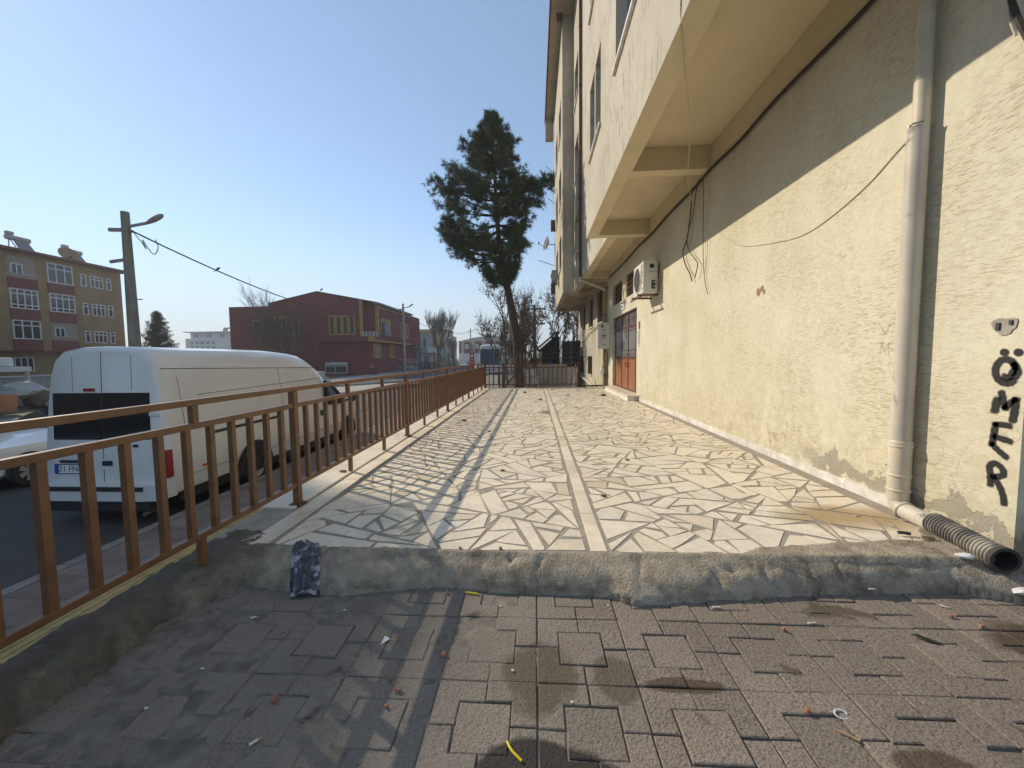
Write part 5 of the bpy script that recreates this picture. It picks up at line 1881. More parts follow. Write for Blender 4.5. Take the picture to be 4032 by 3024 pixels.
for sx in (-1, 1):
    MB().obox((VX + sx * 0.68, 11.82, GZ + 0.86), (0.13, 0.05 * sx, 0), (0, 0.06, 0), (0, 0, 0.12)).build('headlight', 'alloy', van, bevel=0.02)


# wheels
def wheel(c, r, wd, side, parent, rimmat='steel', spokes=0, name='wheel'):
    w_ = empty(name, c)
    w_.parent = parent
    w_.matrix_parent_inverse = PW(parent).inverted()
    ax = Vector((side, 0, 0))
    MB().lathe([(r * 0.62, -wd / 2), (r * 0.9, -wd / 2), (r, -wd * 0.32), (r, wd * 0.32), (r * 0.93, wd / 2), (r * 0.62, wd / 2)], c, ax, 28).build('tyre', 'tyre', w_, 40)
    MB().lathe([(r * 0.64, wd * 0.46), (r * 0.60, wd * 0.36), (r * 0.35, wd * 0.22 if not spokes else wd * 0.15), (r * 0.18, wd * 0.40), (0, wd * 0.42)], c, ax, 28).build('rim', rimmat if not spokes else 'black_plastic', w_, 40)
    for k in range(spokes):
        a = 2 * math.pi * k / spokes
        d = Vector((0, math.cos(a), math.sin(a)))
        t = Vector((0, -math.sin(a), math.cos(a)))
        cc = Vector(c) + ax * wd * 0.42
        MB().extrude([cc + d * r * 0.12 + t * r * 0.10, cc + d * r * 0.66 + t * r * 0.17, cc + d * r * 0.66 - t * r * 0.17, cc + d * r * 0.12 - t * r * 0.10], ax * 0.012).build('spoke', 'alloy', w_)
    return w_


for (y, r) in ((7.33, 0.345), (11.22, 0.345)):
    for side in (1, -1):
        x = VX + side * 0.90
        # arch: dark half disc let into the flank
        mb = MB()
        ringo, ringi = [], []
        for k in range(17):
            a = math.pi * (-0.08 + 1.16 * k / 16)
            ringo.append((VX + side * 1.000, y + 0.50 * math.cos(a), GZ + 0.36 + 0.50 * math.sin(a)))
            ringi.append((VX + side * 1.000, y + 0.42 * math.cos(a), GZ + 0.36 + 0.42 * math.sin(a)))
        mb.v = ringo + ringi
        mb.f = [(k, k + 1, 17 + k + 1, 17 + k) for k in range(16)]
        if y < 9:
            mb.build('arch_trim', 'grey_metal' if False else 'tyre', van)
        m2 = MB()
        m2.v = [(p[0] - side * 0.004, p[1], p[2]) for p in ringi]
        m2.f = [tuple(range(17))]
        m2.build('wheel_well', 'black_plastic', van)
        wheel((VX + side * 0.905, y, GZ + r), r, 0.205, side, van)

# rear end
YR = 5.44


def rear(x0, x1, h0, h1, d0, d1, name, mat, parent=None, bevel=0.0):
    """plate on the (slightly raked) back doors"""
    mb = MB()
    vs = []
    for d in (d0, d1):
        for (x, h) in ((x0, h0), (x1, h0), (x1, h1), (x0, h1)):
            vs.append((x, YR + 0.045 * h - d, GZ + h))
    mb.add(vs, [(0, 1, 2, 3), (4, 5, 6, 7), (0, 1, 5, 4), (1, 2, 6, 5), (2, 3, 7, 6), (3, 0, 4, 7)])
    return mb.build(name, mat, parent or van, bevel=bevel)


for (a, b) in ((-7.24, -6.462), (-6.452, -5.70)):
    rear(a, b, 1.25, 1.95, 0.0, 0.008, 'rear_window', 'dark_glass', bevel=0.004)
rear(-6.461, -6.453, 0.62, 2.56, 0.0, 0.003, 'rear_door_seam', 'seam')
for x in (-6.92, -5.98):
    rear(x - 0.003, x + 0.003, 1.98, 2.5, 0.0, 0.004, 'pressed_rib', 'grey_metal')
rear(-6.73, -6.56, 1.975, 2.02, 0.0, 0.022, 'brake_light', 'red_lens', bevel=0.004)
rear(-7.24, -6.70, 0.735, 0.885, 0.0, 0.012, 'plate_holder', 'plate_blue')
pl_ = rear(-7.165, -6.70, 0.750, 0.872, 0.012, 0.016, 'number_plate', 'print_white')
text('plate_lettering', '21 FN 20', 0.125, 'print_dark', pl_, frame3((-6.93, YR + 0.045 * 0.81 - 0.0175, GZ + 0.812), (1, 0, 0), (0, 0.045, 1)), 0.0008)
rear(-7.14, -6.86, 0.905, 0.945, 0.0, 0.03, 'plate_lamp', 'black_plastic', bevel=0.008)
rear(-6.50, -6.30, 0.80, 0.96, 0.0, 0.006, 'handle_recess', 'van_white', bevel=0.004)
rear(-6.47, -6.31, 0.86, 0.935, 0.006, 0.02, 'handle', 'black_plastic', bevel=0.01)
rear(-5.97, -5.90, 1.14, 1.18, 0.0, 0.03, 'washer_jet', 'black_plastic', bevel=0.008)
rear(-5.70, -5.56, 1.60, 1.66, 0.0, 0.03, 'hinge', 'van_white', bevel=0.008)
rear(-5.70, -5.56, 0.95, 1.01, 0.0, 0.03, 'hinge', 'van_white', bevel=0.008)
bp_ = MB().loft([[(VX + w_, y, GZ + h) for (w_, y, h) in ((-0.985, 5.62, z), (-0.94, 5.36, z), (-0.7, 5.325, z), (0.7, 5.325, z), (0.94, 5.36, z), (0.985, 5.62, z), (0.5, 5.7, z), (-0.5, 5.7, z))] for z in (0.37, 0.60)])
bpo = bp_.build('rear_bumper', 'van_white', van, 35)
MB().box(VX - 0.80, VX + 0.74, 5.312, 5.324, GZ + 0.52, GZ + 0.585).build('bumper_strip', 'black_plastic', bpo)
MB().box(VX - 0.80, VX + 0.80, 5.36, 5.66, GZ + 0.20, GZ + 0.368).build('bumper_valance', 'black_plastic', bpo, bevel=0.02)
for sx in (-1, 1):
    MB().obox((VX + sx * 0.965, 5.53, GZ + 0.88), (0.03, 0, 0), (0, 0.055, 0), (0, 0, 0.21)).build('tail_light', 'red_lens', van, bevel=0.015)
MB().tube([(VX + 0.72, 5.55, GZ + 0.19), (VX + 0.72, 5.34, GZ + 0.17)], 0.03, 10).build('exhaust', 'steel', van)

# ------------------------------------------------------------------ white car beyond the van
car = empty('white_car', (-10.8, 8.6, GZ))
tag(car, 'white car parked beyond the van at the left edge', 'car')
CX = -10.78
CL = [(0.70, 0.22), (0.82, 0.30), (0.855, 0.55), (0.84, 0.82), (0.80, 0.90), (0.66, 1.18), (0.58, 1.36), (0.40, 1.43), (0.0, 1.45)]


def cring(y, zt, wf=1.0):
    half = []
    for w_, h in CL:
        if h > 0.82:
            h2 = 0.82 + (h - 0.82) * (zt - 0.82) / (1.45 - 0.82) if zt > 0.83 else 0.82 * zt / 0.83
            w2 = w_ if zt > 0.95 else (w_ * 0.4 + 0.84 * 0.6 * (1 - (h - 0.82) / 0.63 * 0.55))
        else:
            h2 = h if zt > 0.83 else h * zt / 0.83
            w2 = w_
        half.append((w2 * wf, h2))
    half[-1] = (0.0, half[-1][1])
    return [(CX + w_, y, GZ + h) for w_, h in half] + [(CX - w_, y, GZ + h) for w_, h in reversed(half[:-1])]


MB().loft([cring(*q) for q in ((6.28, 0.58, 0.72), (6.32, 0.70, 0.86), (6.45, 0.80, 0.95), (6.8, 0.88, 1.0), (7.35, 0.96, 1.0), (7.75, 1.02, 1.0), (8.15, 1.24, 1.0), (8.55, 1.40, 1.0), (9.2, 1.45, 1.0), (9.8, 1.42, 1.0),
                                (10.2, 1.30, 1.0), (10.6, 1.06, 1.0), (10.75, 0.98, 0.98), (10.85, 0.80, 0.93), (10.88, 0.6, 0.85))]).build('body', 'car_white', car, 32)


def cside(y, h, off=0.006, s_=1):
    prev = CL[0]
    for w_, hh in CL[1:]:
        if h <= hh:
            t = (h - prev[1]) / (hh - prev[1])
            return (CX + s_ * (prev[0] + (w_ - prev[0]) * t + off), y, GZ + h)
        prev = (w_, hh)


for poly in ([(7.95, 0.93), (8.95, 0.93), (8.95, 1.32), (8.62, 1.31), (8.25, 1.16)], [(9.02, 0.93), (9.85, 0.93), (10.15, 1.10), (9.8, 1.30), (9.02, 1.32)]):
    MB().add([cside(*p) for p in poly], [tuple(range(len(poly)))]).build('side_window', 'dark_glass', car)
mb = MB()
for (y, zt, wf) in ((7.78, 1.03, 0.62), (8.15, 1.245, 0.56), (8.5, 1.40, 0.48)):
    mb.v += [(CX - wf, y - 0.02, GZ + zt + 0.012), (CX + wf, y - 0.02, GZ + zt + 0.012)]
mb.f = [(0, 1, 3, 2), (2, 3, 5, 4)]
mb.build('windscreen', 'dark_glass', car)
for y in (8.0, 8.98, 9.95):
    mb = MB()
    for i in range(7):
        h = 0.34 + 0.58 * i / 6
        mb.v += [cside(y - 0.004, h, 0.002), cside(y + 0.004, h, 0.002)]
    mb.f = [(2 * i, 2 * i + 1, 2 * i + 3, 2 * i + 2) for i in range(6)]
    mb.build('door_seam', 'seam', car)
for y in (8.85, 9.75):
    MB().box(CX + 0.845, CX + 0.868, y - 0.08, y + 0.08, GZ + 0.77, GZ + 0.80).build('door_handle', 'car_white', car, bevel=0.006)
for y in (7.10, 9.75):
    for side in (1, -1):
        mb = MB()
        mb.v = [(CX + side * 0.862, y + 0.37 * math.cos(a), GZ + 0.31 + 0.37 * math.sin(a)) for a in [math.pi * (-0.06 + 1.12 * k / 16) for k in range(17)]]
        mb.f = [tuple(range(17))]
        mb.build('wheel_well', 'black_plastic', car)
        wheel((CX + side * 0.79, y, GZ + 0.31), 0.31, 0.20, side, car, spokes=7)
MB().box(CX - 0.55, CX + 0.55, 6.24, 6.30, GZ + 0.28, GZ + 0.50).build('grille', 'black_plastic', car, bevel=0.01)
for sx in (-1, 1):
    MB().obox((CX + sx * 0.62, 6.42, GZ + 0.68), (0.15, 0.03 * sx, 0), (0, 0.08, 0), (0, 0, 0.07)).build('headlight', 'alloy', car, bevel=0.02)

# ------------------------------------------------------------------ blue coach at the end of the street
bus = empty('coach', (-5.1, 50, zg(45)))
tag(bus, 'white roofed coach with a big blue windscreen parked past the terrace end', 'coach')
bz = zg(45) + 0.0
BX0, BX1, BY0, BY1 = -6.32, -3.88, 45.0, 57.0


def bring(y, zt, wf):
    c = (BX0 + BX1) / 2
    hw = (BX1 - BX0) / 2 * wf
    pr = [(hw * 0.97, 0.35), (hw, 0.5), (hw, 1.6), (hw * 0.98, 2.9), (hw * 0.9, zt - 0.12), (hw * 0.6, zt - 0.02), (0, zt)]
    return [(c + w_, y, bz + h) for w_, h in pr] + [(c - w_, y, bz + h) for w_, h in reversed(pr[:-1])]


MB().loft([bring(*q) for q in ((45.0, 3.35, 0.95), (45.1, 3.48, 0.98), (45.5, 3.55, 1.0), (56.9, 3.55, 1.0), (57.0, 3.45, 0.98))]).build('body', 'render_white', bus, 35)
MB().box(BX0 + 0.10, BX1 - 0.10, 44.93, 45.03, bz + 1.25, bz + 3.05).build('windscreen', 'bus_blue', bus, bevel=0.04)
MB().box(BX0 + 0.08, BX1 - 0.08, 44.95, 45.04, bz + 0.42, bz + 1.22).build('front_panel', 'render_white', bus, bevel=0.03)
for (z0, z1, m) in ((0.86, 0.90, 'print_dark'), (0.55, 0.72, 'grey_metal')):
    MB().box(BX0 + 0.5, BX1 - 0.5, 44.935, 44.949, bz + z0, bz + z1).build('grille', m, bus)
MB().box(BX0 + 0.15, BX0 + 0.55, 44.93, 44.949, bz + 0.6, bz + 0.85).build('headlight', 'alloy', bus)
MB().box(BX1 - 0.55, BX1 - 0.15, 44.93, 44.949, bz + 0.6, bz + 0.85).build('headlight', 'alloy', bus)
for (x, sg) in ((BX0, -1), (BX1, 1)):
    MB().tube([(x, 45.05, bz + 2.9), (x + sg * 0.25, 44.8, bz + 2.95), (x + sg * 0.4, 44.7, bz + 2.6)], 0.04, 6).build('mirror_arm', 'black_plastic', bus, 60)
    MB().obox((x + sg * 0.42, 44.7, bz + 2.15), (0.12, 0, 0), (0, 0.08, 0), (0, 0, 0.42)).build('mirror', 'render_white', bus, bevel=0.04)
    MB().box(min(x, x + sg * 0.01), max(x, x + sg * 0.01), 45.6, 56.6, bz + 1.6, bz + 2.85).build('side_windows', 'dark_glass', bus)
for y in (47.2, 54.0):
    for sg, x in ((1, BX1 - 0.15), (-1, BX0 + 0.15)):
        wheel((x, y, bz + 0.48), 0.48, 0.28, sg, bus)

# ------------------------------------------------------------------ poles and wires
def lamp_post(loc, h, r0, r1, face, label, mat='pole_concrete', arms=True, n=10):
    rt = empty('street_lamp', loc)
    tag(rt, label, 'street lamp', 'street lamp posts')
    b = Vector(loc)
    MB().tube([b + Vector((0, 0, -0.3)), b + Vector((0, 0, h * 0.5)), b + Vector((0, 0, h))], [r0, (r0 + r1) / 2, r1], n).build('pole', mat, rt, 50)
    f = Vector(face).normalized()
    e = b + Vector((0, 0, h - 0.45)) + f * (r1 + 0.75)
    MB().bar(b + Vector((0, 0, h - 0.6)) + f * r1, e, 0.09).build('bracket', 'grey_metal', rt)
    d = (f + Vector((0, 0, 0.55))).normalized()
    s_ = d.cross(Vector((0, 0, 1))).normalized()
    u_ = s_.cross(d)
    mb = MB()
    rings = []
    for (t, w_, hh) in ((-0.06, 0.05, 0.05), (0.05, 0.12, 0.09), (0.3, 0.19, 0.13), (0.62, 0.20, 0.14), (0.85, 0.14, 0.09), (0.93, 0.04, 0.03)):
        c = e + d * t * 0.8
        rings.append([c + s_ * w_ * 0.75 * math.cos(a) + u_ * hh * 0.75 * math.sin(a) for a in [2 * math.pi * k / 10 for k in range(10)]])
    mb.loft(rings).build('lamp_head', 'grey_metal', rt, 60)
    MB().bar(b + Vector((0, 0, h - 0.75)) - f * (r1 + 0.55), b + Vector((0, 0, h - 0.75)) - f * r1 * 0.5, 0.10, 0.14).build('cross_arm', 'grey_metal', rt)
    if arms:
        MB().bar(b + Vector((0, 0, h - 2.1)) - f * (r1 + 0.6), b + Vector((0, 0, h - 2.0)) - f * r1 * 0.5, 0.08, 0.12).build('cross_arm', 'grey_metal', rt)
        MB().bar(b + Vector((0, 0, h - 3.7)) + f * r1, b + Vector((0, 0, h - 3.7)) + f * (r1 + 0.3), 0.04).build('insulator_pin', 'grey_metal', rt)
        MB().bar(b + Vector((0, 0, h - 0.85)) + f * r1 * 0.6, b + Vector((0, 0, h - 0.8)) + f * (r1 + 0.12), 0.08).build('insulator_pin', 'brown_metal', rt)
    return rt


P1 = Vector((-17.48, 16.45, -1.15))
lamp_post(P1, 8.75, 0.25, 0.15, (1, 0.12, 0), 'thick weathered concrete lamp post rising behind the van')
P2 = Vector((-18.0, 54.0, -0.82))
lamp_post(P2, 9.5, 0.2, 0.14, (1, -0.2, 0), 'grey lamp post in front of the red hall', 'grey_metal', False)
P3 = Vector((-15.4, 95.0, -0.75))
lamp_post(P3, 8.9, 0.16, 0.11, (1, -0.2, 0), 'small far lamp post near the red totem sign', 'grey_metal', False)


def span(a, b, sag, n=24):
    return [Vector(a).lerp(Vector(b), t / n) - Vector((0, 0, 4 * sag * (t / n) * (1 - t / n))) for t in range(n + 1)]


wire_pts = span(P1 + Vector((0.25, 0, 7.95)), P2 + Vector((0, 0, 8.0)), 1.7)
cable('cable', wire_pts, 0.035, 'cable_black', 'thick twisted overhead line from the concrete post past the red hall', 5, 1)
cable('cable', span(P2 + Vector((0, 0, 8.0)), P3 + Vector((0, 0, 8.2)), 1.3), 0.035, 'cable_black', 'overhead line between the two far lamp posts', 4, 1)
cable('cable', span(P3 + Vector((0, 0, 8.2)), (-2, 70, 6.0), 0.8), 0.03, 'cable_black', 'overhead line running right from the farthest lamp post', 4, 1)
hook = [P1 + Vector((0.28, 0, 7.95)), P1 + Vector((0.55, 0.1, 7.5)), P1 + Vector((0.75, 0.1, 7.2)), P1 + Vector((0.6, 0.1, 7.6)), P1 + Vector((0.95, 0.2, 7.0)), P1 + Vector((1.1, 0.3, 7.3)), P1 + Vector((1.0, 0.3, 7.65))]
cable('cable', hook, 0.018, 'cable_black', 'loose loops of cable hanging at the top of the concrete post')


def bird(loc, label, s_=1.0, tilt=0.6):
    b = empty('bird', loc)
    tag(b, label, 'bird')
    c = Vector(loc)
    d = Vector((0.8, 0.2, tilt)).normalized()
    MB().tube([c - d * 0.13 * s_, c - d * 0.06 * s_, c + d * 0.02 * s_, c + d * 0.09 * s_, c + d * 0.13 * s_, c + d * 0.17 * s_], [0.015 * s_, 0.05 * s_, 0.075 * s_, 0.055 * s_, 0.05 * s_, 0.008 * s_], 8).build('body', 'bark_grey', b, 60)
    MB().bar(c - d * 0.12 * s_, c - d * 0.28 * s_ + Vector((0, 0, -0.02)), 0.05 * s_, 0.015 * s_).build('tail', 'bark_grey', b)
    for sy in (-0.02, 0.02):
        MB().bar(c + Vector((0, sy, -0.03 * s_)), c + Vector((0, sy, -0.11 * s_)), 0.008).build('leg', 'bark_grey', b)


bird(wire_pts[3] + Vector((0, 0, 0.11)), 'small dark bird perched on the overhead line', 0.9)
bird((-26.5, 48.6, 9.86), 'small dark bird on the ridge of the red hall', 1.4, 0.9)

# wooden line pole behind the bare trees
up_ = empty('utility_pole', (0.0, 34, -0.9))
tag(up_, 'wooden utility pole with a cross arm among the bare trees', 'utility pole')
MB().tube([(0.0, 34, -1.0), (0.0, 34, 5.6)], [0.16, 0.10], 8).build('pole', 'wood', up_, 50)
MB().bar((-0.95, 34, 5.25), (0.95, 34, 5.25), 0.12).build('cross_arm', 'wood', up_)
MB().bar((-0.6, 34, 4.0), (0.9, 34, 4.0), 0.12).build('cross_arm', 'wood', up_)
for x in (-0.9, -0.05, 0.9):
    MB().tube([(x, 34, 5.3), (x, 34, 5.5)], 0.06, 6).build('insulator', 'brown_metal', up_)


# ------------------------------------------------------------------ trees
def blade(mb, p, d, l, wd, rg):
    s_ = d.cross(Vector((rg.uniform(-1, 1), rg.uniform(-1, 1), rg.uniform(-1, 1))))
    if s_.length < 1e-4:
        return
    s_.normalize()
    n = len(mb.v)
    a = p - s_ * wd / 2
    b = p + s_ * wd / 2
    c = p + d * l
    mb.v += [tuple(a), tuple(b), tuple(c)]
    mb.f.append((n, n + 1, n + 2))


def rdir(rg, up=0.0):
    while True:
        v = Vector((rg.uniform(-1, 1), rg.uniform(-1, 1), rg.uniform(-1, 1)))
        if 0.05 < v.length < 1:
            v.normalize()
            v.z += up
            return v.normalized()


def rp_(n=10):
    return n


rg = random.Random(77)
pine = empty('pine_tree', (-0.72, 17.6, -1.0))
tag(pine, 'tall leaning pine with a dark ragged crown behind the end fence', 'tree')
PYT = 17.6
TR = [(-0.70, PYT, -1.1), (-0.72, PYT, 0.6), (-0.78, PYT, 2.0), (-0.95, PYT, 3.0), (-1.10, PYT, 3.8), (-1.22, PYT, 4.45), (-1.36, PYT, 5.2), (-1.50, PYT, 6.0), (-1.58, PYT, 7.2), (-1.66, PYT, 8.8), (-1.72, PYT, 10.2), (-1.75, PYT, 11.7)]
TRr = [0.24, 0.215, 0.20, 0.185, 0.165, 0.15, 0.125, 0.115, 0.095, 0.07, 0.045, 0.015]
tk = MB().tube(TR, TRr, 10)
tk.tube([(-1.18, PYT, 4.3), (-1.07, PYT + 0.05, 4.9), (-1.06, PYT + 0.1, 5.8), (-1.02, PYT + 0.15, 6.8)], [0.11, 0.10, 0.08, 0.04], 8)
for (z, dx, dy) in ((3.55, -0.28, 0), (3.9, 0.25, 0), (3.3, 0.3, 0.1), (4.7, 0.2, 0.05)):
    c = Vector(TR[4]).lerp(Vector(TR[3]), 0.3)
    tk.bar((-1.05, PYT, z), (-1.05 + dx, PYT + dy, z + 0.02), 0.03)


def trunk_at(z):
    for i in range(len(TR) - 1):
        if TR[i][2] <= z <= TR[i + 1][2]:
            t = (z - TR[i][2]) / (TR[i + 1][2] - TR[i][2])
            return Vector(TR[i]).lerp(Vector(TR[i + 1]), t)
    return Vector(TR[-1])


cr_ = MB()
cones = MB()


def tuft(p, rg, l=0.23, n=9, up=0.25):
    ax = rdir(rg, up)
    for k in range(n):
        d = (ax * 0.75 + rdir(rg) * 0.85).normalized()
        blade(cr_, p, d, l * rg.uniform(0.7, 1.25), 0.016, rg)


# reach of the crown at each height, left and right, as read from its outline
PROF = [(4.3, 0.35, 0.1), (4.8, 0.75, 0.25), (5.4, 1.2, 0.7), (5.9, 2.0, 1.15), (6.3, 2.6, 1.3), (6.9, 2.75, 1.05), (7.5, 2.35, 1.5), (8.1, 2.6, 2.0), (8.6, 1.9, 2.2), (9.2, 1.6, 1.05), (9.8, 1.5, 1.15), (10.3, 1.0, 0.95), (10.8, 0.55, 0.6), (11.3, 0.45, 0.35), (11.8, 0.1, 0.08)]


def reach(z, an):
    for i in range(len(PROF) - 1):
        if PROF[i][0] <= z <= PROF[i + 1][0]:
            t = (z - PROF[i][0]) / (PROF[i + 1][0] - PROF[i][0])
            l = PROF[i][1] + (PROF[i + 1][1] - PROF[i][1]) * t
            r_ = PROF[i][2] + (PROF[i + 1][2] - PROF[i][2]) * t
            c = math.cos(an)
            m = (l + r_) / 2
            return (m + (r_ - m) * c) if c > 0 else (m + (l - m) * -c)
    return 0.1


z = 4.5
while z < 11.6:
    nb = 6 if z < 9.5 else 5
    a0 = rg.uniform(0, 6.28)
    for k in range(nb):
        an = a0 + 2 * math.pi * k / nb + rg.uniform(-0.35, 0.35)
        if k < 2:
            an = (math.pi if k == 0 else 0) + rg.uniform(-0.3, 0.3)
        L_ = reach(min(z + 0.35, 11.7), an) * rg.uniform(0.70, 1.12)
        b0 = trunk_at(z)
        lift = rg.uniform(0.15, 0.42) * L_ if z < 9 else 0.6 * L_
        sag = -0.12 * L_ if z < 7 else 0
        pts = []
        for i in range(7):
            t = i / 6
            pts.append(b0 + Vector((math.cos(an) * L_ * t, math.sin(an) * L_ * t * 0.85, lift * t * t + sag * math.sin(t * 3.1))))
        tk.tube(pts, [0.035 * (1 - 0.85 * i / 6) * min(1, L_ / 1.5) + 0.006 for i in range(7)], 5, False)
        for q in range(int(5 + L_ * 5.8)):
            t = 0.15 + 0.85 * rg.random() ** 0.6
            i = min(5, int(t * 6))
            c = pts[i].lerp(pts[i + 1], t * 6 - i)
            out = Vector((math.cos(an), math.sin(an) * 0.85, 0.15))
            td = (out * 0.5 + rdir(rg, 0.15) * 0.9).normalized()
            tl = rg.uniform(0.18, 0.42) * (0.28 + 0.48 * min(L_, 2))
            e = c + td * tl
            tk.tube([c, c + td * tl * 0.5 + Vector((0, 0, -0.02)), e], [0.011, 0.008, 0.004], 3, False)
            for w_ in range(rg.randint(9, 15)):
                k2 = 0.3 + 0.8 * rg.random()
                tuft(c + td * tl * k2 + rdir(rg) * 0.075, rg, 0.19, 9)
            if rg.random() < 0.45:
                pp = c + td * tl * rg.uniform(0.4, 0.9) + rdir(rg) * 0.06
                dd = rdir(rg, -0.3) * 0.05
                cones.tube([pp - dd, pp, pp + dd], [0.012, 0.032, 0.008], 5)
    z += rg.uniform(0.26, 0.40) if z < 9.5 else 0.24
tk.build('trunk', 'bark_pine', pine, 60, fix=False)
cr_.build('crown', 'needles', pine, fix=False)
cones.build('cones', 'bark_grey', pine, 60, fix=False)['kind'] = 'stuff'


def branchy(loc, h, label, seed, group, name='bare_tree', spread=0.55, levels=5, kids_=(3, 4), r0=0.10, leaf=0, leafmat='dry_leaf', leafsize=0.09, cat='tree', upb=0.35, trunk_frac=0.3, barkmat='bark_grey', split=None):
    rg = random.Random(seed)
    rt = empty(name, loc)
    tag(rt, label, cat, group)
    wood = MB()
    lf = MB()
    base = Vector(loc)

    def grow(p, d, l, r_, lev):
        n = 3
        pts = [p]
        dd = d.copy()
        for i in range(n):
            dd = (dd + rdir(rg) * 0.16 + Vector((0, 0, 0.05))).normalized()
            pts.append(pts[-1] + dd * l / n)
        wood.tube(pts, [r_ * (1 - 0.4 * i / n) for i in range(n + 1)], 6 if lev == 0 else (4 if lev < 3 else 3), False)
        if lev >= levels:
            return
        if leaf and lev >= levels - 2:
            for q in range(leaf):
                t = rg.random()
                i = min(n - 1, int(t * n))
                c = pts[i].lerp(pts[i + 1], t * n - i) + rdir(rg) * leafsize * 1.5
                a, b = rdir(rg), rdir(rg)
                b = (b - a * a.dot(b)).normalized()
                s_ = leafsize * rg.uniform(0.6, 1.2)
                m = len(lf.v)
                lf.v += [tuple(c - a * s_), tuple(c + b * s_ * 0.45), tuple(c + a * s_), tuple(c - b * s_ * 0.45)]
                lf.f.append((m, m + 1, m + 2, m + 3))
        nk = rg.randint(*kids_)
        for k in range(nk):
            t = rg.uniform(0.45, 1.0) if k else 1.0
            i = min(n - 1, int(t * n * 0.999))
            c = pts[i].lerp(pts[i + 1], t * n - i)
            nd = (dd * 0.75 + rdir(rg) * spread * (1.15 if k else 0.5) + Vector((0, 0, upb))).normalized()
            grow(c, nd, l * rg.uniform(0.62, 0.86), r_ * 0.58, lev + 1)

    grow(base + Vector((0, 0, -0.1)), Vector((rg.uniform(-0.1, 0.1), rg.uniform(-0.1, 0.1), 1)).normalized(), h * trunk_frac, r0, 0)
    wood.build('trunk', barkmat, rt, 60, fix=False)
    if leaf:
        lf.build('crown', leafmat, rt, fix=False)
    return rt


BT = 'bare and dry leaved trees beyond the terrace'
branchy((-2.15, 26, -1.0), 8.4, 'bare tree holding dry brown leaves just left of the pine trunk', 11, BT, 'dry_tree', 0.66, 5, (3, 4), 0.12, 10, leafsize=0.085)
branchy((1.2, 27, -1.0), 8.0, 'dry leaved tree between the pine trunk and the old building', 15, BT, 'dry_tree', 0.62, 5, (3, 4), 0.11, 7, leafsize=0.10)
branchy((-0.45, 25, -1.0), 5.2, 'low dense brown thicket tree right behind the pine trunk', 19, BT, 'dry_tree', 0.75, 5, (4, 4), 0.10, 10, leafsize=0.08, upb=0.12)
branchy((2.9, 31, -1.0), 7.6, 'thin bare tree seen under the old building overhang', 23, BT, 'bare_tree', 0.5, 6, (3, 3), 0.10)
branchy((-0.9, 30, -1.0), 7.6, 'slim dry leaved tree beside the wooden utility pole', 29, BT, 'dry_tree', 0.55, 5, (3, 4), 0.09, 6, leafsize=0.09)
SB = 'bare street trees by the red hall'
branchy((-27.5, 43.5, -0.95), 10.5, 'wide bare tree in front of the gabled wall of the hall', 31, SB, 'bare_tree', 0.6, 6, (3, 4), 0.20, upb=0.25)
branchy((-31.0, 44.5, -0.95), 8.0, 'smaller bare tree before the left windows of the hall', 37, SB, 'bare_tree', 0.6, 6, (3, 4), 0.16, upb=0.25)
branchy((-17.0, 57.5, -0.9), 5.2, 'leafless shrub like tree by the lower corner window of the hall', 41, SB, 'bare_tree', 0.7, 5, (3, 4), 0.08, upb=0.2)
branchy((-17.6, 73.0, -0.9), 10.2, 'tall brush shaped pollard tree between hall and shop building', 43, SB, 'bare_tree', 0.38, 5, (4, 5), 0.20, upb=0.5, trunk_frac=0.38)
branchy((-16.2, 79.0, -0.9), 7.0, 'bare tree in front of the orange shop wall', 47, SB, 'bare_tree', 0.5, 5, (3, 4), 0.13, upb=0.3)
branchy((-14.8, 90.0, -0.9), 6.0, 'thin bare tree before the beige end of the shop building', 53, SB, 'bare_tree', 0.5, 5, (3, 3), 0.11, upb=0.3)
branchy((-33.5, 74.0, -0.9), 11.5, 'bare twigs showing over the roof of the hall', 59, SB, 'bare_tree', 0.45, 5, (3, 4), 0.15, upb=0.5, trunk_frac=0.35)

# conifer beyond the van
cf = empty('conifer', (-38.2, 38.3, -1.0))
tag(cf, 'small dark conifer standing beyond the van roof', 'tree')
rg = random.Random(5)
c1 = MB()
c2 = MB().tube([(-38.2, 38.3, -1.1), (-38.1, 38.3, 6.0)], [0.16, 0.02], 6)
z = 0.3
while z < 6.1:
    L_ = 2.1 * (1 - (z / 6.2)) ** 0.8 + 0.1
    for k in range(9):
        an = rg.uniform(0, 6.28)
        l = L_ * rg.uniform(0.6, 1.1)
        e = Vector((-38.15 + math.cos(an) * l, 38.3 + math.sin(an) * l, z + 0.25 * l))
        b0 = Vector((-38.15, 38.3, z))
        c2.tube([b0, e], [0.02, 0.006], 3, False)
        for q in range(int(6 + 16 * l)):
            p = b0.lerp(e, rg.random() ** 0.7) + rdir(rg) * 0.16
            for _ in range(4):
                blade(c1, p, rdir(rg, 0.3), 0.22, 0.05, rg)
    z += 0.22
c2.build('trunk', 'bark_grey', cf, 60, fix=False)
c1.build('crown', 'needles_far', cf, fix=False)


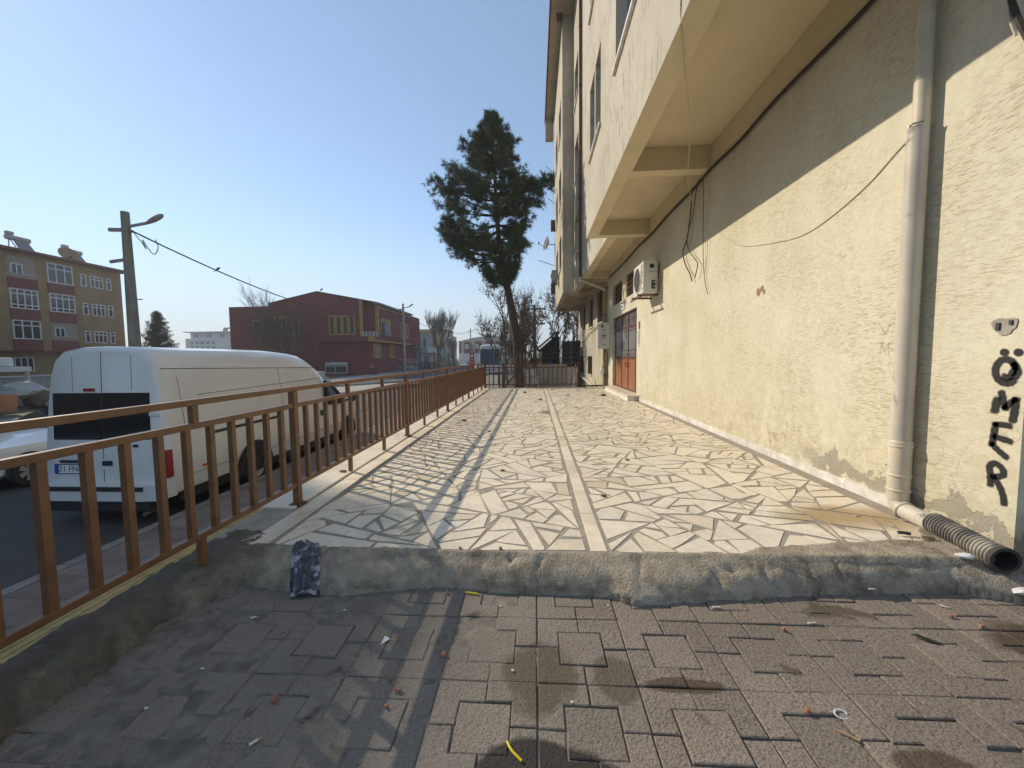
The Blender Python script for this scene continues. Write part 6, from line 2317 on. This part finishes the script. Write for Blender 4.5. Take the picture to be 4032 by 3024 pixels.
def bush(loc, rx, ry, rz, label, seed, mat='hedge', group='dark shrubs along the far pavement', n=900, ls=0.11):
    rg = random.Random(seed)
    rt = empty('shrub', loc)
    tag(rt, label, 'shrub', group)
    c = MB()
    for q in range(n):
        d = rdir(rg)
        k = rg.random() ** 0.35
        p = Vector((loc[0] + d.x * rx * k, loc[1] + d.y * ry * k, loc[2] + rz * (0.9 + d.z * k)))
        p += Vector((fbm(p.x * 2, p.y * 2, p.z * 2) * 0.12 * rx,) * 3)
        blade(c, p, rdir(rg, 0.2), ls * rg.uniform(0.7, 1.4), ls * 0.6, rg)
    c.build('foliage', mat, rt, fix=False)
    s_ = MB()
    for q in range(6):
        s_.tube([Vector(loc) + Vector((0, 0, -0.1)), Vector(loc) + Vector((rg.uniform(-1, 1) * rx * 0.6, rg.uniform(-1, 1) * ry * 0.6, rz * 1.3))], [0.02, 0.008], 3, False)
    s_.build('stems', 'bark_grey', rt, fix=False)


for i, (x, y, r_, l) in enumerate(((-16.6, 59.0, 0.9, 'dark shrub just right of the hall lamp post'), (-16.3, 63.5, 0.9, 'second dark shrub to the right of the hall lamp post'), (-15.9, 68.5, 1.0, 'dark shrub before the hall stairs'),
                                   (-15.3, 74.5, 1.0, 'dark shrub below the pollard tree'), (-13.6, 84.0, 0.8, 'dark shrub before the shop window'), (-11.2, 84.0, 0.9, 'rounded dark shrub left of the red totem'), (-10.1, 84.0, 0.9, 'rounded dark shrub nearest the red totem'))):
    bush((x, y, -0.9), r_ * 1.2, r_ * 1.4, r_, l, 100 + i)
bush((0.6, 23.5, -1.1), 1.0, 0.8, 0.9, 'tangled dry brush before the dark shed', 201, 'dry_leaf', 'dry brush behind the end fence', 900, 0.12)
bush((-0.3, 21.5, -1.1), 0.7, 0.6, 0.7, 'tangled dry brush to the right of the pine trunk', 203, 'dry_leaf', 'dry brush behind the end fence', 700, 0.10)

# ------------------------------------------------------------------ things behind the end fence
lot = strip('yard', 'earth', -5.15, 14, 0.03, [15.6, 25, 35, 45, 60])
tag(lot, 'bare earth yard behind the end fence')
shed = empty('dark_shed', (0.9, 24.3, -1.0))
tag(shed, 'dark lean to shed with sloping roof behind the end fence', 'shed')
MB().extrude([(0.25, 24.0, -1.1), (1.50, 24.0, -1.1), (1.50, 24.0, 2.35), (1.30, 24.0, 2.50), (0.25, 24.0, 1.62)], (0, 2.5, 0)).build('wall', 'tarp_dark', shed)
MB().extrude([(0.10, 23.8, 1.60), (1.15, 23.8, 2.48), (1.32, 23.8, 2.62), (1.50, 23.8, 2.58), (1.50, 23.8, 2.66), (1.30, 23.8, 2.72), (0.08, 23.8, 1.70)], (0, 2.9, 0)).build('roof', 'tin', shed)
MB().box(0.22, 0.42, 23.7, 23.95, -1.1, 1.5).build('pillar', 'render_beige', shed)
MB().tube([(1.53, 23.8, 2.4), (1.55, 23.8, 1.0), (1.53, 23.8, -1)], 0.03, 6).build('corner_pole', 'plastic_white', shed)
MB().box(0.72, 1.02, 23.85, 23.97, 0.55, 0.95).build('blue_rag', 'blue_cloth', shed, bevel=0.05)
net = empty('mesh_screen', (2.1, 23.2, -1))
tag(net, 'dark green mesh screen between the shed and the old building', 'screen')
MB().box(1.58, 2.60, 23.2, 23.23, -1.1, 2.08).build('netting', 'tarp_dark', net)
for x in (1.58, 2.1, 2.62):
    MB().tube([(x, 23.18, -1.1), (x, 23.18, 2.12)], 0.025, 6).build('post', 'grey_metal', net)
MB().bar((1.56, 23.17, 2.08), (2.64, 23.17, 2.08), 0.03).build('top_bar', 'grey_metal', net)
for k in range(14):
    a = k * 0.24 - 1.1
    MB().bar((1.60, 23.185, a), (2.58, 23.185, a + 1.0), 0.008).build('wire', 'grey_metal', net)
lw = empty('yard_wall', (0.6, 17.9, -1))
tag(lw, 'low grey concrete block wall behind the right half of the end fence', 'wall')
MB().box(0.16, 1.42, 18.2, 18.4, -1.1, 0.76).build('wall', 'concrete_pale', lw)
MB().box(0.10, 1.46, 18.15, 18.45, 0.762, 0.82).build('coping', 'concrete_pale', lw)
MB().box(1.44, 2.0, 18.6, 18.7, -1.1, 0.70).build('end_panel', 'render_grey', lw)
gt = empty('old_gate', (-0.1, 17.0, -0.8))
tag(gt, 'tilted grey metal gate with pale panels leaning behind the fence', 'gate')
gx, gy = -0.42, 17.0
M4 = Matrix.Translation((gx, gy, 0)) @ Matrix.Rotation(R(-8), 4, 'Y')
mb = MB()
for (x0, x1, z0, z1) in ((0, 0.56, 0.74, 0.80), (0, 0.56, 0.40, 0.45), (0, 0.56, 0.05, 0.10), (0, 0.04, 0.1, 0.74), (0.26, 0.30, 0.1, 0.74), (0.52, 0.56, 0.1, 0.74)):
    mb.box(x0, x1, 0, 0.04, z0 - 0.12, z1 - 0.12)
mb.v = [tuple(M4 @ Vector(v)) for v in mb.v]
mb.build('frame', 'grey_metal', gt)
for (x0, x1, z0, z1) in ((0.04, 0.26, 0.45, 0.74), (0.30, 0.52, 0.45, 0.74), (0.04, 0.26, 0.10, 0.40), (0.30, 0.52, 0.10, 0.40)):
    m2 = MB().box(x0, x1, 0.015, 0.025, z0 - 0.12, z1 - 0.12)
    m2.v = [tuple(M4 @ Vector(v)) for v in m2.v]
    m2.build('panel', 'render_white', gt)
stk = empty('stake_fence', (-1.2, 16.6, -1))
tag(stk, 'row of crooked grey wooden stakes wired together behind the end fence', 'fence')
rg = random.Random(8)
for k in range(15):
    x = -1.52 + k * 0.066 + rg.uniform(-0.015, 0.015)
    t = rg.uniform(-0.04, 0.04)
    h = 1.42 + rg.uniform(-0.10, 0.16)
    MB().tube([(x, 16.6, -1.0), (x + t * 0.5, 16.6, 0.3), (x + t, 16.6 + rg.uniform(-0.03, 0.03), h)], [0.022, 0.02, 0.014], 5).build('stake', 'wood_grey' if k % 3 else 'rail_rust', stk, 60)
for z in (0.75, 1.15, 1.35):
    MB().tube([(-1.9 + 0.2 * q, 16.57, z + 0.03 * math.sin(q * 1.9)) for q in range(20)], 0.008, 4).build('wire', 'wood_grey', stk)
for x in (-1.78, -1.95):
    MB().tube([(x, 16.5, -1), (x + 0.05, 16.5, 1.0), (x + 0.14, 16.5, 2.1)], [0.02, 0.016, 0.008], 5).build('stake', 'wood_grey', stk, 60)
for (x, z0) in ((1.55, 0.78), (1.60, 0.86), (1.64, 0.7)):
    o = MB().tube([(x - 0.14, 15.62, -0.05), (x, 15.66, z0)], 0.014, 5).build('leaning_rod', 'plastic_white' if x > 1.58 else 'wood_grey')
    tag(o, {1.55: 'grey rod leaning in the right corner of the end fence', 1.60: 'tallest white rod leaning in the fence corner', 1.64: 'shortest white rod leaning in the fence corner'}[x], 'rod')
tot = empty('totem_sign', (-8.0, 50, -0.9))
tag(tot, 'red totem sign with a white round emblem by the coach', 'sign')
MB().box(-8.26, -7.66, 50.0, 50.25, -0.9, 1.78).build('board', 'sign_red', tot, bevel=0.02)
MB().lathe([(0.16, 0.01), (0, 0.01)], (-7.96, 50.0, 1.42), (0, -1, 0), 20).build('emblem', 'print_white', tot)
for (z, a) in ((1.08, 0.15), (0.98, 0.12), (0.70, 0.22), (0.62, 0.18)):
    MB().box(-7.96 - a, -7.96 + a, 49.985, 49.995, z - 0.018, z + 0.018).build('lettering', 'print_white', tot)
cup = MB().lathe([(0.02, 0), (0.035, 0), (0.042, 0.11), (0.038, 0.11), (0.031, 0.005)], (RX, 13.1, 0.846), n=12).build('paper_cup', 'print_white', None, 60)
tag(cup, 'white paper cup set on the middle rail near the far corner', 'cup')
pst = MB().box(-13.2, -12.85, 55, 55.35, -0.9, 0.55).build('gate_pillar', 'render_orange', None, bevel=0.02)
tag(pst, 'stubby orange pillar beside the far pavement', 'pillar')
MB()

# ------------------------------------------------------------------ roadside clutter beyond the white car
cw = empty('garden_wall', (-40, 33, -1))
tag(cw, 'low pale garden wall before the ochre apartment block', 'wall')
MB().box(-40.4, -40.0, 8, 45, -1.3, 0.1).build('wall', 'concrete_pale', cw)
MB().box(-40.5, -39.9, 8, 45, 0.102, 0.2).build('coping', 'render_white', cw)
rg = random.Random(12)


def rock(loc, r_, label, seed, mat='concrete_pale', flat=0.6):
    rg = random.Random(seed)
    bm = bmesh.new()
    bmesh.ops.create_icosphere(bm, subdivisions=2, radius=1)
    for v in bm.verts:
        k = 1 + 0.3 * NZ.noise(v.co * 1.3 + Vector((seed, 0, 0)))
        v.co = Vector((v.co.x * r_ * k * 1.25, v.co.y * r_ * k, v.co.z * r_ * flat * k)) + Vector(loc)
    me = D.meshes.new('boulder')
    bm.to_mesh(me)
    bm.free()
    me.materials.append(MATS[mat])
    o = link('boulder', me)
    return tag(o, label, 'rock', 'boulders at the roadside')


rock((-23.5, 18.6, -0.8), 0.7, 'pale boulder directly behind the white car roof, nearest the van', 3)
rock((-25.8, 19.6, -0.7), 0.9, 'mossy boulder behind the pale one by the van', 5, 'earth')
rock((-26.5, 19.0, -0.2), 0.75, 'white topped boulder highest of the roadside heap', 7, 'render_grey')
kiosk = empty('junk_stall', (-28.0, 17.8, -1))
tag(kiosk, 'shabby pale stall frame stacked with junk at the left edge', 'stall')
MB().box(-31.0, -27.5, 18.0, 20.0, -1.1, -0.2).build('counter', 'concrete_pale', kiosk)
MB().box(-31.0, -27.3, 17.9, 20.0, 0.75, 1.0).build('canopy', 'render_white', kiosk)
MB().box(-31.0, -28.0, 18.2, 19.8, 1.0, 1.5).build('crate_top', 'render_white', kiosk, bevel=0.08)
for (x, y) in ((-27.45, 17.95), (-27.45, 19.9), (-30.8, 17.95)):
    MB().bar((x, y, -0.2), (x, y, 0.75), 0.14).build('post', 'render_grey', kiosk)
for k in range(9):
    x = -30.6 + k * 0.36
    MB().box(x, x + 0.26, 18.2, 18.5, -0.2, -0.2 + rg.uniform(0.2, 0.6)).build('junk_box', rg.choice(('hall_yellow', 'blue_cloth', 'grey_metal', 'render_orange', 'print_dark')), kiosk, bevel=0.03)
lg = MB().tube([(-29.5, 16.6, -0.62), (-25.4, 17.0, -0.62)], 0.32, 12).build('concrete_drum', 'print_brown', None, 50)
tag(lg, 'long brown concrete drain pipe lying behind the white car', 'pipe')
bk = MB().lathe([(0.0, 0), (0.32, 0), (0.38, 0.75), (0.36, 0.75), (0.30, 0.05)], (-24.1, 16.6, -1.0), n=16, cap=False).build('orange_bucket', 'render_orange', None, 50)
tag(bk, 'orange red bucket standing at the end of the drain pipe', 'bucket')
rp = MB().tube([(-24.3, 14.6, -1.1), (-24.3, 14.6, 0.8)], 0.09, 8).build('red_post', 'hall_red', None, 50)
tag(rp, 'thin dark red post before the junk stall', 'post')
wpst = MB().box(-20.3, -20.1, 15.4, 15.6, -1.1, -0.1).build('white_post', 'print_white')
tag(wpst, 'short white kerb post between white car and van', 'post')
# parked truck bed and crates past the van nose
fc_ = empty('flatbed_cart', (-19.5, 33, -1))
tag(fc_, 'pale flat cart with white boxes past the nose of the van', 'cart')
MB().box(-20.6, -18.2, 32.4, 34.0, -0.55, -0.35).build('bed', 'grey_metal', fc_)
MB().box(-20.5, -19.6, 32.5, 33.6, -0.348, 0.45).build('box', 'render_white', fc_, bevel=0.02)
MB().box(-19.3, -18.3, 32.6, 33.6, -0.348, 0.15).build('box', 'render_grey', fc_, bevel=0.02)
for x in (-20.2, -18.6):
    wheel((x, 32.5, -0.75), 0.25, 0.12, -1, fc_)
    wheel((x, 33.9, -0.75), 0.25, 0.12, 1, fc_)
fh = empty('iron_fence', (-18.6, 58, -0.9))
tag(fh, 'thin dark iron fence along the garden strip of the hall', 'fence')
for z in (-0.3, 0.35):
    MB().bar((-18.6, 50, z), (-18.6, 70, z), 0.04).build('rail', 'black_plastic', fh)
for k in range(41):
    MB().bar((-18.6, 50 + k * 0.5, -0.95), (-18.6, 50 + k * 0.5, 0.45), 0.03).build('bar', 'black_plastic', fh)


# ------------------------------------------------------------------ litter on the ground
def put(o, label, cat, group='litter on the ground'):
    return tag(o, label, cat, group)


def chip(x, y, z, s_, label, seed):
    rg = random.Random(seed)
    bm = bmesh.new()
    bmesh.ops.create_cube(bm, size=1)
    for v in bm.verts:
        v.co = Vector((v.co.x * s_ * rg.uniform(0.8, 1.4), v.co.y * s_ * rg.uniform(0.7, 1.2), v.co.z * s_ * rg.uniform(0.6, 1.0)))
    bmesh.ops.bevel(bm, geom=bm.edges, offset=s_ * 0.05, segments=1, affect='EDGES')
    bmesh.ops.rotate(bm, verts=bm.verts, matrix=Matrix.Rotation(rg.uniform(0, 3), 3, 'Z') @ Matrix.Rotation(rg.uniform(-0.3, 0.3), 3, 'X'))
    bmesh.ops.translate(bm, verts=bm.verts, vec=(x, y, z + s_ * 0.38))
    me = D.meshes.new('brick_chip')
    bm.to_mesh(me)
    bm.free()
    me.materials.append(MATS['brick_chip'])
    put(link('brick_chip', me), label, 'brick chip', 'brick chips')


zz = PZ
for i, (x, y, z, s_, l) in enumerate(((-0.427, 1.695, zz, 0.022, 'squarish brick chip right of the white paper scrap'), (-0.621, 1.551, zz, 0.016, 'small brick chip in shade, below the white paper scrap'),
                                      (-0.568, 1.498, zz, 0.020, 'brick chip in shade nearest the wet blot'), (-0.588, 1.421, zz, 0.016, 'lowest dull brick chip in the middle shade'),
                                      (-0.51, 2.165, zz, 0.018, 'brick chip at the crack beside the yellow straw'), (-0.479, 2.394, 0.0, 0.020, 'brick chip on the tile edge, left of two'),
                                      (-0.224, 2.398, 0.0, 0.018, 'brick chip on the tile edge, right of two'), (1.207, 1.929, zz, 0.020, 'brick chip near the cigarette end on sunlit pavers'),
                                      (1.018, 1.471, zz, 0.022, 'orange brick chip beside the white plastic ring'), (2.113, 2.064, zz, 0.020, 'brick chip by the damp patch, left of two'),
                                      (2.184, 1.989, zz, 0.020, 'brick chip by the damp patch, right of two'), (-1.047, 1.434, zz, 0.030, 'largest brick chip, in shade on the left pavers'),
                                      (-1.30, 2.37, -0.005, 0.018, 'brick chip on top of the dark foil bag'))):
    chip(x, y, z + 0.002, s_ * 0.8, l, i)


def stick(name, a, b, r_, mat, label, cat, z=PZ, lift=0.0, n=8, bend=0.0):
    a, b = Vector((*a, z + r_ + 0.003)), Vector((*b, z + r_ + 0.003 + lift))
    m = (a + b) / 2 + Vector((bend, bend * 0.6, 0.002))
    return put(MB().tube([a, (a + m) / 2 + Vector((bend * 0.3, 0, 0)), m, (m + b) / 2, b], r_, n).build(name, mat, None, 50), label, cat)


stick('straw', (-0.108, 1.300), (-0.055, 1.235), 0.0045, 'straw_yellow', 'bright yellow straw on the dark oil stain', 'straw', bend=-0.006)
stick('straw', (-0.41, 2.172), (-0.334, 2.158), 0.0055, 'straw_yellow', 'yellow straw piece by the crack at the concrete lip', 'straw')
bw = []
for i, (x, y, an, l, z) in enumerate(((1.375, 1.982, 0.1, 'cigarette end lying along the joint on sunlit pavers', zz), (1.865, 2.234, 0.0, 'cigarette end at the lip crack, left of two', -0.12), (2.125, 2.30, 0.1, 'cigarette end on the concrete, right of two by the crack', -0.09),
                                      (2.16, 2.142, -0.7, 'cigarette end on the dark moss by the damp patch', zz), (0.957, 2.091, 0.0, 'cigarette end under the lip in the middle', zz), (-1.0, 1.261, 0.9, 'white cigarette end on the shaded left pavers', zz),
                                      (0.524, 2.122, 1.9, 'cigarette end standing in the lip crack', -0.14), (-1.48, 1.912, 0.3, 'white cigarette end beside the broken kerb', zz), (2.36, 2.985, 0.2, 'cigarette end on the tiles by the downpipe', 0.0))):
    d = Vector((math.cos(an), math.sin(an), 0)) * 0.02
    c = Vector((x, y, z + 0.008))
    b = empty('cigarette_end', c)
    put(b, l, 'cigarette end', 'cigarette ends')
    MB().tube([c - d, c + d * 0.35], 0.0042, 8).build('paper', 'butt_white', b, 50)
    MB().tube([c + d * 0.36, c + d], 0.0042, 8).build('filter', 'butt_tan' if i % 2 else 'butt_white', b, 50)
sc_ = MB().extrude([(-0.742, 1.806, zz + 0.004), (-0.708, 1.785, zz + 0.007), (-0.738, 1.745, zz + 0.005)], (0, 0, 0.002)).build('paper_scrap', 'plastic_white')
put(sc_, 'white triangular paper scrap on the shaded pavers', 'paper scrap')
ringp = [(1.134 + 0.022 * math.cos(a), 1.464 + 0.016 * math.sin(a), zz + 0.006 + 0.004 * math.sin(a)) for a in [2 * math.pi * k / 16 * 0.85 for k in range(17)]]
put(MB().tube(ringp, 0.003, 6).build('plastic_ring', 'plastic_white', None, 60), 'open white plastic ring on the sunlit pavers', 'ring')
for i, (x, y, z, l) in enumerate(((-0.107, 1.622, zz, 'white crumb on the wet blot'), (0.135, 1.474, zz, 'white crumb on the middle pavers'), (-0.197, 2.061, zz, 'pale crumb by the joint under the lip'), (0.387, 2.089, zz, 'pale crumb beside the standing cigarette end'),
                                  (-1.527, 1.373, zz, 'white crumb far left on the pavers'), (-1.472, 1.573, zz, 'white crumb by the kerb face'), (-1.037, 1.994, zz, 'bluish crumb in the joint under the lip'), (0.20, 1.16, zz, 'white shell like scrap at the bottom edge'))):
    b = MB().lathe([(0.0, 0.0), (0.006, 0.0), (0.007, 0.002), (0.003, 0.004), (0.0, 0.004)], (x, y, z + 0.003), (0.2, 0.1, 1), 7).build('paper_crumb', 'butt_white', None, 60)
    put(b, l, 'crumb')
stick('dry_straw', (1.07, 1.40), (1.12, 1.36), 0.003, 'butt_tan', 'short dry straw stalk on the pavers below the plastic ring', 'straw')
gl = MB().extrude([(1.79, 1.925, zz + 0.004), (1.82, 1.92, zz + 0.006), (1.875, 1.865, zz + 0.004), (1.85, 1.86, zz + 0.004)], (0, 0, 0.002)).build('dead_leaf', 'hedge')
put(gl, 'dark green dead leaf flat on the right pavers', 'leaf')
# crumpled dark foil bag
mb = MB()
nx, ny = 14, 26
o0, ex, ey = Vector((-1.62, 2.50, 0)), Vector((0.17, 0.02, 0)), Vector((0.22, -0.42, 0))
rg = random.Random(4)
for j in range(ny + 1):
    for i in range(nx + 1):
        u_, v_ = i / nx, j / ny
        p = o0 + ex * u_ + ey * v_
        p += Vector((0.012 * fbm(v_ * 5, 1.0), 0.012 * fbm(u_ * 5, 2.0), 0))
        mid = math.sin(math.pi * u_) ** 0.5
        base = max(hconc(p.x, p.y), PZ + 0.004)
        p.z = base + 0.006 + mid * (0.018 + 0.020 * fbm(u_ * 4.5, v_ * 9, 3) + 0.012 * fbm(u_ * 12, v_ * 22, 8))
        mb.v.append(tuple(p))
for j in range(ny):
    for i in range(nx):
        a = j * (nx + 1) + i
        mb.f.append((a, a + 1, a + nx + 2, a + nx + 1))
fb = mb.build('foil_bag', 'bag_dark', None, None, fix=False)
put(fb, 'crumpled dark plastic snack bag lying across the shaded concrete', 'bag')
# small stone on the coping, debris on the tiles, dark pads by the pipe
for (x, y, z, s_, l, m) in ((-2.03, 4.0, 0.012, 0.045, 'small brown stone on the coping under the railing', 'print_brown'), (1.05, 4.55, 0.002, 0.03, 'grey pebble alone on the sunlit tiles', 'kerbstone'), (-0.35, 4.1, 0.002, 0.03, 'dark twig like scrap left of the middle strip', 'leaf_litter'),
                            (0.58, 3.35, 0.002, 0.03, 'dark flake just right of the middle strip', 'leaf_litter'), (-1.35, 7.4, 0.002, 0.05, 'brown leaf scrap among the railing shadows', 'leaf_litter'), (-0.75, 6.3, 0.002, 0.035, 'brown leaf scrap beside the rail shadow bands', 'leaf_litter'),
                            (2.05, 12.0, 0.002, 0.10, 'black scrap on the tiles before the door step', 'print_dark'), (1.0, 12.2, 0.002, 0.08, 'white scrap on the far tiles', 'butt_white'), (0.95, 9.3, 0.002, 0.06, 'white scrap right of the middle strip, half way', 'butt_white'), (0.6, 14.3, 0.002, 0.08, 'white scrap near the end fence', 'butt_white'),
                            (-0.35, 13.2, 0.002, 0.07, 'dark scrap near the end fence, left of the strip', 'leaf_litter'), (1.5, 13.9, 0.002, 0.06, 'pale scrap between strip and door at the far end', 'butt_white'), (0.15, 11.0, 0.002, 0.06, 'dark scrap left of the strip near the soot mark', 'leaf_litter')):
    bm = bmesh.new()
    bmesh.ops.create_icosphere(bm, subdivisions=1, radius=1)
    sd_ = hash(l) % 97 if False else len(l)
    for v in bm.verts:
        k = 1 + 0.35 * NZ.noise(v.co * 1.6 + Vector((sd_, 0, 0)))
        v.co = Vector((v.co.x * s_ * k, v.co.y * s_ * 0.6 * k, v.co.z * s_ * 0.35 * k + s_ * 0.3)) + Vector((x, y, z))
    me = D.meshes.new('debris')
    bm.to_mesh(me)
    bm.free()
    me.materials.append(MATS[m])
    put(link('debris', me), l, 'debris', 'debris on the tiles')
for (x, y, an, l) in ((2.40, 2.66, 0.2, 'black battery like stub beside the hose, left of two'), (2.49, 2.60, 0.1, 'brown stub beside the hose, right of two')):
    stick('stub', (x - 0.03, y + 0.01), (x + 0.03, y - 0.01), 0.011, 'print_dark' if x < 2.45 else 'print_brown', l, 'stub', z=0.008)
for (x, y, s_, l) in ((2.47, 2.36, 0.045, 'white crumpled tissue before the hose mouth'), (2.62, 2.20, 0.06, 'second white tissue by the wall corner')):
    bm = bmesh.new()
    bmesh.ops.create_icosphere(bm, subdivisions=2, radius=1)
    for v in bm.verts:
        k = 1 + 0.5 * NZ.noise(v.co * 2.3 + Vector((x * 9, 0, 0)))
        v.co = Vector((v.co.x * s_ * k, v.co.y * s_ * 0.7 * k, v.co.z * s_ * 0.3 * k)) + Vector((x, y, max(hconc(x, y), PZ) + 0.012))
    me = D.meshes.new('tissue')
    bm.to_mesh(me)
    bm.free()
    me.materials.append(MATS['plastic_white'])
    put(link('tissue', me), l, 'tissue')
# grey rubbish sack round the corner
bm = bmesh.new()
bmesh.ops.create_icosphere(bm, subdivisions=3, radius=1)
for v in bm.verts:
    k = 1 + 0.22 * NZ.noise(v.co * 2.2) + 0.12 * NZ.noise(v.co * 5)
    v.co = Vector((v.co.x * 0.22 * k + 3.02, v.co.y * 0.16 * k + 2.16, v.co.z * 0.22 * k + 0.17))
me = D.meshes.new('rubbish_sack')
bm.to_mesh(me)
bm.free()
me.materials.append(MATS['bag_dark'])
tag(link('rubbish_sack', me), 'grey plastic rubbish sack round the building corner', 'sack')

# ------------------------------------------------------------------ light winter haze in the air
hb = MB().box(-1620, 1620, -80, 1620, -3.2, 30)
m_ = D.materials.new('haze_air')
m_.use_nodes = True
m_.node_tree.nodes.clear()
ho_ = m_.node_tree.nodes.new('ShaderNodeOutputMaterial')
hv_ = m_.node_tree.nodes.new('ShaderNodeVolumePrincipled')
hv_.inputs['Color'].default_value = (0.86, 0.90, 0.95, 1)
hv_.inputs['Density'].default_value = 0.0011
hv_.inputs['Anisotropy'].default_value = 0.3
m_.node_tree.links.new(hv_.outputs[0], ho_.inputs['Volume'])
MATS['haze_air'] = m_
hz_ = hb.build('haze', 'haze_air')
tag(hz_, kind='stuff')
